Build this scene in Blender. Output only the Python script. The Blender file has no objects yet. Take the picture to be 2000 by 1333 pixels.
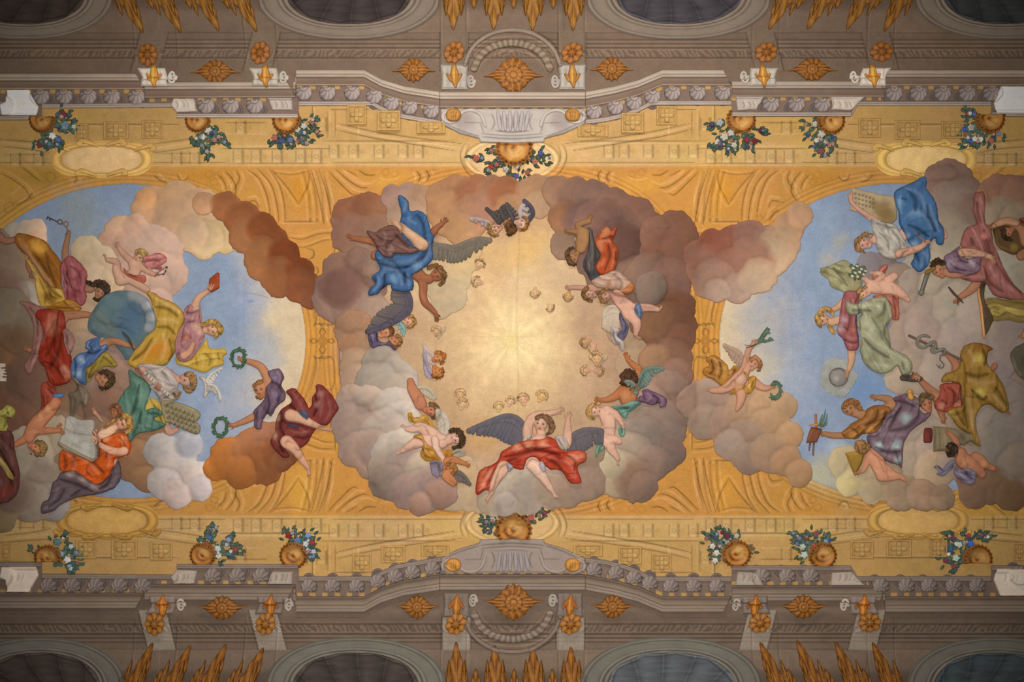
# A frescoed and stuccoed vault seen from below.  The pigments carry the fresco's painted light and shade; added lamps light the relief.
import bpy, math, random
import numpy as np
D = bpy.data
SC = bpy.context.scene
COL = SC.collection
CEIL = 28.0          # height of the vault above the lens (m); 100 px of the 2000 px frame = 1 m of vault

def setup():
    cam = D.cameras.new('camera'); cam.sensor_width = 36; cam.lens = 36*CEIL/20.0
    cam.clip_end = 200
    c = D.objects.new('camera', cam); COL.objects.link(c); SC.camera = c
    c.location = (0, 0, 0); c.rotation_euler = (math.pi, 0, 0)   # looks straight up, top of frame = +y (set below)
    from mathutils import Matrix
    c.matrix_world = Matrix(((1, 0, 0, 0), (0, -1, 0, 0), (0, 0, -1, 0), (0, 0, 0, 1)))
    def spot(x, y, z, tx, ty, tz, e, size, blend, col, rad):
        l = D.lights.new('added_spot', 'SPOT'); l.energy = e; l.spot_size = math.radians(size); l.spot_blend = blend
        l.color = col; l.shadow_soft_size = rad
        o = D.objects.new('added_spot', l); COL.objects.link(o); o.location = (x, y, z)
        from mathutils import Vector
        o.rotation_euler = (Vector((tx, ty, tz))-Vector((x, y, z))).to_track_quat('-Z', 'Y').to_euler()
    spot(0, -.3, -1.0, 0, -.5, CEIL, 26000, 56, 1.0, (1, .935, .86), .5)  # unseen flood added; its soft cone dims the edges of the vault
    for x in (-4.5, 0, 4.5):
        spot(x, -9.8, 19.5, x*.55, .8, CEIL, 1110, 84, 1.0, (1, .935, .86), .3)  # unseen row of spots added to rake light across the relief
    w = D.worlds.new('world'); SC.world = w; w.use_nodes = True
    w.node_tree.nodes['Background'].inputs[0].default_value = (1, .93, .86, 1)
    w.node_tree.nodes['Background'].inputs[1].default_value = .06
    SC.view_settings.view_transform = 'Standard'; SC.view_settings.look = 'None'
    SC.view_settings.gamma = 1; SC.view_settings.use_curve_mapping = False; SC.view_settings.exposure = 0
    SC.cycles.max_bounces = 4; SC.cycles.use_denoising = True
# ---------------------------------------------------------------- relief engine
# The place is a stuccoed and frescoed vault.  Everything is modelled as relief standing on the ceiling:
# u (to the right) and v (down) are measured on the ceiling in centimetres, h is the height of the relief
# below the ceiling in centimetres.  Light and shade of folds, limbs, clouds and mouldings are painted into the pigment.
LK = [(0, 0, 0.1417), (0, 1, -0.2727), (0, 2, 0.0445), (0, 3, 0.0142), (0, 4, -0.3092), (0, 5, 0.1402), (2, 0, -0.4012), (2, 1, 0.2929), (2, 2, -0.9547), (2, 3, 0.2502), (2, 4, 0.3329), (2, 5, -0.2715), (4, 0, -0.5713), (4, 1, 0.1446), (4, 2, 0.2867), (4, 3, -0.1736), (6, 0, 0.0745), (6, 1, -0.1752)]
GAIN = 1.0; RS = .8    # relief strength
def lux(u, v):
    """How strongly the lamps light the bare ceiling at (u, v); used to turn a colour seen there into a pigment."""
    x = (u-1000)/1000.0; y = (v-666.5)/666.5
    return GAIN*math.exp(sum(k*x**i*y**j for i, j, k in LK))
def lin(c):
    c = np.asarray(c, dtype=np.float64)
    return np.where(c <= .04045, c/12.92, ((c+.055)/1.055)**2.4)
def hexc(s):
    return lin([int(s[i:i+2], 16)/255.0 for i in (0, 2, 4)])
RNG = np.random.RandomState(7)
LAT = RNG.rand(256, 256)
def vn(X, Y, sc, seed=0):
    x = X/sc+seed*17.3; y = Y/sc+seed*41.7
    xi = np.floor(x).astype(int); yi = np.floor(y).astype(int); fx = x-xi; fy = y-yi
    fx = fx*fx*(3-2*fx); fy = fy*fy*(3-2*fy)
    a = LAT[xi & 255, yi & 255]; b = LAT[(xi+1) & 255, yi & 255]; c = LAT[xi & 255, (yi+1) & 255]; d = LAT[(xi+1) & 255, (yi+1) & 255]
    return (a*(1-fx)+b*fx)*(1-fy)+(c*(1-fx)+d*fx)*fy
def fbm(X, Y, sc, seed=0, n=4):
    r = 0; a = .5
    for k in range(n):
        r = r+a*(vn(X, Y, sc/2**k, seed+k*3)-.5); a *= .55
    return r*2
def P(s):
    """'x,y x,y! ...' -> list of points; ! repeats the point so that the spline makes a corner there."""
    if not isinstance(s, str): return [tuple(q) for q in s]
    out = []
    for t in s.split():
        c = t.endswith('!'); q = tuple(float(z) for z in t.rstrip('!').split(','))
        out.append(q)
        if c: out.append(q)
    return out
def spline(pts, closed=False, n=6):
    p = np.array(pts, float); m = len(p)
    if m < 3 and not closed:
        return np.array([p[0]+(p[-1]-p[0])*t for t in np.linspace(0, 1, n)])
    out = []
    for i in range(m if closed else m-1):
        a, b, c, d = (p[(i+k-1) % m] if closed else p[min(max(i+k-1, 0), m-1)] for k in range(4))
        if np.allclose(b[:2], c[:2]): continue
        for t in np.arange(n)/n:
            out.append(.5*((2*b)+(c-a)*t+(2*a-5*b+4*c-d)*t*t+(3*b-a-3*c+d)*t**3))
    if not closed: out.append(p[-1])
    return np.array(out)
# the height of everything placed so far, one sample per centimetre of ceiling
HO = 230; HG = np.zeros((1334+2*HO, 2001+2*HO), np.float32)
def hg_sample(U, V):
    i = np.clip(np.rint(V).astype(int)+HO, 0, HG.shape[0]-1); j = np.clip(np.rint(U).astype(int)+HO, 0, HG.shape[1]-1)
    return HG[i, j]
def blur(a, k=2):
    for _ in range(k):
        b = np.pad(a, 1, mode='edge'); a = (b[1:-1, 1:-1]*2+b[:-2, 1:-1]+b[2:, 1:-1]+b[1:-1, :-2]+b[1:-1, 2:])/6
    return a
def maxf(a, k=1):
    for _ in range(k):
        b = np.pad(a, 1, mode='edge'); a = np.maximum.reduce([b[1:-1, 1:-1], b[:-2, 1:-1], b[2:, 1:-1], b[1:-1, :-2], b[1:-1, 2:]])
    return a
def smax(a, b, k):
    h = np.clip(.5+.5*(a-b)/k, 0, 1); return b*(1-h)+a*h+k*h*(1-h)

class Patch:
    """A sampled piece of relief: F > 0 inside, H height, C linear colour."""
    def __init__(s, x0, y0, x1, y1, st):
        s.gain = 1.0; s.fold = False; s.soft = False; s.st = st; s.x0 = math.floor(x0/st)*st; s.y0 = math.floor(y0/st)*st
        s.nx = int(math.ceil((x1-s.x0)/st))+1; s.ny = int(math.ceil((y1-s.y0)/st))+1
        s.U, s.V = np.meshgrid(s.x0+np.arange(s.nx)*st, s.y0+np.arange(s.ny)*st)
        s.F = np.full(s.U.shape, -1e3); s.H = np.zeros(s.U.shape); s.C = np.zeros(s.U.shape+(3,)); s.C[:] = .3
    def win(s, x0, y0, x1, y1):
        i0 = max(int((x0-s.x0)/s.st)-1, 0); i1 = min(int((x1-s.x0)/s.st)+3, s.nx)
        j0 = max(int((y0-s.y0)/s.st)-1, 0); j1 = min(int((y1-s.y0)/s.st)+3, s.ny)
        if i1 <= i0 or j1 <= j0: return None
        return (slice(j0, j1), slice(i0, i1))
    def dist(s, w, p):
        """distance to a polyline and the (fractional) index of the nearest point"""
        U = s.U[w]; V = s.V[w]; best = np.full(U.shape, 1e9); idx = np.zeros(U.shape)
        for k in range(len(p)-1):
            ax, ay = p[k][:2]; dx, dy = p[k+1][0]-ax, p[k+1][1]-ay; L = dx*dx+dy*dy+1e-9
            t = np.clip(((U-ax)*dx+(V-ay)*dy)/L, 0, 1); d = (U-ax-t*dx)**2+(V-ay-t*dy)**2
            m = d < best; best = np.where(m, d, best); idx = np.where(m, k+t, idx)
        return np.sqrt(best), idx
    def sdf(s, p, w=None):
        w = w or (slice(None), slice(None)); q = np.vstack([p, p[:1]]); d, _ = s.dist(w, q)
        U = s.U[w]; V = s.V[w]; ins = np.zeros(U.shape, bool)
        for k in range(len(q)-1):
            x1, y1 = q[k][:2]; x2, y2 = q[k+1][:2]
            if y1 == y2: continue
            c = ((y1 > V) != (y2 > V)) & (U < (x2-x1)*(V-y1)/(y2-y1)+x1); ins ^= c
        return np.where(ins, d, -d)
    def mix(s, w, col, a):
        a = a[..., None]; s.C[w] = s.C[w]*(1-a)+col*a
    def stroke(s, pts, wd, col=None, a=.8, sh=0, amp=0, taper=True, closed=False):
        p = spline(pts, closed); 
        if closed: p = np.vstack([p, p[:1]])
        m = wd*2.2+2
        w = s.win(p[:, 0].min()-m, p[:, 1].min()-m, p[:, 0].max()+m, p[:, 1].max()+m)
        if w is None: return
        d, idx = s.dist(w, p); t = idx/max(len(p)-1, 1)
        ww = wd*(np.sqrt(np.clip(4*t*(1-t), .02, 1)) if taper and not closed else 1.0)
        g = np.exp(-(d/np.maximum(ww, .3))**2)
        if col is not None: s.mix(w, col, np.clip(g*a*1.3, 0, 1)*min(1, a*1.2))
        if sh > 0 and s.fold:      # light stroke: a painted highlight, paler and chalkier
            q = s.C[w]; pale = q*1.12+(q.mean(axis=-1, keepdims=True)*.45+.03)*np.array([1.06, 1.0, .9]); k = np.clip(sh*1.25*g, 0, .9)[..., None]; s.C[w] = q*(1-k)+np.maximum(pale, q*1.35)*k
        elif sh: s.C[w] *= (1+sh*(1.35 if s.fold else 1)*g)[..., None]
        if amp: s.H[w] += amp*g
    def dab(s, x, y, r, col, a=.8, ry=None):
        ry = ry or r; w = s.win(x-r*1.6, y-ry*1.6, x+r*1.6, y+ry*1.6)
        if w is None: return
        d = np.sqrt(((s.U[w]-x)/r)**2+((s.V[w]-y)/ry)**2)
        if s.soft: d = np.clip(d+.55*fbm(s.U[w], s.V[w], r*.9, int(x) % 31, 4), 0, 9); s.mix(w, col, a*np.clip(1.25-d*.95, 0, 1)**1.2*np.clip((1.6-d)*3, 0, 1))
        else: s.mix(w, col, a*np.exp(-(d*1.25)**4))
    def ops(s, text, fold=1.0):
        """brush strokes: 'L w shade pts' fold line in painted light or shade, 'C w hex pts' coloured line, 'O ...' closed coloured line, 'D r hex pts' soft dabs"""
        for line in text.replace('\n', ';').split(';'):
            t = line.split()
            if not t: continue
            if t[0] == 'L':
                w = float(t[1]); a = float(t[2]); s.stroke(P(' '.join(t[3:])), w, sh=max(a*s.gain, -.7), amp=fold*a*w*.55)
            elif t[0] in 'CO':
                s.stroke(P(' '.join(t[3:])), float(t[1]), hexc(t[2][:6])/s.lx, a=float(t[2][6:] or .8), closed=t[0] == 'O')
            elif t[0] == 'D':
                for q in t[3:]:
                    x, y = q.split(',')[:2]; s.dab(float(x), float(y), float(t[1]), hexc(t[2][:6])/s.lx, a=float(t[2][6:] or .75))
    def build(s, name, mat, base=None, loc=(0, 0), parent=None, edge=1.0, lift=0.0, write=True):
        """mesh of the region F > 0, laid on whatever is below it, with its side walls"""
        F = s.F; ins = F > 0
        if not ins.any(): return None
        cell = ins[:-1, :-1] | ins[1:, :-1] | ins[:-1, 1:] | ins[1:, 1:]
        used = np.zeros(F.shape, bool)
        used[:-1, :-1] |= cell; used[1:, :-1] |= cell; used[:-1, 1:] |= cell; used[1:, 1:] |= cell
        gy, gx = np.gradient(F, s.st); g2 = gx*gx+gy*gy+1e-6
        out = used & ~ins
        k = np.where(out, np.clip(-F/g2, 0, 6*s.st), 0)
        dx = gx*k; dy = gy*k; n = np.sqrt(dx*dx+dy*dy)+1e-9; lim = np.minimum(1, 1.45*s.st/n)
        U = s.U+dx*lim; V = s.V+dy*lim
        if base is None:
            B = hg_sample(s.U, s.V) if s.base is None else s.base
        else: B = np.full(F.shape, float(base))
        Hh = np.where(out, 0, np.maximum(s.H, 0))+edge+lift+B
        idx = np.full(F.shape, -1); idx[used] = np.arange(used.sum())
        vx = np.stack([(U[used]-1000)/100-loc[0], (V[used]-666.5)/100-loc[1], -RS*Hh[used]/100], 1)
        a = idx[:-1, :-1][cell]; b = idx[:-1, 1:][cell]; c = idx[1:, 1:][cell]; d = idx[1:, :-1][cell]
        quads = np.stack([a, d, c, b], 1)
        # boundary edges -> side walls down to the surface the piece lies on
        E = np.concatenate([quads[:, [0, 1]], quads[:, [1, 2]], quads[:, [2, 3]], quads[:, [3, 0]]])
        N = len(vx); key = E[:, 0].astype(np.int64)*N+E[:, 1]; rev = E[:, 1].astype(np.int64)*N+E[:, 0]
        bd = E[~np.isin(key, rev)]
        bv = np.unique(bd); mp = np.full(N, -1); mp[bv] = N+np.arange(len(bv))
        low = vx[bv].copy(); low[:, 2] = -RS*B[used][bv]/100
        walls = np.stack([bd[:, 1], bd[:, 0], mp[bd[:, 0]], mp[bd[:, 1]]], 1)
        vx = np.vstack([vx, low]); quads = np.vstack([quads, walls])
        col = s.C[used]; col = np.vstack([col, col[bv]])
        me = D.meshes.new(name); nv = len(vx); nf = len(quads)
        me.vertices.add(nv); me.vertices.foreach_set('co', vx.astype(np.float32).ravel())
        me.loops.add(nf*4); me.loops.foreach_set('vertex_index', quads.astype(np.int32).ravel())
        me.polygons.add(nf); me.polygons.foreach_set('loop_start', (np.arange(nf)*4).astype(np.int32))
        me.polygons.foreach_set('use_smooth', np.ones(nf, bool))
        me.update(calc_edges=True)
        at = me.color_attributes.new('pigment', 'FLOAT_COLOR', 'POINT')
        at.data.foreach_set('color', np.hstack([np.clip(col, 0.003, .96), np.ones((nv, 1))]).astype(np.float32).ravel())
        me.materials.append(mat)
        o = D.objects.new(name, me); COL.objects.link(o); o.location = (0, 0, 0)
        if parent is not None: o.parent = parent
        if write:   # remember the new surface
            x0, y0 = int(math.ceil(s.x0)), int(math.ceil(s.y0)); x1, y1 = int(s.x0+(s.nx-1)*s.st), int(s.y0+(s.ny-1)*s.st)
            x0 = max(x0, -HO); y0 = max(y0, -HO); x1 = min(x1, HG.shape[1]-HO-1); y1 = min(y1, HG.shape[0]-HO-1)
            if x1 > x0 and y1 > y0:
                ii = np.clip(np.rint((np.arange(y0, y1)-s.y0)/s.st).astype(int), 0, s.ny-1); jj = np.clip(np.rint((np.arange(x0, x1)-s.x0)/s.st).astype(int), 0, s.nx-1)
                g = np.where(used, Hh, -9)[np.ix_(ii, jj)]
                HG[y0+HO:y1+HO, x0+HO:x1+HO] = np.maximum(HG[y0+HO:y1+HO, x0+HO:x1+HO], g)
        return o

def topz(x, y, r):
    return CEIL-RS*(float(hg_sample(*np.meshgrid(np.arange(x-r, x+r+1), np.arange(y-r, y+r+1))).max())+.3)/100
def newpatch(x0, y0, x1, y1, st, base=None):
    p = Patch(x0-3*st, y0-3*st, x1+3*st, y1+3*st, st); p.lx = lux((x0+x1)/2, (y0+y1)/2)
    p.base = None
    if base is None:
        h = np.maximum(hg_sample(p.U, p.V), 0); p.base = np.maximum(blur(maxf(h, 3), 2), maxf(h, 1))+.12
    return p

# ---------------------------------------------------------------- materials
MATS = {}
def material(name, rough=.85, bump=.25, scale=6.0, mottle=.12, spec=.15, streak=0.0):
    m = D.materials.new(name); m.use_nodes = True; nt = m.node_tree; N = nt.nodes; L = nt.links
    b = N['Principled BSDF']; b.inputs['Roughness'].default_value = rough; b.inputs['Specular IOR Level'].default_value = spec
    at = N.new('ShaderNodeVertexColor'); at.layer_name = 'pigment'
    tc = N.new('ShaderNodeNewGeometry')
    n1 = N.new('ShaderNodeTexNoise'); n1.inputs['Scale'].default_value = scale; n1.inputs['Detail'].default_value = 5; n1.inputs['Roughness'].default_value = .65
    n2 = N.new('ShaderNodeTexNoise'); n2.inputs['Scale'].default_value = scale*5; n2.inputs['Detail'].default_value = 3
    mp = N.new('ShaderNodeMapping'); mp.inputs['Scale'].default_value = (1, 1+streak*4, 1)
    L.new(tc.outputs['Position'], mp.inputs['Vector']); L.new(mp.outputs['Vector'], n1.inputs['Vector']); L.new(mp.outputs['Vector'], n2.inputs['Vector'])
    ad = N.new('ShaderNodeMath'); ad.operation = 'ADD'; L.new(n1.outputs['Fac'], ad.inputs[0]); L.new(n2.outputs['Fac'], ad.inputs[1])
    r = N.new('ShaderNodeMapRange'); r.inputs['From Min'].default_value = .6; r.inputs['From Max'].default_value = 1.4
    r.inputs['To Min'].default_value = 1-mottle; r.inputs['To Max'].default_value = 1+mottle; L.new(ad.outputs[0], r.inputs['Value'])
    mx = N.new('ShaderNodeVectorMath'); mx.operation = 'SCALE'; L.new(at.outputs['Color'], mx.inputs[0]); L.new(r.outputs['Result'], mx.inputs['Scale'])
    L.new(mx.outputs[0], b.inputs['Base Color'])
    bp = N.new('ShaderNodeBump'); bp.inputs['Strength'].default_value = bump; bp.inputs['Distance'].default_value = .012
    L.new(n2.outputs['Fac'], bp.inputs['Height']); L.new(bp.outputs['Normal'], b.inputs['Normal'])
    MATS[name] = m; return m
material('fresco_plaster', mottle=.15); material('cloud_stucco', mottle=.10, scale=2.2, bump=.15)
material('skin_fresco', mottle=.08, scale=9); material('cloth_fresco', mottle=.13, scale=5, streak=.5)
material('gilding', rough=.55, spec=.35, mottle=.16, scale=9, bump=.4); material('grey_stucco', mottle=.1, scale=4, streak=1.0)
material('hair_fresco', mottle=.18, scale=12); material('feather_fresco', mottle=.1, scale=9); material('leaf_fresco', mottle=.25, scale=14)

def tag(o, label, cat, group=None, kind=None):
    if label: o['label'] = label
    if cat: o['category'] = cat
    if group: o['group'] = group
    if kind: o['kind'] = kind
    return o
def empty(name, u, v):
    e = D.objects.new(name, None); COL.objects.link(e); e.empty_display_size = .2
    e.location = ((u-1000)/100, (v-666.5)/100, CEIL); return e

# ---------------------------------------------------------------- part makers: each returns f(parent) -> object
def bb(p, m=0):
    a = np.array([q[:2] for q in p]); return a[:, 0].min()-m, a[:, 1].min()-m, a[:, 0].max()+m, a[:, 1].max()+m
def cloth(name, col, pts, ops='', h=5.0, wr=1.0, mat='cloth_fresco', st=1.25, soft=9.0, ang=None, rim=.16, label=None):
    def mk(parent, org):
        p = spline(P(pts), True); x0, y0, x1, y1 = bb(p, 2); g = newpatch(x0, y0, x1, y1, st); f = g.sdf(p)
        f = f+fbm(g.U, g.V, 7, 5)*1.1; g.F = f; c = hexc(col)/g.lx; g.C[:] = c
        t = np.clip(f/soft, 0, 1); g.H = h*np.sqrt(1-(1-t)**2)
        if wr:
            wr_ = wr*(.55 if ops.count('L ') > 3 else 1)
            if ang is None:   # folds run along the longer axis of the cloth
                q = p-p.mean(0); a = .5*math.atan2(2*(q[:, 0]*q[:, 1]).mean(), (q[:, 0]**2).mean()-(q[:, 1]**2).mean())
            else: a = math.radians(ang)
            sd = int(x0*3+y0) % 60; A = g.U*math.cos(a)+g.V*math.sin(a); B = -g.U*math.sin(a)+g.V*math.cos(a)
            B2 = B+16*fbm(A/1.6, B, 34, sd, 2)+5*fbm(A/1.8, B, 13, sd+4, 2); amp = np.clip(.65+1.3*fbm(g.U, g.V, 24, sd+9, 2), 0, 1.3)
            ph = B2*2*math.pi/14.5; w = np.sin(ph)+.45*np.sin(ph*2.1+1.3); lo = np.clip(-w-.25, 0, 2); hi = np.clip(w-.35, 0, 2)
            g.H += wr_*1.9*w*amp*np.clip(f/6, 0, 1); g.C *= (1-wr_*.40*lo*amp)[..., None]; k = np.clip(wr_*.38*hi*amp, 0, .85)[..., None]; g.C = g.C*(1+.35*k)+g.C.mean(axis=-1, keepdims=True)*.5*k  # fold shading painted in: hollows darker, crests paler
            g.C *= (1+.16*fbm(g.U, g.V, 9, sd+2, 3))[..., None]
        g.C *= (1-rim*np.exp(-(np.maximum(f, 0)/2.2)**2))[..., None]  # rim painted darker to give the cloth volume
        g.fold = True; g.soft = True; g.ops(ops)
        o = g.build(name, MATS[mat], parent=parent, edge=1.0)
        if label and o: o['label'] = label
        return o
    return mk
def plate(name, col, pts, ops='', h=2.0, mat='cloth_fresco', st=1.25, bev=2.0, sp=False, label=None, mot=.1):
    """a stiff flat thing with bevelled rim (book, tablet, sheet): straight-edged outline"""
    def mk(parent, org):
        q = P(pts); p = spline(q, True) if sp else np.array(q); x0, y0, x1, y1 = bb(p, 2); g = newpatch(x0, y0, x1, y1, st)
        g.F = g.sdf(p); g.C[:] = hexc(col)/g.lx; g.H = h*np.clip(g.F/bev, 0, 1); g.C *= (1+mot*fbm(g.U, g.V, 9, 4))[..., None]
        g.C *= (1-.2*np.exp(-(np.maximum(g.F, 0)/1.6)**2))[..., None]; g.ops(ops, .4)
        o = g.build(name, MATS[mat], parent=parent, edge=1.0)
        if label and o: o['label'] = label
        return o
    return mk
def chains(g, text, k=3.0, flat=.62):
    """union of tapered limbs 'x,y,r x,y,r | x,y,r ...' on patch g"""
    F = np.full(g.U.shape, -50.0); H = np.zeros(g.U.shape)
    for ch in text.split('|'):
        q = P(ch.strip())
        if not q: continue
        if len(q) == 1: q = [q[0], (q[0][0]+.1, q[0][1], q[0][2])]
        p = spline(q, False, 4) if len(q) > 2 else np.array(q, float)
        rm = p[:, 2].max()+7; w = g.win(p[:, 0].min()-rm, p[:, 1].min()-rm, p[:, 0].max()+rm, p[:, 1].max()+rm)
        if w is None: continue
        d, idx = g.dist(w, p); r = np.interp(idx.ravel(), np.arange(len(p)), p[:, 2]).reshape(d.shape)
        f = r-d; kk = min(k, float(p[:, 2].min())*.8+.2); F[w] = smax(F[w], f, kk)
        hh = np.sqrt(np.clip(r*r-d*d, 0, None))*flat; H[w] = smax(H[w], hh, kk*.5)*(np.maximum(H[w], hh) > 0)
    return F, H
def cbb(text, m=6):
    q = [t for ch in text.split('|') for t in P(ch.strip())]
    return min(t[0]-t[2] for t in q)-m, min(t[1]-t[2] for t in q)-m, max(t[0]+t[2] for t in q)+m, max(t[1]+t[2] for t in q)+m
def limbs(name, col, text, ops='', k=3.0, flat=.62, mat='skin_fresco', st=1.1, rim=.22, lo=None, lift=0, label=None, mod=.18, extra=None):
    """a continuous body / branch / rope made of tapered limbs"""
    def mk(parent, org):
        x0, y0, x1, y1 = cbb(text, 3); g = newpatch(x0, y0, x1, y1, st); g.F, g.H = chains(g, text, k, flat)
        c = hexc(col)/g.lx; g.C[:] = c
        g.C *= (1+.10*fbm(g.U, g.V, 14, 2))[..., None]
        if mod:   # form shade painted in: low edges of the limbs darker and warmer
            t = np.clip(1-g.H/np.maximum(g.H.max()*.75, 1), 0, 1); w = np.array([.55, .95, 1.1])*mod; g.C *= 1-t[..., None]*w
        if mod: g.C *= (1+.16*np.clip(g.H/np.maximum(g.H.max()*.8, 1), 0, 1)+.05*fbm(g.U, g.V, 7, 5))[..., None]  # highlight painted along the raised middle of the limbs
        g.C *= (1-rim*np.exp(-(np.maximum(g.F, 0)/1.5)**2))[..., None]  # rim painted darker for roundness
        if extra: extra(g)
        g.ops(ops)
        o = g.build(name, MATS[mat], parent=parent, edge=.8, lift=lift)
        if label and o: o['label'] = label
        return o
    return mk
def hand(x, y, a, s=1.0, spread=16, curl=0, side=1, n=5):
    """palm and five unequal fingers as limbs; a = direction of the fingers in degrees (0 right, 90 down), s = size"""
    R = math.radians; out = []
    c, d = math.cos(R(a)), math.sin(R(a)); px, py = -d, c
    def pt(f, l): return x+c*f*s+px*l*s, y+d*f*s+py*l*s
    q = pt(0, 0); e = pt(6, 0); out.append('%.1f,%.1f,%.1f %.1f,%.1f,%.1f' % (q+(3.2*s,)+e+(4.0*s,)))
    for i, (l, ln) in enumerate(((-3.3, 7), (-1.1, 9), (1.1, 8.5), (3.2, 6.5))):
        b = pt(8, l*.9*side); th = R(a+side*(i-1.5)*spread*.9+curl*8*(1 if i < 2 else 1)); th2 = th+R(curl*28)
        m = (b[0]+math.cos(th)*ln*.55*s, b[1]+math.sin(th)*ln*.55*s); t = (m[0]+math.cos(th2)*ln*.5*s, m[1]+math.sin(th2)*ln*.5*s)
        out.append('%.1f,%.1f,%.2f %.1f,%.1f,%.2f %.1f,%.1f,%.2f' % (b+(1.45*s,)+m+(1.3*s,)+t+(.95*s,)))
    b = pt(2, -3*side); th = R(a-side*(42+spread)); m = (b[0]+math.cos(th)*4.5*s, b[1]+math.sin(th)*4.5*s); th += R(side*25)
    t = (m[0]+math.cos(th)*3.4*s, m[1]+math.sin(th)*3.4*s)
    out.append('%.1f,%.1f,%.2f %.1f,%.1f,%.2f %.1f,%.1f,%.2f' % (b+(1.8*s,)+m+(1.5*s,)+t+(1.1*s,)))
    return ' | '+' | '.join(out)
def foot(x, y, a, s=1.0, side=1):
    """heel at x,y; toes towards a"""
    R = math.radians; c, d = math.cos(R(a)), math.sin(R(a)); px, py = -d*side, c*side
    def pt(f, l): return (x+c*f*s+px*l*s, y+d*f*s+py*l*s)
    out = ['%.1f,%.1f,%.1f %.1f,%.1f,%.1f %.1f,%.1f,%.1f' % (pt(0, 0)+(4.2*s,)+pt(8, 0)+(3.6*s,)+pt(15, .5)+(4.4*s,))]
    for i in range(5):
        b = pt(17, -3.4+i*1.75); t = pt(21.5-i*.9, -4+i*2.05); out.append('%.1f,%.1f,%.2f %.1f,%.1f,%.2f' % (b+(1.5*s,)+t+((1.5 if i == 0 else 1.05)*s,)))
    return ' | '+' | '.join(out)
def headc(x, y, r, a):
    """skull, jaw as limbs: a = direction of the crown"""
    c, d = math.cos(math.radians(a)), math.sin(math.radians(a))
    return ' | %.1f,%.1f,%.1f %.1f,%.1f,%.1f %.1f,%.1f,%.1f' % (x+c*r*.32, y+d*r*.32, r*.86, x-c*r*.15, y-d*r*.15, r*.76, x-c*r*.72, y-d*r*.72, r*.42)
def face(g, x, y, r, a, f=0.0, mouth='a04a38', eyes='4a2c1c', tilt=0, lid=False):
    """eyes, brows, nose, mouth, ear and blush; f = -1..1 turns the face sideways"""
    R = math.radians; c, d = math.cos(R(a)), math.sin(R(a)); px, py = -d, c
    def pt(h, l):
        l = l*(1-.25*abs(f))+f*.42; h = h+tilt; return (x+c*h*r+px*l*r, y+d*h*r+py*l*r)
    lx = g.lx; E = hexc(eyes)/lx; M = hexc(mouth)/lx; w = r/17.0
    for sd in (-1, 1):
        e = pt(.08, sd*.36)
        g.dab(e[0], e[1], 3.3*w, g.C[int((e[1]-g.y0)/g.st) % g.ny, int((e[0]-g.x0)/g.st) % g.nx]*.72, .7)
        g.stroke([pt(.12, sd*.52), pt(.17, sd*.36), pt(.12, sd*.2)], .95*w, E, .85)
        if not lid: g.dab(e[0], e[1], 1.5*w, E, .9)
        g.stroke([pt(.26, sd*.58), pt(.36, sd*.38), pt(.30, sd*.16)], 1.0*w, E, .5)
        b = pt(-.25, sd*.42); g.dab(b[0], b[1], 4.2*w, hexc('c8705a')/lx, .28)
    n0, n1 = pt(.25, -.02+f*.05), pt(-.22, .03+f*.14)
    g.stroke([n0, n1], 1.9*w, sh=.12, amp=2.6*w, taper=False); g.stroke([pt(.2, .14+f*.1), pt(-.2, .19+f*.16)], 1.0*w, sh=-.18)
    g.stroke([pt(-.26, -.13+f*.1), pt(-.30, .02+f*.16), pt(-.26, .17+f*.1)], 1.0*w, M, .55)
    g.stroke([pt(-.5, -.24), pt(-.47, 0), pt(-.5, .24)], 1.25*w, M, .8); g.stroke([pt(-.6, -.14), pt(-.62, 0), pt(-.6, .14)], 1.0*w, sh=-.14)
    g.stroke([pt(-.88, -.2), pt(-.92, 0), pt(-.88, .2)], 1.3*w, sh=.1, amp=.9*w)
    if abs(f) > .25:
        s = -1 if f > 0 else 1; q = pt(.02, s*1.0); g.dab(q[0], q[1], 2.6*w, hexc('b8765a')/lx, .6); g.stroke([pt(.16, s*.98), pt(-.1, s*1.04)], 1.2*w, sh=-.25, amp=1.0)
def hair(name, col, text, seed=1, curl=1.0, label=None, st=1.0, lift=0):
    """curly hair: a soft union of locks with painted strands; text as in limbs"""
    def mk(parent, org):
        x0, y0, x1, y1 = cbb(text, 4); g = newpatch(x0, y0, x1, y1, st); F, H = chains(g, text, 3, .5)
        n = fbm(g.U, g.V, 6, seed, 2); g.F = F+n*2.6*curl+1.0*curl*np.sin(g.U*.9+3*n)*np.sin(g.V*.9+2*n); g.H = H+n*3; g.C[:] = hexc(col)/g.lx
        g.C *= (1+.9*n+.35*np.sin((g.U+g.V)*.8+n*14))[..., None]; g.C *= (1-.25*np.exp(-(np.maximum(g.F, 0)/1.6)**2))[..., None]
        o = g.build(name, MATS['hair_fresco'], parent=parent, edge=.9, lift=lift)
        if label and o: o['label'] = label
        return o
    return mk
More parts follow.
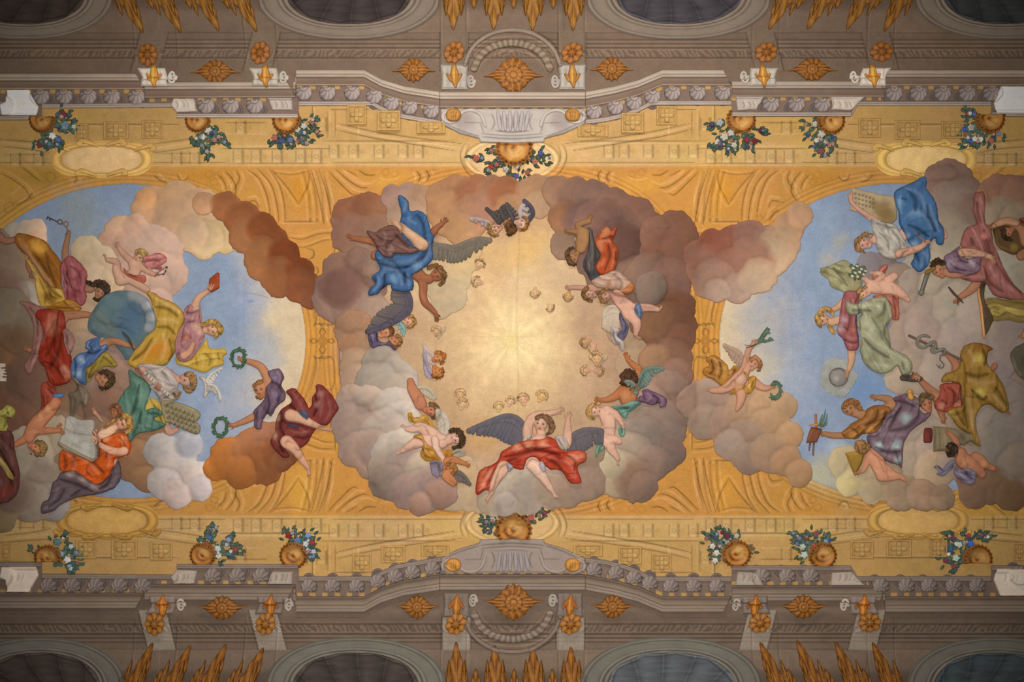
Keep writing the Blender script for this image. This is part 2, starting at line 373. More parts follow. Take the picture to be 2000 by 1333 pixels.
def wing(name, col, lead, trail, n=11, col2=None, st=1.1, rr=3.6, label=None):
    """a feathered wing: leading edge and feather tips as splines, long feathers between them"""
    def mk(parent, org):
        A = spline(P(lead)); B = spline(P(trail)); x0, y0, x1, y1 = bb(np.vstack([A, B]), 8); g = newpatch(x0, y0, x1, y1, st)
        g.F[:] = -50; c = hexc(col)/g.lx; c2 = hexc(col2 or col)/g.lx; g.C[:] = c; top = np.full(g.U.shape, -9.0)
        for i in range(n):
            t = i/(n-1.0); a = A[int(round(t*(len(A)-1)))]; b = B[int(round(t*(len(B)-1)))]
            w = g.win(min(a[0], b[0])-9, min(a[1], b[1])-9, max(a[0], b[0])+9, max(a[1], b[1])+9)
            d, k = g.dist(w, [tuple(a), tuple(b)]); L = math.hypot(b[0]-a[0], b[1]-a[1])
            r = rr*(1.15-.5*k)*(1-.0*t); f = r-d; sgn = ((g.U[w]-a[0])*(b[1]-a[1])-(g.V[w]-a[1])*(b[0]-a[0]))/(L+1e-6)
            hgt = 2.2*np.clip(f/r, 0, 1)**.5+i*.05+.25*sgn/r; F = g.F[w]; g.F[w] = np.maximum(F, f)
            m = (f > 0) & (hgt > top[w]); T = top[w]; T[m] = hgt[m]; top[w] = T
            shade = (.82+.34*np.clip(f/r, 0, 1)+.10*sgn/r); cc = (c*(1-k[..., None]*.75)+c2*k[..., None]*.75)*shade[..., None]
            Q = g.C[w]; Q[m] = cc[m]; g.C[w] = Q
        g.H = np.clip(top, 0, None)
        dA, _ = g.dist((slice(None), slice(None)), A); f = rr*1.15-dA; m = f > 0; g.F = np.maximum(g.F, f)
        g.H = np.where(m, np.maximum(g.H, 1+2.4*np.clip(f/rr, 0, 1)**.5), g.H); g.C = np.where(m[..., None], c*(1.0+.15*fbm(g.U, g.V, 4, 3))[..., None], g.C)
        C2 = spline(P(lead)); mid = A[:min(len(A), len(B))]*.72+B[:min(len(A), len(B))]*.28; g.stroke(mid[::4], 1.3, sh=-.25)
        g.C *= (1+.12*fbm(g.U, g.V, 5, 9))[..., None]
        o = g.build(name, MATS['feather_fresco'], parent=parent, edge=1.0)
        if label and o: o['label'] = label
        return o
    return mk
def cloud(name, label, puffs, group=None, amp=1.0, st=2.5, seed=3, ops='', cat='cloud', cap=7.5, kind=None, sh=.15, lit=None, mottle=.09, grow=1.1, tone=(1, 1, 1)):
    """a bank of billows 'x,y,r,hex ...'; later billows swell over earlier ones.  Light and shade (sh) are painted into each billow, lighter towards lit = (x,y)"""
    q = [t.split(',') for t in puffs.split()]; q = [(float(a), float(b), float(c)*grow, hexc(d)*np.array(tone)) for a, b, c, d in q]
    x0 = max(min(a-r for a, b, r, c in q), -200); y0 = min(b-r for a, b, r, c in q); x1 = min(max(a+r for a, b, r, c in q), 2200); y1 = max(b+r for a, b, r, c in q)
    g = newpatch(x0-4, y0-4, x1+4, y1+4, st); g.F[:] = -99.0; wob = fbm(g.U, g.V, 40, seed)*10+fbm(g.U, g.V, 12, seed+1)*3
    lx = lit or (1000, 665)
    ws = 0; g.C[:] = 0
    for a, b, r, c in q:
        w = (1/(((g.U-a)**2+(g.V-b)**2)/r**2+.12)**3)[..., None]; g.C += w*c/lux(a, b); ws = ws+w
    g.C /= ws
    for k, (a, b, r, c) in enumerate(q):
        d = np.sqrt((g.U-a)**2+(g.V-b)**2); f = r-d+wob*min(1, r/45.0); ins = np.clip(f/r, 0, 1)
        hh = min(cap, r*.2)*np.sqrt(np.clip(1-(1-ins)**2, 0, 1)); al = np.clip(f/2.2+.5, 0, 1)
        g.F = np.maximum(g.F, f); nx, ny = (g.U-a)/r, (g.V-b)/r; L = math.hypot(lx[0]-a, lx[1]-b)+1e-6; ex, ey = (lx[0]-a)/L, (lx[1]-b)/L
        cc = c/lux(a, b)*(1+sh*2.0*(nx*ex+ny*ey)*(1-ins*.6)+.05*np.exp(-(f/5.0)**2))[..., None]
        ac = al*np.clip(.35+f/(r*.5), 0, 1)
        g.C = g.C*(1-ac[..., None])+cc*ac[..., None]; g.H = np.maximum(g.H, 0)*(1-al*.75)+hh*al*.9 if k else hh*al
    n = fbm(g.U, g.V, 46, seed+5); n2 = fbm(g.U, g.V, 17, seed+9)
    g.C = g.C*(1+mottle*1.5*n+mottle*.8*n2)[..., None]*np.stack([1+.05*n2, 1+0*n, 1-.07*n2], -1); g.H = blur(g.H, 3)*amp+n2*1.0*np.clip(g.F/10, 0, 1)
    g.ops(ops)
    o = g.build(name, MATS['cloud_stucco'], edge=.3)
    o.location = (0, 0, CEIL); tag(o, label, cat, group, kind); return o
def thing(name, label, cat, parts, at=None, group=None):
    """parts: list of makers; a tuple (maker, [makers]) gives sub-parts.  One maker: the thing is that mesh itself."""
    if len(parts) == 1 and not isinstance(parts[0], tuple):
        o = parts[0](None, None); o.name = name; o.data.name = name; o.location = (0, 0, CEIL); tag(o, label, cat, group); return o
    e = D.objects.new(name, None); COL.objects.link(e); e.location = (0, 0, CEIL); tag(e, label, cat, group)
    mk = []
    for p in parts:
        sub = []
        if isinstance(p, tuple): p, sub = p
        o = p(e, None); mk.append(o)
        if o is None: continue
        for q in sub: q(o, None)
    ms = [o for o in mk if o]
    # put the empty at the middle of its parts
    xs = [v for o in ms for v in (o.bound_box[0][0], o.bound_box[6][0])]; ys = [v for o in ms for v in (o.bound_box[0][1], o.bound_box[6][1])]
    cx, cy = (min(xs)+max(xs))/2, (min(ys)+max(ys))/2; e.location = (cx, cy, CEIL)
    for o in ms: o.location = (-cx, -cy, 0)
    return e
def person(label, parts, **k): return thing('person', label, 'person', parts, **k)
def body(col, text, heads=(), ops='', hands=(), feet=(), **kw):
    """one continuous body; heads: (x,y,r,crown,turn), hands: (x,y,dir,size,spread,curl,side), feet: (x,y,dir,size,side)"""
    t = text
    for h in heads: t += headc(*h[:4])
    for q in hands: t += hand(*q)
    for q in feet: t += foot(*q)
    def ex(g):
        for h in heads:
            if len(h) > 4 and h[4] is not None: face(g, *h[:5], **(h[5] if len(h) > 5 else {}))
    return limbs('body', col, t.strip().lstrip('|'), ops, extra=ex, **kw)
# ---------------------------------------------------------------- the ceiling itself
def xf(text, mx=False, my=False, dx=0, dy=0):
    """the same brush strokes mirrored to another quarter of the vault"""
    out = []
    for t in text.replace('\n', ';').replace(';', ' ; ').split():
        if ',' in t:
            e = t.endswith('!'); c = t.rstrip('!').split(','); x = float(c[0]); y = float(c[1])
            x = (2000-x if mx else x)+dx; y = (1333-y if my else y)+dy
            t = ','.join(['%.1f' % x, '%.1f' % y]+c[2:])+('!' if e else '')
        out.append(t)
    return ' '.join(out)
def pl(pts, x):
    a = np.array(P(pts)); return np.interp(x, a[:, 0], a[:, 1])
# inner edge of the balustrade's handrail and upper edge of the baluster opening (upper long side)
LRAIL = '-230,235 82,235 82.5,212 345,210 345.5,231 583,231 583.5,207 727,207 745,217 775,230 820,238 862,245 900,262 935,272 965,279 1000,281 1035,279 1065,272 1100,262 1142,243 1180,239 1220,230 1250,218 1272,206 1428,206 1428.5,228 1662,228 1674,207 1935,207 1935.5,228 2230,228'
UEDGE = '-230,175 283,175 283.5,192 578,191 578.5,168 712,168 745,186 790,200 862,211 1142,211 1200,200 1245,188 1293,168 1428,168 1428.5,190 1727,190 1727.5,168 2230,168'
def gauss(d, w): return np.exp(-(d/w)**2)

def make_ceiling():
    g = Patch(-215, -200, 2215, 1533, 1.7); g.lx = 1.0; U, V = g.U, g.V; g.F[:] = 10; g.soft = True; g.base = np.zeros(U.shape)
    n1 = fbm(U, V, 160, 1); n2 = fbm(U, V, 40, 2); n3 = fbm(U, V, 12, 3)
    dc = np.clip(np.abs(U-1000)/1000, 0, 1)[..., None]; W = V.copy(); M = np.where(V > 666.5, 1333-V, V)   # distance from the nearer long side
    # gold ground
    c = hexc('c98f48')*(1-dc**2*.6)+hexc('d2a754')*dc**2*.6; g.C[:] = c
    up = np.clip((330-M)/12, 0, 1)[..., None]; g.C = g.C*(1-up)+(hexc('c8a064')*(1-dc**2*.5)+hexc('c8a25e')*dc**2*.5)*up
    b = np.clip(1-np.abs(M-302)/26, 0, 1)[..., None]**.5; g.C = g.C*(1-b*.6)+(hexc('d9b67c')*(1-dc**2*.6)+hexc('d4b272')*dc**2*.6)*b*.6
    g.C = g.C*(1+.09*n1+.09*n2)[..., None]*np.stack([1+0*n2, 1-.05*n2, 1-.2*n1], -1)
    # amber lunettes and paler panels
    for x, y, rx, ry, col in ((588, 372, 30, 44, 'd08f2e'), (1410, 372, 30, 44, 'd8962c'), (588, 962, 28, 46, 'dfa848'), (1412, 962, 28, 46, 'dca040'), (75, 345, 50, 22, 'b08a38'), (400, 345, 60, 20, 'c88c38'), (1600, 350, 50, 22, 'c48c38'), (760, 352, 50, 18, 'd09a44'), (1250, 360, 60, 24, 'd8a044')):
        g.dab(x, y, rx, hexc(col), .8, ry)
    # sky of the three openings
    def opening(cx, cy, a, b, n):
        return 1-((np.abs(U-cx)/a)**n+(np.abs(V-cy)/b)**n)**(1/n)
    fL, fR, fC = opening(250, 667, 347, 307, 2.0), opening(1752, 667, 347, 308, 2.0), opening(1003, 667, 343, 325, 2.5)
    for f, side in ((fL, -1), (fR, 1)):
        m = f > 0; t = np.clip((U-420)/170 if side < 0 else (1585-U)/175, 0, 1)[..., None]
        blue = hexc('94a6c2')*(1+.10*n2+.12*n1)[..., None]; blue = blue*(1-.25*np.clip((430-V)/120, 0, 1)[..., None])+hexc('6f8fb4')*.25*np.clip((430-V)/120, 0, 1)[..., None]
        cream = hexc('d8c4a4')*(1+.1*n2)[..., None]; tt = np.clip(t+n2[..., None]*.22+n1[..., None]*.3, 0, 1); tt = tt*tt*(3-2*tt)
        g.C = np.where(m[..., None], blue*(1-tt)+cream*tt, g.C)
    for x, y, r, c in ((150, 400, 45, '9aa4a0'), (165, 440, 40, '98a3a2'), (120, 480, 30, '8fa0b2'), (500, 700, 60, 'aab4c4'), (480, 800, 50, 'a4b0c8'), (480, 590, 40, '92a6cc'), (1480, 640, 60, 'b8b4b0'), (1500, 580, 60, 'a8acb8'), (1570, 640, 30, 'a8b0c4'), (1560, 740, 60, 'a8b4c8'), (1640, 470, 22, 'b4b0a0'), (1620, 505, 20, 'c0b8a4'), (1690, 760, 50, '6f96c8'), (1640, 880, 30, 'b8c4d0'), (1600, 930, 40, 'd2c89c'), (1655, 940, 50, 'ccc090'), (1690, 430, 20, '7892b8'), (1490, 720, 45, 'c6bfae')):
        g.dab(x, y, r, hexc(c), .65)
    # the glory
    r = np.sqrt(((U-998))**2+((V-665)*1.0)**2); th = np.arctan2(V-665, U-998); m = fC > 0
    t = np.clip(r/330, 0, 1); wrm = n2*.35+n1*.45
    stops = [(0, 'e8d6a2'), (.1, 'e2ca9a'), (.28, 'dcbe90'), (.5, 'd2b088'), (.72, 'c09a7a'), (1, 'a8846a')]
    tt = np.clip(t+wrm*.32, 0, 1); cols = np.stack([lin(np.array([int(h[i:i+2], 16)/255 for _, h in stops])) for i in (0, 2, 4)], 0)
    gl = np.stack([np.interp(tt, [s for s, _ in stops], cols[i]) for i in range(3)], -1)
    ray = (np.cos(th*14+1.3)*.5+.5)**2*.5+(np.cos(th*9-.6)*.5+.5)**3*.6+(np.cos(th*23+2)*.5+.5)**2*.25
    ray = ray*np.clip(1-r/190, 0, 1)*np.clip(r/30, 0, 1); gl = gl*(1+.17*ray-.05*np.clip(1-r/200, 0, 1)*np.clip(r/40, 0, 1))[..., None]
    gl = gl*(1+.10*n3*np.clip(r/120, 0, 1))[..., None]
    gl = gl*(1+.13*np.exp(-((r-48)/34.0)**2)-.07*np.exp(-((r-230)/60.0)**2))[..., None]
    disc = np.exp(-(r/20.0)**4)[..., None]; gl = gl*(1-.35*disc)+hexc('efd488')*.35*disc
    g.C = np.where(m[..., None], gl, g.C)
    for x, y, rr, c, a in ((1150, 620, 60, 'b2937a', .8), (1200, 700, 60, 'ae8f78', .8), (1230, 600, 50, 'a88a72', .8), (1090, 540, 45, 'cfb08c', .7), (1120, 760, 60, 'c6a684', .7), (1190, 780, 50, 'b29478', .8), (1060, 830, 45, 'b89c78', .6), (880, 830, 55, 'b89870', .7), (820, 640, 55, 'bfa07c', .8), (800, 560, 50, 'c8ac8a', .8), (780, 690, 50, 'b89a7a', .8), (860, 700, 40, 'c6a882', .6), (700, 650, 50, 'ac8c74', .8), (920, 620, 40, 'd6b68a', .5), (960, 520, 40, 'd8b080', .5), (1030, 560, 40, 'd8bc98', .5),
        (880, 560, 42, 'd8c09c', .8), (850, 590, 34, 'd4bc9c', .8), (905, 530, 36, 'dcc298', .7), (1130, 560, 40, 'c6ab8a', .7), (1060, 470, 42, 'd2b080', .7), (1085, 510, 40, 'ccb08c', .7), (980, 890, 60, 'c8a884', .6), (930, 480, 50, 'd8b478', .6), (880, 540, 55, 'e2c9a0', .7), (1020, 490, 50, 'e0b870', .6), (900, 430, 40, 'd8a47c', .5), (1080, 600, 40, 'd6b890', .5), (1030, 860, 60, 'bfa080', .6), (940, 850, 40, 'd0a468', .6), (1120, 830, 50, 'b49878', .6), (800, 700, 50, 'c0a07c', .5), (790, 560, 40, 'dcb888', .5), (740, 610, 30, 'd0a868', .6), (940, 950, 60, 'd2b89a', .7), (1100, 930, 60, 'a88c78', .6), (1180, 650, 60, 'bd9c7a', .5), (1060, 420, 40, 'd0a678', .5), (1110, 480, 40, 'd9bd92', .6), (860, 780, 50, 'c2a27a', .5), (700, 700, 40, 'b8947c', .6), (1000, 790, 40, 'd8b880', .4), (1240, 640, 40, 'b09078', .5)):
        g.dab(x, y, rr, hexc(c), a)
    # lips of the openings: gold mouldings
    for f, s, cut in ((fL, 300., 1), (fR, 300., 1), (fC, 320., 1)):
        d = -f*s
        for o, w, sh, am in ((5, 3.5, .10, 1.0), (9, 1.2, -.35, -.8), (13, 2.5, .14, 1.4), (18, 1.6, -.30, -.8), (22, 1.5, .1, .5), (26, 1.3, -.25, -.6)):
            k = gauss(d-o, w)*(M > 330); g.C *= (1+sh*k*.8)[..., None]; g.H += am*k*.5
        g.C *= (1-.25*gauss(d-.5, 1.2)*(d < 6))[..., None]
    # ---- grey architecture of the long sides
    for my in (False, True):
        Vt = 1333-V if my else V; Ld = pl(LRAIL, U)-Vt      # > 0 beyond the handrail
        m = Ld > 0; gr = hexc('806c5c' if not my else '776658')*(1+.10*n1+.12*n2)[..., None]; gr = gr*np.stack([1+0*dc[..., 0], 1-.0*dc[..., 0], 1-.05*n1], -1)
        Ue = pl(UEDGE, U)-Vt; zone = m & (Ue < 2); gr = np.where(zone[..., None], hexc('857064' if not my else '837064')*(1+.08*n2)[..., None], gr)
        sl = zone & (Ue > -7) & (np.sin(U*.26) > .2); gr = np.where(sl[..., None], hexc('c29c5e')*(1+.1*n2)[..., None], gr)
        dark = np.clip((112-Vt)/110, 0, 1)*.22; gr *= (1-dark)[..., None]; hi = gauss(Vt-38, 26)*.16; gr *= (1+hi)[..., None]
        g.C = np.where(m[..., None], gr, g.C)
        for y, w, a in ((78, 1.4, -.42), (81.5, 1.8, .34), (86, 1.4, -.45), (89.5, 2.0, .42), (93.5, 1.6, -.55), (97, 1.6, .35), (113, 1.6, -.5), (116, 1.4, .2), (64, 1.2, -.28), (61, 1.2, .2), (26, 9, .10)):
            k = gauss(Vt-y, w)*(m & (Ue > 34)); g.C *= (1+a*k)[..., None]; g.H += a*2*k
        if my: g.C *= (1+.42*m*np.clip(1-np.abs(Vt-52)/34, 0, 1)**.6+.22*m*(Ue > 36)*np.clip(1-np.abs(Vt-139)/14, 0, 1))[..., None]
        else: g.C *= (1+.12*m*np.clip(1-np.abs(Vt-42)/34, 0, 1)**.6)[..., None]
        for px in ((305, 521, 891, 1114, 1482, 1695) if my else (290, 509, 887, 1117, 1496, 1721)):   # pilaster faces
            ln = -.25 if px < 600 else (.25 if px > 1400 else 0); dx = np.abs(U-px-ln*(Vt-110)*(1 if not my else 1)); pf = m*(dx < 27)*(Vt > 62)*(Vt < 140)*(Ue > 20)
            tone = hexc('a19486') if my else hexc('83705f'); g.C = np.where((pf > 0)[..., None], tone*(1+.1*n2)[..., None], g.C); g.H += pf*2.0; g.C *= (1-.35*gauss(dx-28, 1.5)*m*(Vt > 62)*(Vt < 140)*(Ue > 20))[..., None]  # side shadow painted as a dark line beside each face
        # leaf moulding
        tk = (Vt > 98) & (Vt < 112) & m & (Ue > 34); tk = tk*(g.H < 2.5); lf = np.sin((U+Vt*.7*np.sign(U-1000)*-1)*.55+2*np.sin(U*.13)+fbm(U, V, 9, 8)*4)
        g.C *= (1+.26*lf*tk)[..., None]; g.H += lf*tk*.8
        # wall panels between the pilasters
        for x0, x1 in ((300, 480), (905, 1108), (1528, 1700)):
            for t in ('L 1.2 -.3 %d,62 %d,62' % (x0+10, x1-10), 'L 1.1 .25 %d,0 %d,62' % (x0+8, x0+12), 'L 1.1 -.3 %d,0 %d,62' % (x1-10, x1-6)): g.ops(xf(t, False, my))
        for x in (262, 345, 478, 540, 862, 912, 1092, 1143, 1470, 1522, 1695, 1748):
            s = 1 if x < 700 else (-1 if x > 1300 else 0); t = 'L 1.3 -.28 %d,0 %d,60 %d,128 ; L 1.1 .22 %d,0 %d,60 %d,128' % (x-s*8-3, x-2, x+s*2, x-s*8+2, x+1, x+3+s*2); g.ops(xf(t, False, my))
        for t in ('L 2.6 -.45 905,112 925,84 955,66 1000,60 1045,64 1080,84 1095,112', 'L 2 .45 915,112 932,92 960,76 1000,71 1040,75 1070,92 1086,112', 'L 2 -.5 925,125 945,104 970,92 1000,88 1032,92 1060,104 1078,130', 'L 1.6 .5 920,120 940,100 968,87 1000,83 1034,87 1064,102 1082,124', 'L 1.6 .4 932,140 948,118 972,104 1000,100 1030,104 1052,118 1070,142'):
            g.ops(xf(t, False, my))
    for yy, cc in ((312, 'e2c08c'), (1021, 'dcb880')):   # pale round field behind the middle urns
        d = 1-np.sqrt(((U-1000)/92)**2+((V-yy)/43)**2); k = np.clip(d*18, 0, 1)[..., None]; g.C = g.C*(1-.8*k)+hexc(cc)*(1+.06*n2)[..., None]*.8*k; g.C *= (1-.3*gauss(d*50+1, 1.3)+.2*gauss(d*50-3, 1.6)-.25*gauss(d*50-6.5, 1.1))[..., None]
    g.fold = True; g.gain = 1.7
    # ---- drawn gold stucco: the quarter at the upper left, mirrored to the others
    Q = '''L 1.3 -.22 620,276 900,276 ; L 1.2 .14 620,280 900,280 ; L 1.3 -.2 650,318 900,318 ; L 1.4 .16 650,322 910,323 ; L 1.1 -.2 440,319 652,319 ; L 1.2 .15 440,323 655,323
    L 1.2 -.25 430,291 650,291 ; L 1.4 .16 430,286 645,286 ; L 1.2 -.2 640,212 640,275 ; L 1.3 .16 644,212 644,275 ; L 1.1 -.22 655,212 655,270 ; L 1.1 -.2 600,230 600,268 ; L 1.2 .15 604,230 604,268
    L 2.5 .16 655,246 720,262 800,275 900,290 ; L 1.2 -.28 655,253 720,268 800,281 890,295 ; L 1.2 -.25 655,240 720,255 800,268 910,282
    L 2.2 .14 0,278 60,284 105,290 130,286 ; L 1.2 -.25 0,272 60,277 110,280 ; L 1.2 -.25 0,286 60,292 100,300 ; L 2.2 .14 290,292 340,284 400,274 440,262 ; L 1.2 -.25 290,299 350,292 420,280 ; L 1.2 -.22 280,284 340,276 400,266 430,256
    L 1.3 -.22 0,318 110,318 ; L 1.2 .15 0,322 110,322 ; L 1.3 -.22 290,318 440,318 ; L 1.2 .14 290,323 440,323 ; L 1.2 -.2 0,302 105,302 ; L 1.2 -.2 295,300 420,300
    L 1.4 -.25 906,282 899,305 908,330 925,346 960,352 ; L 2.2 .16 912,282 905,305 914,326 930,341 960,347 ; L 1.1 -.2 917,282 911,305 920,323 935,336
    L 2 .16 478,332 500,350 516,385 524,425 ; L 1.2 -.28 484,332 507,350 522,385 529,425 ; L 2 .16 497,330 523,360 534,395 540,440 ; L 1.2 -.28 503,330 529,360 541,400 545,440 ; L 2 .16 520,330 540,360 550,400 552,440 ; L 1.2 -.25 526,330 546,362 556,402 557,440
    L 1.2 -.25 532,333 560,365 583,398 ; L 1.2 -.25 602,333 602,360 583,398 ; L 1.1 .2 530,338 558,370 584,404 606,366 608,334 ; L 1.1 -.2 534,338 570,341 602,335 ; L 2 .15 536,333 570,337 600,331
    L 2 .16 614,332 626,370 634,405 642,440 ; L 1.2 -.28 608,332 619,370 627,405 633,440 ; L 2 .16 628,330 644,370 652,400 ; L 1.2 -.28 622,330 636,370 644,405 650,440 ; L 1.2 .2 545,433 556,437 560,428 ; L 1.2 -.25 552,433 616,433 ; L 1.2 .15 552,437 616,437
    L 1.2 -.3 640,333 664,358 688,380 700,378 ; L 2 .2 647,330 672,354 695,372 712,374 ; L 1.2 -.3 655,330 680,352 704,366 722,366 ; L 1.2 .22 666,330 690,346 712,358 ; L 1.1 -.25 676,332 700,345
    L 1.3 .18 562,458 590,461 622,451 655,449 ; L 1.2 -.25 562,464 592,467 624,457 655,455 ; L 1.2 .16 568,476 595,478 630,466 652,464 ; L 1.2 -.22 568,480 596,483 632,470 652,469
    L 1.4 -.25 655,450 652,520 648,560 ; L 1.2 .2 659,450 656,520 652,560
    O 1.2 a87432.6 745,335 755,330 760,338 752,344 ; O 1.2 a87432.6 765,338 775,334 778,342 768,346 ; L 1.2 .2 742,348 760,352 782,346
    O 1.2 a87432.6 402,338 412,334 416,343 406,348 ; O 1.2 a87432.6 420,340 432,336 432,346 422,350 ; O 1.2 a87432.6 412,352 424,350 424,360 414,362
    L 2 .2 455,333 460,348 450,366 ; L 1.2 -.28 462,333 468,350 456,372 ; L 2 .2 470,333 476,352 466,378 ; L 1.2 -.25 346,340 352,352 362,352 370,342 ; L 2 .2 350,338 356,348 364,346 ; L 2.2 .2 480,388 500,384 508,400 ; L 1.2 -.25 476,396 498,393 506,408
    L 2 .18 148,338 158,350 150,358 ; L 1.2 -.25 142,338 150,350 143,358 ; L 2 .18 134,345 142,354 136,364 ; L 1.2 -.25 78,355 60,340 40,325 ; L 1.8 .16 84,352 66,335 48,322 ; L 1.2 -.25 62,392 48,368 20,348 0,338 ; L 1.8 .18 70,384 54,362 26,342 0,330
    O 1.2 8f6c34.6 90,340 104,338 108,350 96,356 ; O 1.2 8f6c34.6 10,400 24,396 26,410 12,414'''
    Q += '''
    L 2.4 .2 432,336 446,352 452,372 440,392 ; L 1.3 -.3 440,334 455,352 461,374 447,396 ; L 1.3 -.25 424,340 437,354 443,372 ; L 2 .2 420,344 432,358 436,372
    L 2 .22 490,404 502,412 510,428 ; L 1.3 -.3 484,410 496,418 504,434 ; O 1.4 b98038.7 520,420 528,424 526,434 517,432 ; L 2.2 .2 512,436 520,448 530,452
    L 1.4 -.28 560,500 570,492 582,496 584,508 574,514 ; L 1.8 .2 572,516 588,530 598,548 ; L 1.4 -.28 600,486 612,490 612,502 602,508 594,520 ; L 1.6 .2 606,512 600,530 604,548 ; L 1.4 -.25 616,520 622,530 616,540
    L 2 .2 668,332 690,352 716,360 736,352 ; L 1.4 -.28 700,332 716,342 734,342 ; L 2.2 .22 806,336 812,346 808,356 ; L 1.4 -.3 814,334 821,346 816,358 ; L 2.2 .2 824,334 830,346 826,354 ; L 1.4 -.3 832,332 838,344 834,354 ; L 2.2 .2 842,332 847,342
    L 1.6 .22 700,232 700,268 ; L 1.2 -.25 610,205 610,240 ; L 1.4 .2 614,208 614,240 ; L 1.2 -.25 646,214 720,214 ; L 1.4 -.25 120,243 350,243 ; L 1.2 .16 120,247 350,247 ; L 1.4 -.22 440,240 520,240 ; L 1.2 .18 440,262 520,262
    L 2 .22 150,334 175,338 200,341 230,338 ; L 1.4 -.28 150,340 175,345 200,347 230,344 ; L 2 .22 308,336 316,346 328,350 ; L 1.4 -.28 300,342 312,352 326,356 ; L 1.8 .2 36,395 52,384 60,372 ; L 1.4 -.28 30,402 50,392 64,378 ; L 1.8 .2 20,380 34,372 44,360'''
    Q2 = '''L 1.3 -.22 604,560 618,620 612,640 ; L 1.3 .18 608,560 622,615 618,640 ; L 1.2 -.22 628,575 650,575 650,632 612,632 ; L 1.2 .15 625,570 646,580 ; L 1.3 -.25 663,600 663,666 ; L 1.4 .2 667,590 667,666 ; L 1.2 -.2 672,600 672,666
    O 1.3 b07c36.8 630,659 638,668 630,677 622,668 ; O 1.2 b07c36.8 630,664 634,668 630,672 626,668 ; L 1.3 -.25 630,658 624,650 630,642 636,650 630,658 ; L 1.2 -.25 622,668 612,662 604,670 ; L 1.2 -.25 638,668 648,662 655,670 ; L 1.2 .2 620,640 630,636 640,640 ; L 1.2 -.25 612,636 626,632 628,638 632,632 648,636'''
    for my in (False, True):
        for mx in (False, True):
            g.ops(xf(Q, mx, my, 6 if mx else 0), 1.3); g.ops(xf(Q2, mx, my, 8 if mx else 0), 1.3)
            for x, y in ((652, 296), (690, 296), (740, 296), (787, 296), (817, 296), (541, 306), (587, 306), (618, 306), (465, 306), (500, 306), (380, 308), (345, 309), (30, 311), (75, 311), (628, 243), (470, 249)):
                X = 2006-x if mx else x; Y = 1333-y if my else y
                g.dab(X, Y, 9, hexc('d9b880'), .5); g.stroke([(X-9, Y-11), (X-9, Y+11)], 1.3, sh=-.3, amp=-.4, taper=False); g.stroke([(X+9, Y-11), (X+9, Y+11)], 2.6, sh=-.34, amp=-.8, taper=False); g.stroke([(X-8, Y+10), (X+8, Y+10)], 1.8, sh=.3, amp=.5, taper=False); g.dab(X+17, Y, 6, hexc('b98a48'), .45)
                g.stroke([(X+4*math.cos(k), Y+4*math.sin(k)) for k in (0, 1.57, 3.14, 4.71)], 1.0, sh=-.24, amp=.6, closed=True)
            for k in range(9):   # ribbed consoles of the pilasters
                x = 600+k*6.5; X = 2006-x if mx else x; Y0, Y1 = (425, 332) if not my else (908, 1001)
                sx = -1 if mx else 1
                g.stroke([(X, Y0), (X-4*sx, (Y0+Y1)/2), (X-16*sx, Y1)], 1.7, sh=.26*(-1)**k, amp=.7*(-1)**k)
                g.stroke([(X, Y0), (X, Y0+(9 if not my else -9))], 2.8, sh=.25*(-1)**k, amp=.8)
    g.fold = False; g.gain = 1.0
    # stains and joints of the plaster days
    for x, a in ((478, .05), (850, .06), (1010, .09), (1012, .05), (1335, .05), (1548, .04)):
        g.stroke([(x, 340), (x+3, 480), (x-2, 600), (x+2, 760), (x, 990)], 1.2, sh=-a*1.6)
    for y in (470, 560, 655, 690, 770, 860): g.stroke([(690, y), (1000, y+3), (1330, y-2)], .9, sh=-.06)
    g.stroke([(470, 572), (500, 575), (530, 584)], 1.4, hexc('6c7fa8'), .5); g.dab(490, 589, 8, hexc('6c7fa0'), .5, 3); g.stroke([(1616, 560), (1612, 640), (1604, 720), (1596, 770)], 2.2, hexc('8090c0'), .35)
    g.C *= (1+.045*n3)[..., None]*(1+.03*(fbm(U, V, 3.5, 31, 2)))[..., None]
    g.C /= 1.02; g.H -= g.H.min() if g.H.min() < 0 else 0
    g.H = g.H-1.0; g.H = np.clip(g.H, 0, 6)
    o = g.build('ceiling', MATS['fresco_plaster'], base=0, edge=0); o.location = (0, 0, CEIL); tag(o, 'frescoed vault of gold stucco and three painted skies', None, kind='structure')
    return o
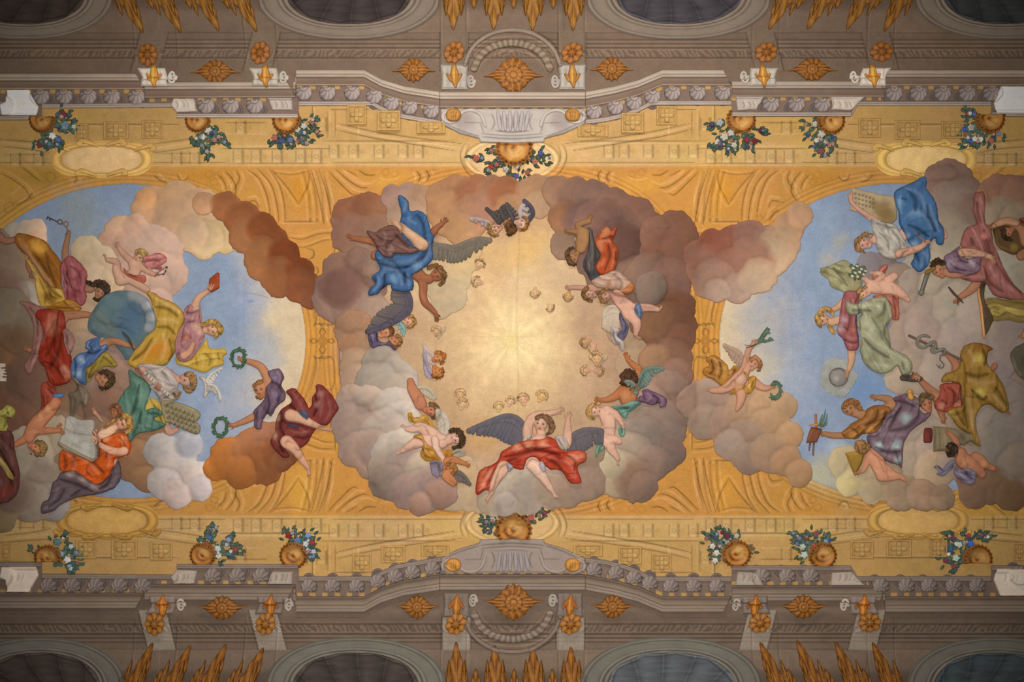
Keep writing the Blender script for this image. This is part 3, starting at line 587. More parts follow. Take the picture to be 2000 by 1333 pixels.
# ---------------------------------------------------------------- grey balustrades, cornices and their ornaments
def band(name, xs, pathf, prof, mat='grey_stucco', parent=None, my=False, st=1.4, label=None, hmax=1.0, ends=(0, 0)):
    """moulding along a path v=path(u): prof = [(t, height, hex)], t = distance beyond the path"""
    x0, x1 = xs; xx = np.linspace(x0, x1, 60); yy = pl(pathf, xx); t0, t1 = prof[0][0], prof[-1][0]
    ya, yb = yy.min()-max(t0, t1)-1, yy.max()-min(t0, t1)+1
    if my: ya, yb = 1333-yb, 1333-ya
    g = newpatch(x0, ya, x1, yb, st); V = 1333-g.V if my else g.V
    a = np.array(spline(P(pathf), False, 1)); t = pl(pathf, g.U)-V
    e0 = g.U-x0-ends[0]*t; e1 = x1-g.U-ends[1]*t
    g.F = np.minimum.reduce([t-t0, t1-t, e0, e1]); T = [q[0] for q in prof]
    g.H = np.interp(t, T, [q[1] for q in prof]); cols = np.stack([hexc(q[2]) for q in prof]); vg = 1.0/1.02
    g.C = np.stack([np.interp(t, T, cols[:, i]) for i in range(3)], -1)*vg*(1+.12*fbm(g.U/3, g.V, 12, 4)+.06*fbm(g.U, g.V, 40, 6))[..., None]
    n = fbm(g.U, g.V, 60, 8); g.C *= np.stack([1+.06*n, 1+0*n, 1-.04*n], -1)
    g.base = np.zeros(g.U.shape)
    o = g.build(name, MATS[mat], parent=parent, edge=.6)
    if label: o['label'] = label
    return o
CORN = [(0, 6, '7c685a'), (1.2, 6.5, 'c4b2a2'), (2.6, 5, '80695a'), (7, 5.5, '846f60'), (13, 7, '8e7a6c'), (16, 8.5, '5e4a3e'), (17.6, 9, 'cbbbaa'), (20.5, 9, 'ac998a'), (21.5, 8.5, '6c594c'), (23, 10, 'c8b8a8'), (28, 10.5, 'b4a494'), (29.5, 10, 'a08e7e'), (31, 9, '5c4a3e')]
CORNB = [(0, 6, '5f4f45'), (2, 6.5, '85746a'), (5, 5, '6a594e'), (10, 5.5, '877668'), (15, 7, '93836f'), (17, 8.5, '5c4c42'), (18.5, 9, '9a897b'), (22, 9, '9d8d7f'), (23, 8.5, '5c4d44'), (24.5, 10, '9d8e80'), (29, 10.5, '8d7d70'), (31, 9, '5a4b42')]  # lower cornice: shade of that side put into its colours
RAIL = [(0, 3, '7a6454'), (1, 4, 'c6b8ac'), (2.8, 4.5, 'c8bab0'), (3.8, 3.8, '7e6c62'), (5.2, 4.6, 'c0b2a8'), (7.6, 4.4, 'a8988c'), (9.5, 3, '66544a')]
RAILB = [(0, 3, '6a5a50'), (1, 4, '8a7b70'), (3, 4.5, 'a5968a'), (4, 3.8, '75665c'), (5.5, 4.6, '9a8b80'), (8, 4.4, '9c8d82'), (9.5, 3, '6a5b51')]  # lower handrail: same moulding in shaded colours
def cpath(x): return UEDGE
def copy_part(o, parent, u, v, rot=0, s=(1, 1), z=0.0):
    c = o.copy(); COL.objects.link(c); c.parent = parent; px = parent.location if parent else (0, 0, 0)
    c.location = ((u-1000)/100-px[0], (v-666.5)/100-px[1], CEIL-px[2]-RS*z/100); c.rotation_euler = (0, 0, math.radians(rot)); c.scale = (s[0], s[1], 1)
    for ch in o.children:
        d = ch.copy(); COL.objects.link(d); d.parent = c
    return c
def proto(fn, name, mat, r, u0=1000, v0=250, st=1.0):
    """a small ornament modelled about its own middle, for copying"""
    g = Patch(u0-r, v0-r, u0+r, v0+r, st); g.base = np.zeros(g.U.shape); g.lx = 1.02; fn(g, g.U-u0, g.V-v0)
    o = g.build(name, MATS[mat], base=0, loc=((u0-1000)/100, (v0-666.5)/100), write=False, edge=.8)
    return o
def baluster_fn(seen, dark):
    def fn(g, x, y):
        d = np.hypot(x, y-1); g.F = np.minimum(17-d, y+9.5); g.H = 9*np.sqrt(np.clip(1-(d/17.5)**2, 0, 1)); th = np.arctan2(x, y+10)
        c = hexc(seen)/g.lx; g.C[:] = c; fl = np.sin(th*13+d*.25); rr = np.hypot(x, y+9)
        g.C *= (1+.22*fl*np.clip((rr-7)/4, 0, 1)-.45*np.clip(-x/22+.05, 0, .6)+.22*np.clip(x/17, 0, 1))[..., None]; g.H += .8*fl*(rr > 8)
        g.C *= (1-.45*gauss(rr-8, 1.2)+.3*gauss(rr-5.5, 1.3)-.3*gauss(rr-2.5, 1.2))[..., None]; g.H += 1.6*gauss(rr-6, 2.5)
        g.C *= (1-.35*np.exp(-(np.maximum(g.F, 0)/1.6)**2))[..., None]
    return fn
def foot_fn(g, x, y):
    d = np.hypot(x, y); g.F = 12.5-d; g.H = 3.5*np.sqrt(np.clip(1-(d/13)**2, 0, 1)); g.C[:] = hexc('6c5f5c')/g.lx
    g.C *= (1+.4*gauss(d-10, 1.2)-.3*gauss(d-7.5, 1.4)+.25*gauss(d-5, 1.5))[..., None]
def petal_fn(n, R, col, dark, wx=1.0, wy=1.0, point=0.35):
    def fn(g, x, y):
        X, Y = x/wx, y/wy; r = np.hypot(X, Y); th = np.arctan2(Y, X); k = np.abs(np.cos(th*n/2)); s2 = np.abs(np.cos(th*n))
        out = R*(1-point+point*k**.7)*(1+.07*np.cos(th*n*4)); g.F = (out-r)*min(wx, wy)
        g.H = 2+4*np.clip((out-r)/R, 0, 1)*(.35+.65*k)+3.0*gauss(r, R*.22)+1.2*gauss(r-R*.3, R*.08)
        c = hexc(col)/g.lx; c2 = hexc(dark)/g.lx; t = np.clip(.25+.75*k-.5*gauss(r-R*.4, R*.1)-.35*np.exp(-np.maximum(g.F, 0)/1.5)+.2*gauss(r, R*.18), 0, 1)[..., None]; g.C[:] = c2*(1-t)+c*t
        g.C *= (1+.35*gauss(np.mod(th*n/math.pi/2*2+.5, 1)-.5, .09)*(r > R*.35)*(r < R*.85)-.5*gauss(r-R*.24, R*.035)+.2*fbm(g.U, g.V, 4, 3))[..., None]
    return fn
def plaque_fn(L, Hh):
    """winged plaque: a flower in the middle, acanthus leaves above and below, long leaves running out to two points"""
    def fn(g, x, y):
        a = np.abs(x)/L; th = np.arctan2(y, x); r = np.hypot(x, y*1.05); body = Hh*(.84*np.exp(-(a/.5)**3)+.22*np.clip(1-a, 0, 1)**.7*(a < 1))
        prof = body*(1+.09*np.cos(x*.55)*np.clip(1-a*1.1, 0, 1)); yy = y+3.2*np.sin(np.clip(a, 0, 1)*5.2)*np.clip(a-.25, 0, 1); g.F = np.minimum(prof-np.abs(yy), L-np.abs(x))*.9
        R0 = Hh*.52; pet = np.abs(np.cos(th*5)); leaf = np.cos(th*11+np.sin(r*.35)*.6); side = np.clip((np.abs(x)-R0)/10, 0, 1)*np.clip((1.15-np.abs(y)/np.maximum(np.abs(x), 1)), 0, 1)
        vein = np.cos(yy*1.0); t = .55+.27*leaf*(1-side)*(r > R0)+.42*vein*side*(r > R0); t = np.where(r < R0, .45+.5*pet, t)
        t = t-.55*np.exp(-np.maximum(g.F, 0)/1.7)-.6*gauss(r-R0, 1.3)-.8*gauss(r-R0*.42, 1.1)+.4*gauss(r, R0*.25); t = np.clip(t, 0, 1)[..., None]
        g.H = 2+3.5*np.clip(g.F/9, 0, 1)+1.2*leaf*(1-side)*(r > R0)+1.1*vein*side+2.6*gauss(r-R0*.6, R0*.3)*(.5+.5*pet)+3*gauss(r, R0*.3)
        c = hexc('b87a2e')/g.lx; c2 = hexc('6c380e')/g.lx; g.C[:] = c2*(1-t)+c*t; g.C *= (1+.25*fbm(g.U, g.V, 5, 5)-.06*y/Hh)[..., None]
    return fn
def coffer_frame_fn(w, h):
    def fn(g, x, y):
        dx = w-np.abs(x); dy = h-np.abs(y); d = np.minimum(dx, dy); g.F = d; c = hexc('c39c60')/g.lx; g.C[:] = c
        g.H = 1.0+1.2*gauss(d-2.2, 1.4)-1.0*gauss(d-5, 1.2); g.C *= (1-.22*gauss(d-.4, .9)+.2*gauss(d-2, 1)-.26*gauss(d-4.8, 1.0)+.12*fbm(g.U, g.V, 8, 2))[..., None]
        g.C *= (1-.16*gauss(x+w-8, 2.5))[..., None]
    return fn
def flower_rel_fn(g, x, y):
    r = np.hypot(x, y); th = np.arctan2(y, x); out = 14*(.45+.55*np.abs(np.cos(th*2))**1.1); g.F = out-r; g.H = 1.6+1.8*np.clip(g.F/5, 0, 1)-1.0*gauss(r-5, 1)+1.0*gauss(r, 3)
    g.C[:] = hexc('cca668')/g.lx; g.C *= (1-.4*np.exp(-(np.maximum(g.F, 0)/1.5)**2)-.3*gauss(r-4.5, .9)+.1*np.clip(x/14, -1, 1))[..., None]

def leafblade(name, col, base, tip, w, n=4, dark='7a4410', label=None):
    """a gilded acanthus blade with side lobes"""
    def mk(parent, org):
        bx, by = base; tx, ty = tip; L = math.hypot(tx-bx, ty-by); ex, ey = (tx-bx)/L, (ty-by)/L
        g = newpatch(min(bx, tx)-w*1.3, min(by, ty)-w, max(bx, tx)+w*1.3, max(by, ty)+w, 1.15)
        s = ((g.U-bx)*ex+(g.V-by)*ey)/L; q = -(g.U-bx)*ey+(g.V-by)*ex
        sc = np.clip(s, 0, 1); prof = w*np.where(s < .5, 1.15-.62*(sc/.5)**1.3+.16*np.abs(np.sin(s*21))*(1-s), .53*np.clip((1-s)/.5, 0, 1)**.55*(1+.25*np.exp(-((s-.66)/.1)**2))); prof = prof*(1+.05*np.sin(s*L*.6+np.abs(q)*.5))
        g.F = np.minimum(prof-np.abs(q), np.minimum((1-s)*L, s*L+3))*.85; v = np.abs(q)/(w+1e-6); vein = np.sin(v*11-s*15)
        g.H = 2+5*np.clip(g.F/w, 0, 1)**.6+1.0*gauss(q, 1.2)+.8*vein*(v < 1); c = hexc(col); c2 = hexc(dark)
        t = np.clip(.55+.3*vein-.5*gauss(q-1.8, 1.1)+.45*gauss(q, 1.2)-.5*np.exp(-np.maximum(g.F, 0)/1.5), 0, 1)[..., None]; g.C = (c2*(1-t)+c*t)/1.02*(1+.2*fbm(g.U, g.V, 6, 7))[..., None]
        return g.build(name, MATS['gilding'], parent=parent, edge=1.2)
    return mk

GEOL = 'upper'
def side_word(my): return 'lower' if my else 'upper'
def make_architecture():
    bal = proto(baluster_fn('a99b97', '5a4a46'), 'baluster', 'grey_stucco', 20)
    balb = proto(baluster_fn('948680', '5a4a46'), 'baluster', 'grey_stucco', 20)
    ft = proto(foot_fn, 'baluster_cup', 'grey_stucco', 16); made = [bal, balb, ft]
    tn = [1]
    def trim(o):
        o.name = 'trim_%d' % tn[0]; tn[0] += 1; o['kind'] = 'structure'; o.location = (0, 0, CEIL)
    for my in (False, True):
        cr = CORNB if my else CORN; s = -1 if my else 1
        for xs, e in (((-205, 283), (0, .55)), ((283.2, 578), (.0, .55)), ((578.6, 859), (-.5, 0)), ((859.5, 1143), (0, 0)), ((1143.5, 1428), (0, .55)), ((1428.6, 1727), (-.55, .3)), ((1727.6, 2205), (-.4, 0))):
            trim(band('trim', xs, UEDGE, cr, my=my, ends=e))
        # balustrade bays: handrail > balusters
        B = {0: [('far left', -205, 82.3), ('left', 82.5, 345), ('left projecting', 345.5, 583.2), ('left inner', 583.5, 862), ('right inner', 1142.5, 1428.2), ('right projecting', 1428.6, 1662), ('right', 1663, 1935), ('far right', 1935.5, 2205)]}[0]
        bx = ({1: [(81, 187), (126, 187), (173, 187), (219, 188), (267, 188)], 2: [(403, 205), (451, 205), (498, 205)], 3: [(594, 180), (640, 180), (688, 180), (731, 187), (764, 200), (800, 208), (842, 215)],
               4: [(1160, 217), (1202, 208), (1238, 199), (1274, 187), (1313, 180), (1362, 180), (1411, 180)], 5: [(1505, 202), (1555, 202), (1605, 202)], 6: [(1745, 181), (1793, 181), (1840, 181), (1888, 181), (1935, 181)], 0: [(8, 208)]} if not my else
              {0: [(8, 1124)], 1: [(96, 1146), (142, 1146), (188, 1146), (234, 1146), (280, 1146)], 2: [(416, 1127), (464, 1127), (510, 1127)], 3: [(604, 1147), (650, 1147), (697, 1147), (738, 1138), (772, 1128), (806, 1120), (845, 1113)],
               4: [(1160, 1115), (1203, 1121), (1238, 1131), (1269, 1141), (1310, 1147), (1355, 1147), (1400, 1147)], 5: [(1488, 1127), (1537, 1127), (1583, 1127)], 6: [(1720, 1146), (1770, 1146), (1814, 1146), (1862, 1146), (1908, 1146)], 7: [(1990, 1122)]})
        for i, (w, x0, x1) in enumerate(B):
            if i not in bx and i not in (0, 7): continue
            e = D.objects.new('balustrade', None); COL.objects.link(e); ym = (208 if not my else 1125); e.location = (((x0+x1)/2-1000)/100, (ym-666.5)/100, CEIL)
            hr = band('handrail', (x0, x1), LRAIL, RAILB if my else RAIL, my=my, parent=e, ends=(0, 0)); hr.location = (-e.location[0], -e.location[1], 0)
            tag(e, 'grey stone balustrade, %s bay of the %s long side' % (w, side_word(my)), 'balustrade', 'painted stone balustrades')
            for (x, y) in bx.get(i, []):
                sgn = -1 if x > 1450 else (1 if x < 560 else 0); ddx, ddy = (12*sgn, 11*s) if sgn else (0, 15*s)
                jj, ii = int(x)+HO, int(y)+HO; yy, xx = np.mgrid[-17:18, -17:18]; Z = HG[ii-17:ii+18, jj-17:jj+18]; Z[xx*xx+yy*yy < 290] = 10.5
                b = copy_part(balb if my else bal, e, x, y, 180 if my else 0, (.95 if i in (3, 4) else 1,)*2, z=1.2)
                f = copy_part(ft, e, x+ddx, y+ddy, 0, z=0)
    for o in made: D.objects.remove(o)
    # pedestal panels carved with leaves at the ends of the projecting bays
    PED = [('340,194! 380,194! 386,218! 345,220! 334,206!', 'beside the left projecting bay'), ('523,192! 571,192! 572,216! 532,216!', 'at the right end of the left projecting bay'), ('1436,190! 1490,190! 1478,214! 1440,216!', 'at the left end of the right projecting bay'), ('1622,190! 1688,190! 1662,216! 1624,214!', 'at the right end of the right projecting bay'),
           ('14,177! 58,177! 76,208! 72,226! 6,226! 2,206! 14,200!', 'at the left corner'), ('1952,170! 2010,170! 2010,222! 1946,222! 1940,200!', 'at the right corner')]
    for my in (False, True):
        for k, (pts, w) in enumerate(PED):
            y = xf(pts, False, my); a = P(pts); cx = sum(p[0] for p in a)/len(a); o = 'L 1.6 -.35 %g,198 %g,206 %g,212 ; L 1.6 .2 %g,196 %g,204 %g,212 ; L 1.6 -.35 %g,198 %g,206 %g,212 ; L 1.4 -.3 %g,198 %g,206 %g,212 ; L 1.4 .2 %g,198 %g,206 %g,212' % (cx-12, cx-8, cx-10, cx-8, cx-4, cx-5, cx, cx+4, cx+2, cx+8, cx+12, cx+12, cx+12, cx+15, cx+16)
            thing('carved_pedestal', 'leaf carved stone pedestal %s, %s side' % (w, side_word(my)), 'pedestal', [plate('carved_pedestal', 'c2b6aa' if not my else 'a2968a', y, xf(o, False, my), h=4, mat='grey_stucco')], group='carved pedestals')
    # stone brackets with gilded leaves, rosettes and winged plaques
    BR = [(300, 150, 22, 'first', .5), (519, 150, 22, 'second', .2), (885, 151, 26, 'third', 0), (1117, 151, 26, 'fourth', 0), (1488, 148, 24, 'fifth', -.2), (1700, 148, 26, 'sixth', -.5)]
    for my in (False, True):
        xs = [319, 529, 891, 1112, 1472, 1683] if my else [302, 519, 887, 1117, 1488, 1702]
        rs = [(305, 1217), (521, 1217), (891, 1217), (1114, 1217), (1482, 1215), (1695, 1214)] if my else [(290, 108), (509, 104), (887, 103), (1117, 104), (1496, 103), (1721, 102)]
        for k, (x, (rx, ry)) in enumerate(zip(xs, rs)):
            hw = 27; lean = (rx-x)*.55; y0, y1 = (133, 170) if k not in (2, 3) else (127, 175); sl = BR[k][4]
            nm = ('first', 'second', 'third', 'fourth', 'fifth', 'sixth')[k]
            block = '%g,%g! %g,%g! %g,%g %g,%g! %g,%g! %g,%g' % (x-hw+lean, y0, x+hw+lean, y0, x+hw-1, (y0+y1)/2, x+hw-1, y1, x-hw+2, y1, x-hw+3, (y0+y1)/2)
            ops = 'L 3 -.22 %g,%g %g,%g ; L 3 -.22 %g,%g %g,%g ; L 1.5 .12 %g,%g %g,%g' % (x-12, y0+6, x-12, y1-3, x+12, y0+6, x+12, y1-3, x-19, y0+4, x-19, y1-2)
            if my: block = xf(block, False, True); ops = xf(ops, False, True)
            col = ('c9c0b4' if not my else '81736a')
            sc = 1 if x < 700 else -1; sx = x+sc*(hw+8) if k != 2 and k != 3 else x+(hw+6)*(1 if k == 2 else -1); sy = 150 if k not in (2, 3) else 158
            vol = ' '.join('%g,%g' % (sx+math.cos(a)*r*.7, (1333-(sy+math.sin(a)*r*1.3) if my else sy+math.sin(a)*r*1.3)) for a, r in [(i*.9, 11-i*.75) for i in range(14)])
            vt = ' '.join(t+',%.1f' % (2.6-i*.1) for i, t in enumerate(vol.split()))
            thing('stone_bracket', '%s stone bracket from the left on the %s cornice, with its scroll' % (nm, side_word(my)), 'bracket',
                  [plate('block', col, block, ops, h=6, mat='grey_stucco', bev=4), limbs('scroll', 'd0c7bc' if not my else 'b5aa9e', vt, mat='grey_stucco', k=.6, mod=0, st=1.0)], group='stone brackets under the balustrades')
            lf = '%g,%g,5 %g,%g,8.5 %g,%g,7 %g,%g,3 | %g,%g,2.5 %g,%g,4 | %g,%g,2.5 %g,%g,4' % (x, 132, x+1, 146, x+1.5, 158, x+3, 170, x-13, 147, x-5, 158, x+14, 147, x+6, 158)
            lo = 'L 1.2 -.45 %g,136 %g,150 %g,166 ; L 1.2 -.35 %g,138 %g,150 %g,160 ; L 1.2 -.35 %g,138 %g,150 %g,160 ; L 1.4 .4 %g,136 %g,150 %g,164' % (x+3, x+4, x+3, x-5, x-5, x-2, x+8, x+8, x+5, x, x, x+1)
            if my: lf = xf(lf, False, True); lo = xf(lo, False, True)
            thing('leaf_pendant', 'small gilded acanthus pendant hanging on the %s bracket from the left, %s side' % (nm, side_word(my)), 'ornament', [limbs('leaf_pendant', 'c9903e' if not my else 'a96a24', lf, lo, mat='gilding', mod=.5, k=2, st=1.0)], group='gilded leaf pendants')
        ros = None
        rp = proto(petal_fn(8, 21, 'b06e26' if not my else 'b87a2c', '6a3a10', .93, 1.08, .13), 'rosette', 'gilding', 26)
        for k, (rx, ry) in enumerate(rs):
            c = rp.copy(); COL.objects.link(c); c.name = 'gilded_rosette'; c.location = ((rx-1000)/100, (ry-666.5)/100, topz(rx, ry, 20)); c.rotation_euler = (0, 0, k*.3)
            tag(c, '%s gilded flower rosette from the left, above the %s brackets' % (('first', 'second', 'third', 'fourth', 'fifth', 'sixth')[k], side_word(my)), 'rosette', 'gilded rosettes')
        D.objects.remove(rp)
        pls = [(436, 1186, 1, 1), (815, 1186, .86, 1), (1196, 1184, .86, 1), (1567, 1184, 1, 1)] if my else [(421, 140, 1, 1), (808, 137, .86, 1.02), (1195, 135, .86, 1.02), (1586, 136, 1.02, 1)]
        pp = proto(plaque_fn(50, 21), 'gilded_plaque', 'gilding', 56)
        pb = proto(plaque_fn(59, 32), 'gilded_plaque', 'gilding', 66)
        for k, (x, y, sx, sy) in enumerate(pls):
            c = pp.copy(); COL.objects.link(c); c.name = 'gilded_plaque'; c.location = ((x-1000)/100, (y-666.5)/100, topz(x, y, 18)); c.scale = (sx, -sy if my else sy, 1)
            tag(c, 'winged gilded leaf plaque, %s from the left on the %s frieze' % (('first', 'second', 'fourth', 'fifth')[k], side_word(my)), 'plaque', 'gilded leaf plaques')
        c = pb.copy(); COL.objects.link(c); c.name = 'gilded_plaque'; c.location = ((1003-1000)/100, ((1175 if my else 147)-666.5)/100, topz(1003, 1175 if my else 147, 26)); c.scale = (1, -1 if my else 1, 1)
        tag(c, 'largest winged gilded leaf plaque, inside the round arch on the %s frieze' % side_word(my), 'plaque', 'gilded leaf plaques')
        D.objects.remove(pp); D.objects.remove(pb)
        # gilded palmette crests hanging between the pilasters
        tips = [(299, 1255), (372, 1260), (442, 1258), (515, 1265), (891, 1253), (966, 1260), (1041, 1260), (1115, 1263), (1484, 1254), (1556, 1250), (1631, 1253), (1703, 1254)] if my else [(280, 66), (354, 65), (428, 61), (502, 63), (885, 59), (964, 59), (1040, 61), (1119, 61), (1501, 59), (1576, 58), (1653, 58), (1726, 63)]
        for gk, w in enumerate(('left', 'middle', 'right')):
            t4 = tips[gk*4:gk*4+4]; ln = (-50, 2, 50)[gk]; yb = 1375 if my else -42; col = 'b4762a' if my else 'b8802e'; dk = '6e3c0c' if my else '7c4c16'
            parts = [leafblade('leaf', col, (x+ln, yb), (x, y), 23, dark=dk) for x, y in t4]
            parts += [leafblade('small_leaf', 'a9742a', ((t4[i][0]+t4[i+1][0])/2+ln*.8, yb), ((t4[i][0]+t4[i+1][0])/2+ln*.35, 18 if not my else 1306), 17, dark=dk) for i in range(3)]
            parts += [leafblade('small_leaf', 'a9742a', (t4[i][0]+sd*16+ln, yb), (t4[i][0]+sd*15+ln*.5, 32 if not my else 1288), 11, dark=dk) for i in range(4) for sd in (-1, 1)]
            thing('gilded_crest', 'gilded acanthus leaf crest at the %s of the %s edge' % (w, side_word(my)), 'ornament', parts, group='gilded leaf crests')
        # shell niches
        for k, (cx, rx, lean, w) in enumerate(((50, 128, .5, 'leftmost'), (682, 134, .12, 'second'), (1325, 136, -.12, 'third'), (1962, 132, -.5, 'rightmost'))):
            cx = [78, 695, 1310, 1945][k] if my else cx; cy = 1345 if my else -12
            ry = 66 if not my else 76
            def frame(parent, org, cx=cx, cy=cy, rx=rx, ry=ry):
                g = newpatch(cx-rx-36, cy-ry-30, cx+rx+36, cy+ry+30, 1.5); X, Y = g.U-cx, g.V-cy
                q = ((np.abs(X)/rx)**2.2+(np.abs(Y)/ry)**2.2)**(1/2.2); d = (1-q)*ry   # >0 inside the conch
                g.F = np.minimum(d+24, 6-d)+0*d; g.C[:] = hexc('8e8072' if not my else '7e7a70')/1.02; g.H = 1+2*gauss(d+20, 2)+2.4*gauss(d+1, 2.6)+1.5*gauss(d+12, 7)
                g.C *= (1-.45*gauss(d+22.5, 1.1)+.2*gauss(d+20, 1.2)-.35*gauss(d+17.5, 1.0)+.1*gauss(d+9, 5)-.35*gauss(d+3.6, .9)+.35*gauss(d+1.2, 1.0)-.5*gauss(d-1.5, 1.2)+.35*gauss(d-4, 1.0)+.12*fbm(g.U, g.V, 20, 3))[..., None]
                return g.build('frame', MATS['grey_stucco'], parent=parent, edge=.8)
            def conch(parent, org, cx=cx, cy=cy, rx=rx, ry=ry, lean=lean, k=k):
                g = newpatch(cx-rx, cy-ry, cx+rx, cy+ry, 1.5); X, Y = g.U-cx, (cy-g.V if my else g.V-cy)
                hx, hy = X-lean*rx*.9, Y+1.5*ry; ph = np.arctan2(hx, hy)/np.arctan2(rx, 1.5*ry); lobes = 1+.05*np.abs(np.cos(ph*math.pi*2.6+.3)); q = ((np.abs(X)/rx)**2.2+(np.abs(Y)/ry)**2.2)**(1/2.2)*lobes; d = (1-q)*ry; g.F = d-4
                bend = ph+.10*np.sin(Y/ry*2.2)*np.sign(lean if lean else 1)*(1 if abs(lean) > .2 else .4); rib = np.abs(np.sin(bend*math.pi*2.6+.3)); g.H = .5+3*(1-rib)**2
                c = hexc(('4c403a', '4a4140', '504c52', '444648')[k] if not my else ('544a44', '514844', '666a70', '505a60')[k])/1.02
                g.C[:] = c; g.C *= (.62+.5*rib+.3*fbm(g.U/5, g.V, 5, 4))[..., None]*(1+.9*gauss(rib, .08)*.7)[..., None]*(1+.10*np.sin(bend*math.pi*5.2+1.2))[..., None]
                g.C *= (1+.6*gauss(d-6, 1.3)-.4*gauss(d-9, 1.5))[..., None]
                return g.build('shell', MATS['grey_stucco'], parent=parent, edge=.5)
            thing('shell_niche', '%s oval shell niche on the %s edge' % (w, side_word(my)), 'niche', [conch, frame], group='oval shell niches')
    for my in (False, True):   # round arch in the middle of the frieze
        f = lambda t: xf(t, False, my)
        for pts, rr, c0, amp in (('908,128 920,98 942,76 970,63 1000,59 1032,63 1060,77 1082,99 1094,128', 4.2, '9c8a7b', 0), ('926,134 938,110 962,92 1000,84 1038,92 1062,110 1074,134', 7.5, '94826f', 1)):
            def tick(g, amp=amp):
                if amp: th = np.arctan2(g.V-(140 if not my else 1193), g.U-1000); w = np.sin(th*34); g.C *= (1+.3*w)[..., None]; g.H += .5*w
            o = limbs('trim', c0 if not my else '7c6e62', f(' '.join('%s,%g' % (t, rr) for t in pts.split())), mat='grey_stucco', mod=.25, flat=.7, extra=tick)(None, None); trim(o)
    # centre pedestals: carved cartouches in the middle of each balustrade
    for my in (False, True):
        f = lambda t: xf(t, False, my)
        c = 'd8cfc8' if not my else 'a89a90'
        base = plate('base', 'd2c8c0' if not my else 'a09288', f('862,214! 1142,214! 1142,243! 1100,262 1065,271! 1062,279 1000,281 938,279 935,271! 900,262 862,243!'),
                     f('L 1.8 -.5 868,241 905,258 937,267 ; L 1.8 -.5 1132,241 1095,258 1066,267 ; L 2 -.5 940,268 1000,272 1062,268 ; L 1.5 -.45 940,262 1000,266 1062,262 ; D 26 9c8a86.5 905,236 1095,236 ; L 1.6 -.45 960,222 966,240 960,256 ; L 1.6 -.45 1040,222 1034,240 1040,256 ; C 1.6 8c7a7c.8 966,256 1000,259 1034,256 ; C 1.3 8c7a7c.8 978,224 980,250 ; C 1.3 8c7a7c.8 990,224 990,252 ; C 1.3 8c7a7c.8 1002,224 1002,253 ; C 1.3 8c7a7c.8 1014,224 1013,252 ; C 1.3 8c7a7c.8 1026,224 1024,250 ; L 1.5 -.35 907,240 945,241 ; L 1.5 -.35 1055,241 1095,241 ; L 1.4 -.4 938,240 945,262 ; L 1.4 -.4 1062,240 1055,262 ; L 2 .1 862,236 900,254'), h=5, mat='grey_stucco')
        sc = lambda pts, n: limbs(n, c, f(pts), mat='grey_stucco', k=.8, mod=0)
        fl = ' | '.join('%g,%g,3 %g,%g,4 %g,%g,3' % (x, 220, x*.9+100, 238, x*.8+200, 254) for x in (972, 984, 996, 1008, 1020, 1032))
        thing('carved_cartouche', 'large pale carved stone cartouche in the middle of the %s balustrade' % side_word(my), 'cartouche',
              [base, sc('884,214,3 868,222,3.6 866,233,3.6 878,240,3.6 892,236,3.6 898,226,3.4 908,218,3.2 925,217,3.4 940,226,3.6 948,246,3.6', 'scroll'), sc('1120,214,3 1138,222,3.6 1140,233,3.6 1127,240,3.6 1112,236,3.6 1106,226,3.4 1096,218,3.2 1080,217,3.4 1064,226,3.6 1056,246,3.6', 'scroll'), limbs('fluting', 'cfc5c4' if not my else 'a39a9c', f(fl), mat='grey_stucco', k=.5, mod=0)], group='carved cartouches')
        for x, w in ((886, 'left'), (1118, 'right')):
            y = 226 if not my else 1333-230
            thing('gilded_boss', 'small gilded boss in the %s scroll of the %s stone cartouche' % (w, side_word(my)), 'ornament', [limbs('gilded_boss', 'c48a3c', '%g,%g,13 %g,%g,13' % (x-2, y, x+2, y), 'L 1.5 -.5 %g,%g %g,%g ; L 1.5 -.5 %g,%g %g,%g ; L 1.5 -.5 %g,%g %g,%g ; L 2 .3 %g,%g %g,%g' % (x-5, y-8, x-4, y+9, x, y-9, x, y+9, x+5, y-8, x+4, y+9, x-9, y-1, x+9, y-1), mat='gilding', mod=.4)], group='gilded bosses')
    # gold coffers with flowers
    cf = [(227, 255, 25, 17), (298, 253, 21, 18), (160, 258, 14, 17), (697, 225, 19, 20), (760, 237, 23, 20), (842, 250, 28, 12), (1158, 256, 30, 12), (1235, 241, 22, 20), (1302, 226, 20, 19), (1698, 250, 22, 19), (1772, 254, 25, 19), (1860, 254, 22, 17),
          (12, 1078, 8, 17), (243, 1074, 26, 19), (315, 1077, 22, 18), (168, 1074, 20, 18), (707, 1100, 19, 18), (768, 1083, 24, 17), (850, 1076, 28, 11), (1148, 1076, 29, 11), (1230, 1085, 23, 17), (1292, 1100, 20, 18), (1683, 1074, 23, 18), (1755, 1072, 25, 18), (1832, 1072, 18, 17), (1990, 1078, 10, 18)]
    frp = proto(coffer_frame_fn(22, 18), 'frame', 'fresco_plaster', 28); flp = proto(flower_rel_fn, 'flower', 'fresco_plaster', 18)
    NUM = ['first', 'second', 'third', 'fourth', 'fifth', 'sixth', 'seventh', 'eighth', 'ninth', 'tenth', 'eleventh', 'twelfth', 'thirteenth', 'fourteenth']
    up = sorted([c for c in cf if c[1] < 600]); lo = sorted([c for c in cf if c[1] > 600])
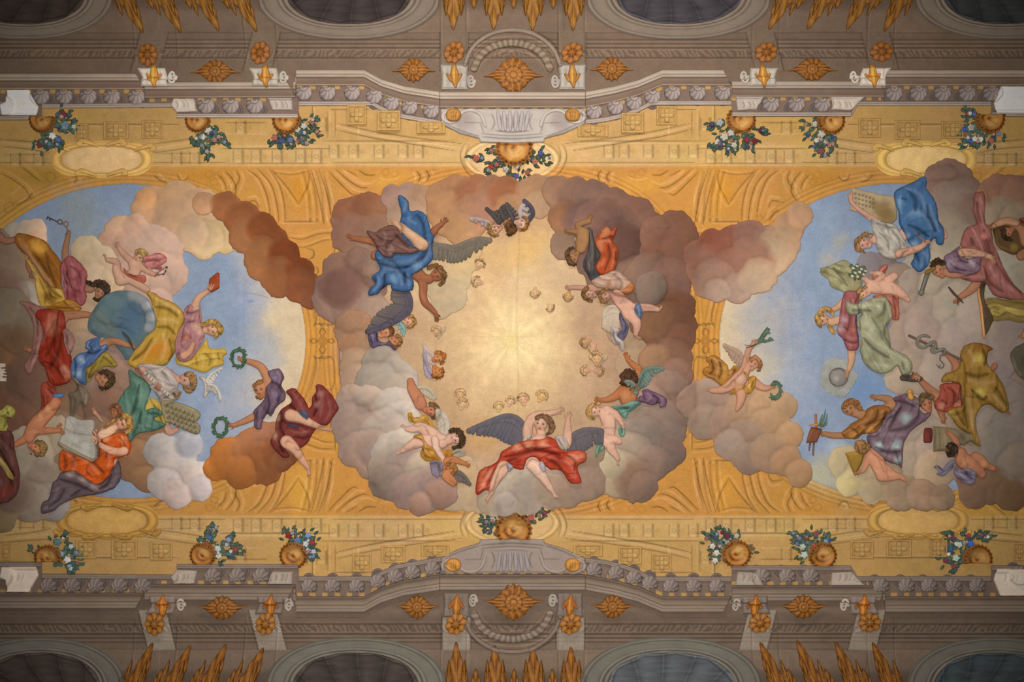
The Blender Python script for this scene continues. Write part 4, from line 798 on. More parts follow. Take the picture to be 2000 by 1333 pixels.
    for row, w in ((up, 'upper'), (lo, 'lower')):
        for i, (x, y, a, b) in enumerate(row):
            e = D.objects.new('ceiling_coffer', None); COL.objects.link(e); e.location = ((x-1000)/100, (y-666.5)/100, topz(x, y, int(min(a, b))))
            tag(e, 'gold coffer panel with a flower, %s from the left in the %s row' % (NUM[i], w), 'coffer', 'gold coffers with flowers')
            fr = q = frp.copy(); COL.objects.link(q); q.parent = e; q.location = (0, 0, 0); q.scale = (a/22, b/18, 1)
            q = flp.copy(); COL.objects.link(q); q.parent = fr; q.location = (0, 0, -.012); q.scale = (min(a/20, 1.15)*22/a, min(b/17, 1)*18/b, 1)
    D.objects.remove(frp); D.objects.remove(flp)
    # gold oval cartouches
    for x, y, w, c, c2 in ((200, 312, 'upper left', 'c8a878', 'c09a58'), (1808, 312, 'upper right', 'c8aa72', 'bf9c58'), (210, 1017, 'lower left', 'b18c50', 'a07a3c'), (1792, 1017, 'lower right', 'b8945a', 'a88448')):
        s = 1 if y < 600 else -1
        def field(parent, org, x=x, y=y, c=c):
            g = newpatch(x-80, y-34, x+80, y+34, 1.5); q = ((np.abs(g.U-x)/80)**2.4+(np.abs(g.V-y)/27)**2.4)**(1/2.4); g.F = (1-q)*27; g.C[:] = hexc(c)/g.lx; g.H = .3+0*q
            g.C *= (1+.15*fbm(g.U, g.V, 18, 5)-.2*np.exp(-(np.maximum(g.F, 0)/3)**2))[..., None]; return g.build('field', MATS['fresco_plaster'], parent=parent, edge=.4)
        def rim(parent, org, x=x, y=y, c2=c2):
            g = newpatch(x-96, y-44, x+96, y+44, 1.4); q = ((np.abs(g.U-x)/80)**2.4+(np.abs(g.V-y)/27)**2.4)**(1/2.4); d = (q-1)*27; g.F = np.minimum(d+1, 8.5-d+2*np.cos((g.U-x)*.045*2)); g.H = 1+2.5*gauss(d-3, 2.4)+1.2*gauss(d-7, 1.3)
            g.C[:] = hexc(c2)/g.lx; g.C *= (1-.3*gauss(d, 1.2)+.25*gauss(d-3, 1.6)-.3*gauss(d-5.8, .9)+.15*gauss(d-7.3, 1))[..., None]; return g.build('rim', MATS['fresco_plaster'], parent=parent, edge=.8)
        def vs(sx, ex, yy): return limbs('scroll', c2, '%g,%g,3 %g,%g,4 %g,%g,5 %g,%g,4 %g,%g,2.5' % (x+sx*ex, yy, x+sx*(ex+14), yy-s*5, x+sx*(ex+28), yy-s*9, x+sx*(ex+36), yy-s*3, x+sx*(ex+28), yy-s*1), 'L 1.2 -.3 %g,%g %g,%g' % (x+sx*ex, yy+2, x+sx*(ex+26), yy-s*4), mat='fresco_plaster', k=1, mod=0)
        thing('oval_cartouche', 'blank oval gold cartouche in a scrolled rim, %s' % w, 'cartouche', [field, rim, vs(-1, 66, y-s*18), vs(1, 66, y-s*18), vs(-1, 10, y-s*27), vs(1, 10, y-s*27), vs(1, 12, y+s*31), vs(-1, 12, y+s*31)], group='blank oval cartouches')
# ---------------------------------------------------------------- banks of cloud
def make_clouds():
    G = 'painted cloud banks'
    c = lambda l, p, **k: cloud('cloud', l, p, G, seed=len(p) % 40, **dict(dict(tone=(.93, .885, .84)), **k))
    c('broad brown cloud behind the robed group of the left sky', '140,620,50,8c7464 170,650,50,8c7464 130,700,50,7c6456 200,690,50,86705f 150,760,60,78604f 100,800,50,745c48 220,640,40,9c8674 185,600,44,a8907a 190,820,60,7c6454 120,860,60,7c6c5e 240,760,44,82685a 80,660,50,6c5646 90,740,50,685040', grow=1.0, sh=.05, cap=5)
    c('broad pale brown cloud along the right edge behind the figures', '1900,440,60,80746a 1960,480,60,7c7068 2000,540,60,746a60 1940,560,60,88807a 1900,500,60,8c8478 1990,640,60,6e625a 1940,640,60,80766e 2000,760,70,665a52 1940,750,60,786c64 1880,780,60,887a70 1830,780,50,9a8a7c 1990,860,60,5c524a 1920,860,60,6c625a 1850,840,60,8c7e72 1800,820,46,a0907e 1810,520,50,a09a90 1830,450,46,948c84', grow=1.0, sh=.05, cap=5)
    c('low tan cloud on the right of the glory behind the putti', '1200,560,40,a58a74 1240,560,44,98806e 1250,620,44,a0856e 1262,680,40,b0967e 1240,720,40,b89e84 1215,640,36,b49a82 1290,740,36,a68a78 1250,760,40,b29a88', grow=1.0, sh=.05, cap=4)
    c('low pale cloud along the lower rim of the glory', '880,960,40,c0aa92 920,960,40,c8b296 960,950,40,bca68c 900,920,34,ceb490 1000,910,36,bfa890 940,975,30,c0a88c', grow=1.0, sh=.05, cap=4)
    c('pale cream cloud behind the lowered arm of the blue angel', '860,560,34,d6c2a0 885,540,36,dcc8a2 900,510,34,dec69a 880,580,32,d4c0a0 862,600,24,d0bc9c 915,490,26,dec494 850,530,30,d4bc98', grow=1.0, sh=.05, cap=4)
    c('peach cloud at the top of the left sky', '300,402,38,c79f7c 345,398,42,caa680 285,388,20,cb9a70 392,424,48,cfae8c 350,440,50,ccaa8c 418,438,44,d5b896 440,462,32,dec498 400,468,34,d8bf98 375,455,30,d0b498', lit=(430, 560))
    c('pink cloud behind the flower putto', '236,452,30,c9a890 262,448,26,cba892 225,480,34,bd9a88 262,485,44,c0a090 300,505,58,c8ab9c 322,538,42,caada0 288,562,44,c6a898 312,592,26,c8aaa0 252,540,40,b89c90', lit=(330, 480))
    c('cream cloud beside the raised keys', '168,492,30,b2a48a 188,520,38,b8a88e 205,560,36,bfa88c 175,560,44,b8a48c 195,605,48,b29a80 165,640,44,a48c74 150,690,40,8f7c6c')
    c('small grey cloud at the upper left rim', '28,462,26,86837c 50,452,22,958c84 68,452,22,b09a88 74,466,18,b89c84')
    c('dark cloud on the left edge beside the ochre drapery', '-10,490,40,66564a 20,520,46,706052 40,560,44,766658 52,588,34,8c8680 0,580,50,5c4a40')
    c('olive grey round cloud on the left edge', '5,650,80,62594c 30,700,60,5a4636 -20,740,60,56402f 40,770,56,5c4838 10,815,52,583f34 60,740,48,604a40')
    c('brown cloud behind the tablets', '228,700,38,8a746c 200,735,46,927a70 232,760,42,8c7064 212,805,48,7c6052 250,830,44,80644e 282,868,44,84664f 270,905,40,8a6a50 285,935,26,8c6c52 190,850,40,7c6656', lit=(320, 700))
    c('white cloud low in the left sky', '318,880,32,a8a4a2 345,905,40,b8b2b0 368,870,26,a8aab4 375,935,36,c0b4b0 322,945,30,b0a8a6 345,968,26,b8a8a4 392,955,22,bcb2b4', mottle=.14, tone=(1.04, 1.0, .97), sh=.2)
    c('grey cloud in the lower left corner', '95,850,42,8f8474 60,880,46,8c8478 50,930,48,7c7468 90,950,46,786e64 100,985,34,7c7676 62,985,36,746a62 2,1005,32,5c503c 20,960,40,5a4c44')
    c('chain of terracotta clouds crossing the gold frame of the left sky', '400,398,20,c49a78 443,404,28,a26a46 470,428,32,9c643f 486,462,36,a87450 512,448,28,8a5230 530,474,33,8c5432 518,506,40,a4724a 556,500,33,84482a 546,538,36,9a6642 585,528,27,844a2a 590,558,32,8c5638 604,582,20,8a563c', lit=(430, 640), sh=.18)
    c('orange brown cloud under the flying man', '424,914,22,c27c3c 452,898,38,b4743e 500,884,44,ac7650 528,868,40,a8745a 512,902,40,94603c 545,885,34,8c5838 470,922,30,a46a3a 552,900,20,8a5a3c', lit=(470, 780), sh=.18)
    c('red brown cloud left of the blue robe', '672,438,24,a47a6a 688,418,34,a06e56 722,412,36,99684e 757,418,38,ae7c60 775,450,34,b88c72 690,462,42,9c7666 735,468,46,a4806c 712,500,34,a48472 760,490,36,b0907c', lit=(900, 560))
    c('pale rosy cloud above the blue robe', '768,384,22,b8968a 795,384,26,c09e8e 822,400,38,c8a284 842,425,30,d4b498 818,440,36,cfae92 795,420,34,c4a48c', lit=(900, 560))
    c('warm brown cloud at the top of the glory', '868,388,34,c89a72 892,378,36,c69570 880,415,42,ca9a72 925,388,40,b47c5c 922,424,40,c69878 965,378,30,bb8a6c 950,412,34,c0907a 990,382,34,b07656 1000,408,28,c49874 1040,378,34,c29a78 1052,398,26,cba888 898,446,30,c89c74', lit=(980, 560), sh=.1)
    c('violet brown cloud at the upper right of the glory', '1090,374,30,b08a74 1122,384,36,9c7a6a 1160,388,36,94746a 1200,402,34,967264 1238,420,36,946e60 1265,445,30,946f62 1105,425,30,a87a5c 1135,430,36,846660 1100,480,26,a48874 1170,440,46,947064 1200,470,60,8a6a60 1160,500,40,806660 1232,500,52,8c6e64 1215,480,46,70544c 1180,540,36,8c7264 1250,545,44,8c7064', lit=(1000, 620))
    c('dark brown cloud tower at the right of the glory', '1320,455,40,8c6450 1285,460,36,946e5c 1300,500,48,8c6454 1268,540,44,907466 1310,545,44,8c6a60 1290,590,46,8c6c5e 1318,600,36,7a5442 1300,640,52,7c5846 1325,665,30,865e4e 1310,700,40,906c5a 1275,630,40,8c6850 1278,700,30,a88468 1318,735,32,9a786a', lit=(1000, 660), sh=.1)
    c('round grey cloud beside the hanging putto', '1272,562,30,907c72 1268,572,26,8c7a6e')
    c('grey cloud at the lower right of the glory', '1300,770,46,a0867a 1318,805,32,94786c 1255,790,44,b29c90 1230,830,46,a8988a 1285,840,52,98857c 1300,885,38,84706a 1248,865,50,8e827a 1225,890,46,ae9c8c 1275,905,34,907a70 1205,925,44,bcaa90 1235,935,40,927866 1255,950,28,8c7468 1192,905,30,c6baa0', lit=(1040, 760))
    c('large mauve cloud at the left of the glory', '650,555,30,94746a 668,530,40,9a786a 655,588,38,a4867c 700,520,36,94756a 712,560,44,8c6e62 690,595,40,a08478 728,600,30,b49a8c 668,560,40,806058 735,520,24,ac9080', lit=(860, 620))
    c('tan cloud under the grey wing', '690,645,36,b08a70 712,680,34,b08e78 680,670,20,ac8468 738,660,30,bc9878 695,710,30,bc9e84 700,745,34,b89c88', lit=(900, 660), sh=.08)
    c('smooth grey cloud under the violet cherub heads', '745,712,36,a89c90 775,735,34,b0a498 735,750,40,a69c90 780,765,34,aca294 755,770,40,a89c90', tone=(1.04, 1.0, .97), sh=.2)
    c('tall white cloud at the lower left of the glory', '692,790,36,b09a8c 722,785,32,bcaa9e 690,830,42,a08a80 735,810,44,ac988c 770,795,38,c4b8ae 785,825,40,c4bab2 720,850,44,a08c82 755,850,46,b4a69c 700,880,36,a48c80 725,910,30,ac9080 738,880,40,a48e84', lit=(860, 740), tone=(1.04, 1.0, .97), sh=.2)
    c('round white cloud at the knees of the yellow angel', '762,880,36,c2b8ae 790,872,32,ccc2b4 815,890,40,c4b8ac 770,920,46,a49488 800,925,46,9c8a82 832,920,36,c0b09c 758,945,34,8a7a70 800,960,34,98827a 830,960,40,9c8680 855,940,36,a08a84 862,965,30,9c7e72 820,985,22,a08070', lit=(900, 820), tone=(1.04, 1.0, .97), sh=.2)
    c('pale cloud under the feet of the red angel', '965,975,30,bcac98 998,950,36,c0b6a8 1018,940,34,c6bcae 1060,945,38,c0b4a4 1030,965,38,a89c92 1078,958,36,a89686 1108,955,34,a48e80 1130,915,34,a08c7c 1148,945,32,a48e80 1150,880,26,a8927c 985,985,22,b0a69c', lit=(1030, 860), sh=.1)
    c('mauve brown cloud crossing the gold frame of the right sky', '1360,500,26,9a6e5e 1395,478,30,985e4a 1380,520,40,a07464 1425,480,36,9c6656 1465,468,34,a0766a 1500,470,28,aa8678 1540,445,28,c49c7c 1562,420,24,c6a080 1522,475,36,c8a88a 1505,500,36,d0b496 1465,510,44,ac8270 1430,530,44,a87c6c 1395,545,38,ac8878 1440,562,28,bfa294 1478,540,34,ccb298 1400,568,22,c0a494', lit=(1560, 620))
    c('tan cloud under the flying putto', '1362,785,36,a48a7c 1385,765,24,b09a8c 1405,800,40,a88e80 1378,825,32,a28e80 1430,835,42,a68a7c 1460,800,40,b4967c 1500,800,40,ba9c7c 1530,795,26,bc9e7e 1505,840,42,b49474 1540,850,26,b89674 1460,865,44,a08878 1425,870,28,ac988c 1470,895,30,988478 1505,885,38,a88c74 1535,900,28,ae8c6e 1560,925,24,ae8c6c', lit=(1500, 700), sh=.1)
    c('dull violet cloud behind the flower putto of the right sky', '1722,530,34,847a7c 1700,520,24,868088 1752,545,30,948478')
    c('dark round cloud above the blue robe of the right sky', '1850,362,44,7a645a 1882,385,36,766058 1862,400,46,80706a 1895,420,36,74605a 1885,455,44,7a6c60 1850,450,40,948a7c 1872,505,52,989080', lit=(1800, 560))
    c('brown cloud in the upper right corner', '1960,390,50,735648 1990,385,40,6c5244 1955,430,44,7c7062 2000,440,44,6e6454 1975,470,40,74695a')
    c('great pale grey cloud in the right sky', '1770,600,44,a08e84 1800,570,46,9c9086 1840,560,44,a29a8c 1785,660,50,9c8c82 1830,640,60,a09088 1875,600,50,9c9488 1880,670,50,9a8e8a 1800,720,46,a09284 1840,720,44,9c9088 1930,700,50,847a78 1960,540,50,8e8a80 2000,560,40,7c7668 1760,740,30,aa9c8c 1980,660,50,746a66 1910,620,40,948a82', sh=.08)
    c('grey and brown cloud in the lower right corner', '1800,850,44,a4968a 1780,900,40,a69888 1830,880,44,a4948a 1825,920,40,a8947c 1870,900,36,8c7e74 1960,790,46,746c68 1930,830,40,7c746e 1990,840,50,66605e 1950,880,50,6c665f 1995,910,44,645c54 1900,930,36,6c5244 1935,945,34,64503f 1975,965,30,5a4634 1900,962,28,6a5446', sh=.1)
    c('pale tan cloud along the lower rim of the right sky', '1650,905,30,b8ac8c 1690,930,36,b4a688 1660,945,24,c4b88c 1730,940,36,9c8e7a 1700,960,24,a89a80 1760,960,34,947f6a 1800,965,30,947c68 1840,970,24,84705e 1725,890,30,a49480', sh=.08)
# ---------------------------------------------------------------- figures of the left sky
def wreath(label, cx, cy, rx, ry, col='47664a', gap=None):
    pts = [(cx+rx*math.cos(a), cy+ry*math.sin(a)) for a in np.linspace(gap[0] if gap else 0, gap[1] if gap else 2*math.pi, 40)]
    ring = ' '.join('%.1f,%.1f,2.4' % p for p in pts)
    rnd = random.Random(int(cx)); lv = []
    for i in range(0, 39):
        x, y = pts[i]; t = math.atan2(y-cy, x-cx)+math.pi/2+rnd.choice((-.7, .7)); lv.append('%.1f,%.1f,1.5 %.1f,%.1f,1.9 %.1f,%.1f,.8' % (x, y, x+math.cos(t)*3, y+math.sin(t)*3, x+math.cos(t)*6.5, y+math.sin(t)*6.5))
    def ex(g): g.C *= (1+.5*fbm(g.U, g.V, 3, 7, 2))[..., None]
    thing('laurel_wreath', label, 'wreath', [limbs('band', col, ring, mat='leaf_fresco', k=.8, extra=ex, mod=.2), limbs('leaves', col, ' | '.join(lv), mat='leaf_fresco', k=.4, extra=ex, mod=.3, st=.9)], group='laurel wreaths')
def cherub_head(label, x, y, r, a, f=0, skin='d0a084', hc='a8784c', wings=(), seen=True, group='winged cherub heads', faint=False):
    """head with hair, and small wings"""
    c, d = math.cos(math.radians(a)), math.sin(math.radians(a)); px, py = -d, c
    def q(h, l, rr): return '%.1f,%.1f,%.1f' % (x+c*h*r+px*l*r, y+d*h*r+py*l*r, rr*r)
    hh = ' | '.join([q(.95, -.55, .36)+' '+q(1.12, 0, .38)+' '+q(.95, .55, .36), q(.6, -.95, .3)+' '+q(.1, -1.05, .22), q(.6, .95, .3)+' '+q(.1, 1.05, .22)])
    t = headc(x, y, r, a).lstrip(' |')
    parts = [wing('wing', *w) for w in wings]
    parts += [limbs('face', skin, t, extra=lambda g: face(g, x, y, r, a, f, **(dict(eyes='a8825c', mouth='bc8a66') if faint else {})), st=.9, flat=.35 if faint else .62, rim=.08 if faint else .22), hair('hair', hc, hh, seed=int(x) % 9, st=.9, curl=.6 if faint else 1.0)]
    thing('cherub_head', label, 'cherub', parts, group=group)

def figures_left():
    S = '9a7258'
    # far-left figure in ochre
    person('figure in brown and ochre drapery at the upper left edge, one bare foot below', [
        body('6e4c3e', '-14,448,8 2,462,8 16,472,7 38,466,6 | 38,466,6 60,490,8 70,505,8 57,512,6 60,527,5', feet=[(60, 527, 78, .85)]),
        cloth('drapery', '7c4f1c', '33,462 42,456 70,463 89,471 101,487 121,515 121,550 124,575 110,580 96,560 78,535 62,505 47,494 35,478', 'L 5 .5 40,464 58,495 80,530 105,560 ; L 4 -.4 60,475 80,510 100,545 ; D 13 b98a3c 74,478 82,487 ; L 4 -.35 90,490 100,530 112,565 ; L 3 .3 50,470 72,512 98,545 118,572', h=7, label='dark brown and orange cloak'),
        cloth('skirt', 'a8863a', '50,497 62,512 78,536 98,560 124,566 131,580 128,592 98,600 82,596 72,565 70,538 60,520', 'L 3 -.4 80,545 92,575 90,596 ; L 3 .35 74,548 80,580 ; L 4 -.45 88,550 110,572 124,582 ; D 11 5c3a14 96,580 105,588 ; L 3 .4 112,562 126,578', h=7, label='ochre skirt')])
    person('woman in a rose robe holding up a key, dark hair, upper left', [
        body('86644c', '134,457,5 131,472,5.5 128,492,7.5 131,515,9 | 134,515,9 150,545,14 168,562,9 180,565,8', heads=[(198, 573, 13, -58, .2)], hands=[(134, 463, 268, .75, 3, .9)]),
        hair('hair', '3a2c22', '172,550,4 183,556,5 194,555,8 206,558,8 212,567,6 211,576,4 | 188,584,3 198,587,3.5 208,583,4', seed=3),
        cloth('robe', '8a4c50', '121,517 138,500 157,513 172,534 171,566 173,583 163,598 150,592 133,590 126,560 121,538', 'L 2 -.5 135,530 134,560 137,588 ; L 4 .3 143,512 150,540 146,575 ; L 3 -.4 140,520 158,532 166,560 ; L 3 .35 150,555 160,548 168,560 ; D 10 6e2c30 152,548 150,575 ; D 9 a06a70 126,545 128,560', h=8),
        cloth('sash', '9c6c28', '96,602 120,590 140,586 152,590 163,602 154,609 130,609 108,606', 'L 2.5 .4 135,592 150,598 158,605 ; L 2.5 -.4 110,603 135,602 150,606', h=5, label='ochre sash')])
    thing('key', 'dark iron key with its ring, pointing left from the rose woman hand', 'key', [limbs('shaft', '4a3c40', '96,426,1.4 105,430,1.3 113,434,1.3', st=.8, k=.5, mod=0), limbs('bit', '4a3c40', '94,424,1.5 92,428,1.3 | 99,427,1.3 98,431,1.2', st=.8, k=.4, mod=0), limbs('bow', '5a5048', '113,433,1.2 116,429,1.2 121,432,1.2 122,437,1.2 118,438,1.2 114,436,1.2 113,433,1.2', st=.8, k=.3, mod=0)], group='pair of keys')
    thing('key', 'bronze key held upright in the rose woman hand', 'key', [limbs('shaft', '7a5c50', '131,444,1.3 132,452,1.4 133,458,1.4', st=.8, k=.5, mod=0), limbs('bow', '80604e', '131,444,1.2 126,441,1.2 125,436,1.2 129,433,1.2 134,437,1.2 132,442,1.2 131,444,1.2', st=.8, k=.3, mod=0)], group='pair of keys')
    # the flower putto
    person('blond putto with a pink cloth reaching out with flowers, upper left sky', [
        body('b48e78', '262,514,10 266,528,12 256,541,12 238,548,11 | 256,508,7 244,498,6 235,486,4.6 | 274,518,7 288,530,5.6 302,536,4.4 | 240,546,11 231,530,9 229,513,7 214,509,5.2 | 256,545,10 272,556,8 288,566,7', heads=[(273, 504, 13, -50, -.2)], hands=[(234, 484, 245, .7, 18), (303, 536, 5, .6, 8, .5)], feet=[(210, 508, 250, .55)], ops='L 2 -.3 243,538 248,545 ; L 1.6 -.3 262,534 258,542 ; L 1.6 -.3 225,516 234,518'),
        hair('hair', 'a48650', '272,492,5 281,494,6 287,503,5 284,511,4 | 276,489,4 288,497,4', seed=2),
        cloth('cloth', 'b87470', '285,504 296,498 312,495 325,500 327,510 318,518 304,526 290,523 284,514', 'L 3 .35 296,503 310,500 322,508 ; L 2.5 -.35 290,512 306,508 316,514 ; L 2 -.3 300,518 308,511', h=4, label='rose pink cloth'),
        cloth('cloth', 'a45a4c', '243,522 250,530 266,538 285,538 286,552 276,551 262,545 248,536', 'L 2 -.4 255,536 272,543', h=3, label='red loincloth')])
    thing('posy', 'small posy of pink flowers in the hand of the blond putto', 'flowers', [limbs('stems', '8a5a60', '305,541,.9 312,532,.9 322,525,.9 | 308,538,.9 318,536,.8 325,532,.8', k=.3, st=.8, mod=0), limbs('blossom', 'a04858', '313,526,3 316,524,2.6', k=.5, st=.8), limbs('leaves', '405a4c', '308,525,2 | 327,523,2.6 | 321,536,2 | 325,530,1.8', k=.3, st=.8, mat='leaf_fresco')])
    # red robe with the flaming heart
    person('figure in a dark red robe stretching an arm to the right, left edge', [
        body('8a6048', '130,617,9 150,616,8 170,615,6.5 184,617,5 | 62,685,4.5 80,680,6 110,650,8 132,618,8', hands=[(186, 617, 24, .95, 6, .4), (64, 686, 205, .95, 10, .4, -1)]),
        cloth('mantle', '7a544c', '42,590 59,590 79,598 94,606 90,640 84,680 70,720 62,732 54,726 52,712 65,688 69,660 67,630 58,608', 'L 3 .35 70,600 72,640 68,680 ; L 3 -.4 62,600 76,620 78,660 ; L 2.5 .35 84,650 80,690 66,716 ; L 2 -.4 76,680 66,705', h=6, label='faded rose mantle'),
        cloth('robe', '7c2818', '79,607 94,604 121,606 131,618 132,642 130,665 137,684 143,700 145,733 133,749 108,754 98,742 92,720 80,705 84,680 90,655 84,632 76,618', 'D 16 98604c 112,622 106,640 ; D 10 a8705a 132,722 136,735 ; L 4 -.4 118,620 112,660 92,700 ; L 3 .35 100,612 98,640 88,675 ; L 5 -.35 125,650 118,690 100,720 ; L 4 .35 110,690 125,712 138,728 ; L 3 -.4 90,706 112,716 130,745 ; L 3 .3 96,722 112,742', h=9),
        cloth('hem', '86392a', '84,752 98,745 110,756 112,772 114,793 104,798 94,806 82,812 84,785', 'L 3 .4 92,760 104,775 105,792 ; L 2.5 -.4 98,758 110,774 ; L 2.5 -.4 88,770 92,800', h=5, label='faded red hem'),
        cloth('lining', '86625a', '129,648 136,642 149,662 148,676 140,694 134,680 129,662', 'L 2 .35 138,655 142,670 140,684 ; L 1.8 -.4 134,655 136,675', h=4, label='dusky pink lining')])
    thing('torch', 'tan paper cone torch with a red heart and pale flames', 'torch', [
        plate('cone', '9a7448', '190,602 198,600 212,607 221,617 226,625 218,631 208,630 196,620 189,612', 'L 3 -.4 192,603 194,616 ; L 2 .3 200,604 216,618', h=4, bev=4, sp=True), limbs('heart', '9c4a42', '228,622,4.5 231,630,6 | 234,621,4', k=2), limbs('flame', 'b08a74', '236,628,5 246,633,4 254,638,2.5 260,643,1.2 | 240,627,3 250,629,2 256,634,1', 'L 1.4 .4 238,630 250,635', k=1.5)])
    thing('millstone', 'large blue grey stone disc between the red and the yellow robes', 'disc', [plate('millstone', '566a70', '206,581 225,570 245,568 268,571 288,583 300,604 306,626 303,645 288,662 272,692 250,704 240,690 215,664 192,658 176,645 177,625 190,600', 'D 30 47607a 262,610 255,640 ; D 12 98979a 288,598 296,620 292,640 ; D 24 62706e 200,620 215,645 ; D 20 5c7076 225,590 ; L 3 .5 285,582 300,610 302,640 ; L 2 -.35 272,590 284,615 282,645 ; D 14 8b8c90 262,577 278,584 ; L 1 -.3 235,620 260,628 ; L 1 .3 255,640 275,650', h=6, bev=10, sp=True, mat='grey_stucco', mot=.25)])
    # blue writer
    person('curly haired writer in a blue shirt bending down with a quill', [
        body('9c7054', '190,700,12 200,680,10 208,671,8.5 222,667,7.5 238,669,6.5 252,674,5 | 188,712,10 186,724,9', heads=[(204, 743, 15, 28, -.35)], hands=[(253, 675, 12, .9, 8, 1.0)]),
        hair('hair', '4a3826', '200,728,4 210,727,6 219,734,7 222,744,7 217,752,6 209,759,4 | 196,755,3 203,759,4', seed=5),
        cloth('shawl', '8c7834', '172,745 173,722 190,708 204,690 214,690 224,700 232,712 226,718 208,716 200,722 190,728 180,742', 'L 2 -.4 205,697 216,705 224,714 ; L 2 .4 210,692 220,702 ; L 2.5 -.4 196,708 186,722 176,740 ; L 2 .3 182,720 176,735', h=5, label='olive yellow shawl'),
        cloth('shirt', '4a6592', '199,660 185,661 172,668 170,680 176,686 156,692 146,705 143,722 146,738 157,746 171,752 173,735 172,722 184,712 196,702 206,690 215,681 212,672 202,676 198,670', 'D 9 93a6b8 164,702 158,730 ; L 3 -.5 174,688 190,690 206,682 ; L 3 -.45 150,700 154,722 150,740 ; L 3 .5 180,666 176,678 194,682 ; L 3 .45 168,710 180,700 ; L 2.5 -.5 190,664 180,674 190,686 ; L 2.5 .5 205,682 212,674', h=8, label='blue shirt')])
    thing('quill', 'dark feather quill in the blue writer hand', 'quill', [limbs('quill', '3c3c3c', '243,650,1.4 249,657,2.8 256,666,2 263,680,1 272,696,.6', 'L 1 .6 244,651 256,666', k=.8, st=.8)])
    thing('horn', 'grey brown curved horn like open tome edge below the red robe', 'horn', [plate('horn', '665a4c', '145,735 157,742 168,756 179,773 175,784 172,795 160,788 152,800 143,816 138,814 137,780 134,770 150,762 152,750', 'L 3 .7 150,740 164,758 172,778 168,792 ; L 2 -.5 158,748 172,772 ; L 3 -.4 142,772 150,785 144,808 ; L 1.6 .5 163,760 166,780', h=6, bev=6, sp=True)])
    cloth_b = thing('blue_cloth', 'scrap of blue cloth beside the horn', 'cloth', [cloth('blue_cloth', '4a628c', '108,770 120,768 128,772 118,778 108,776', 'L 1.5 .5 110,772 124,772', h=2)])
    # yellow robe lady with the raised book
    person('blonde woman in pink and yellow raising a red book, left sky', [
        body('c49c80', '410,566,5 400,573,5.5 388,582,7 381,598,8 | 382,602,10 380,640,16 372,670,14 | 385,640,9 398,645,8 | 360,694,10 374,686,7 382,668,4.5', heads=[(415, 645, 15, -6, -.1)], hands=[(408, 566, -38, .85, 4, .6), (382, 670, 250, .7, 8, .8)]),
        cloth('skirt', 'b4903e', '287,571 302,572 316,581 341,593 352,602 363,620 358,634 350,652 345,681 334,702 324,713 300,718 273,722 252,711 262,692 276,672 288,656 303,644 306,628 302,606 296,586', 'D 20 c07c24 300,690 318,682 ; D 18 b88426 290,700 ; L 4 .35 300,580 330,596 355,612 ; L 4 -.4 304,600 330,604 350,620 ; L 5 .35 310,625 330,625 352,632 ; L 4 -.4 308,640 330,640 345,655 ; L 4 .4 320,650 325,680 315,705 ; L 3 -.45 300,660 285,685 262,705 ; L 3 .35 310,660 290,690 275,712 ; L 3 -.4 332,660 338,690 330,705 ; D 10 8c6420 345,668 ; L 3 .4 295,588 305,612 306,632', h=11, label='golden yellow skirt'),
        cloth('scarf', 'c6a445', '344,698 358,706 374,701 388,684 404,662 409,680 424,682 438,681 444,690 436,698 437,712 418,718 402,728 384,724 362,716 346,712', 'L 3 .3 392,690 398,705 395,722 ; L 3 -.35 400,690 412,702 408,716 ; L 3 .3 415,688 422,700 420,714 ; L 3 -.3 384,696 386,715 ; L 2.5 -.35 426,688 430,704 ; L 2.5 .3 352,708 375,714', h=6, label='yellow scarf'),
        cloth('blouse', 'a8767a', '360,606 371,595 382,600 391,597 392,612 394,628 398,645 400,660 388,682 377,700 358,708 347,699 344,680 350,652 362,628', 'D 8 d6b096 384,602 386,640 392,650 ; L 2.5 -.45 364,610 378,612 390,606 ; L 2.5 .35 366,620 382,622 ; L 2.5 -.45 368,630 384,628 ; L 3 -.4 355,660 368,655 378,662 ; L 2.5 .4 352,672 366,668 ; L 3 -.4 350,688 360,698 374,694 ; L 2.5 .4 362,640 372,650 ; D 8 c07858 366,658', h=7, label='pink blouse'),
        limbs('forearm', 'bd8e74', '362,695,8 374,686,6.5 381,672,4.5', k=2, label='bare forearm'),
        hair('hair', 'b08a48', '402,634,5 412,629,5.5 424,632,6 431,641,5.5 430,650,5 421,657,3.5 | 398,637,3 406,630,4', seed=4)])
    thing('book', 'small red brown book raised against the blue sky', 'book', [plate('cover', '9c4624', '409,545 425,532 429,534 429,563 414,572 407,566', 'L 1.6 .4 427,536 427,562 ; L 1.5 -.3 412,548 424,540', h=4), limbs('fingers', 'c08c70', '411,566,1.8 415,556,1.4 | 414,567,1.7 420,557,1.3 | 408,563,1.6 410,556,1.2', k=.5, st=.8)])
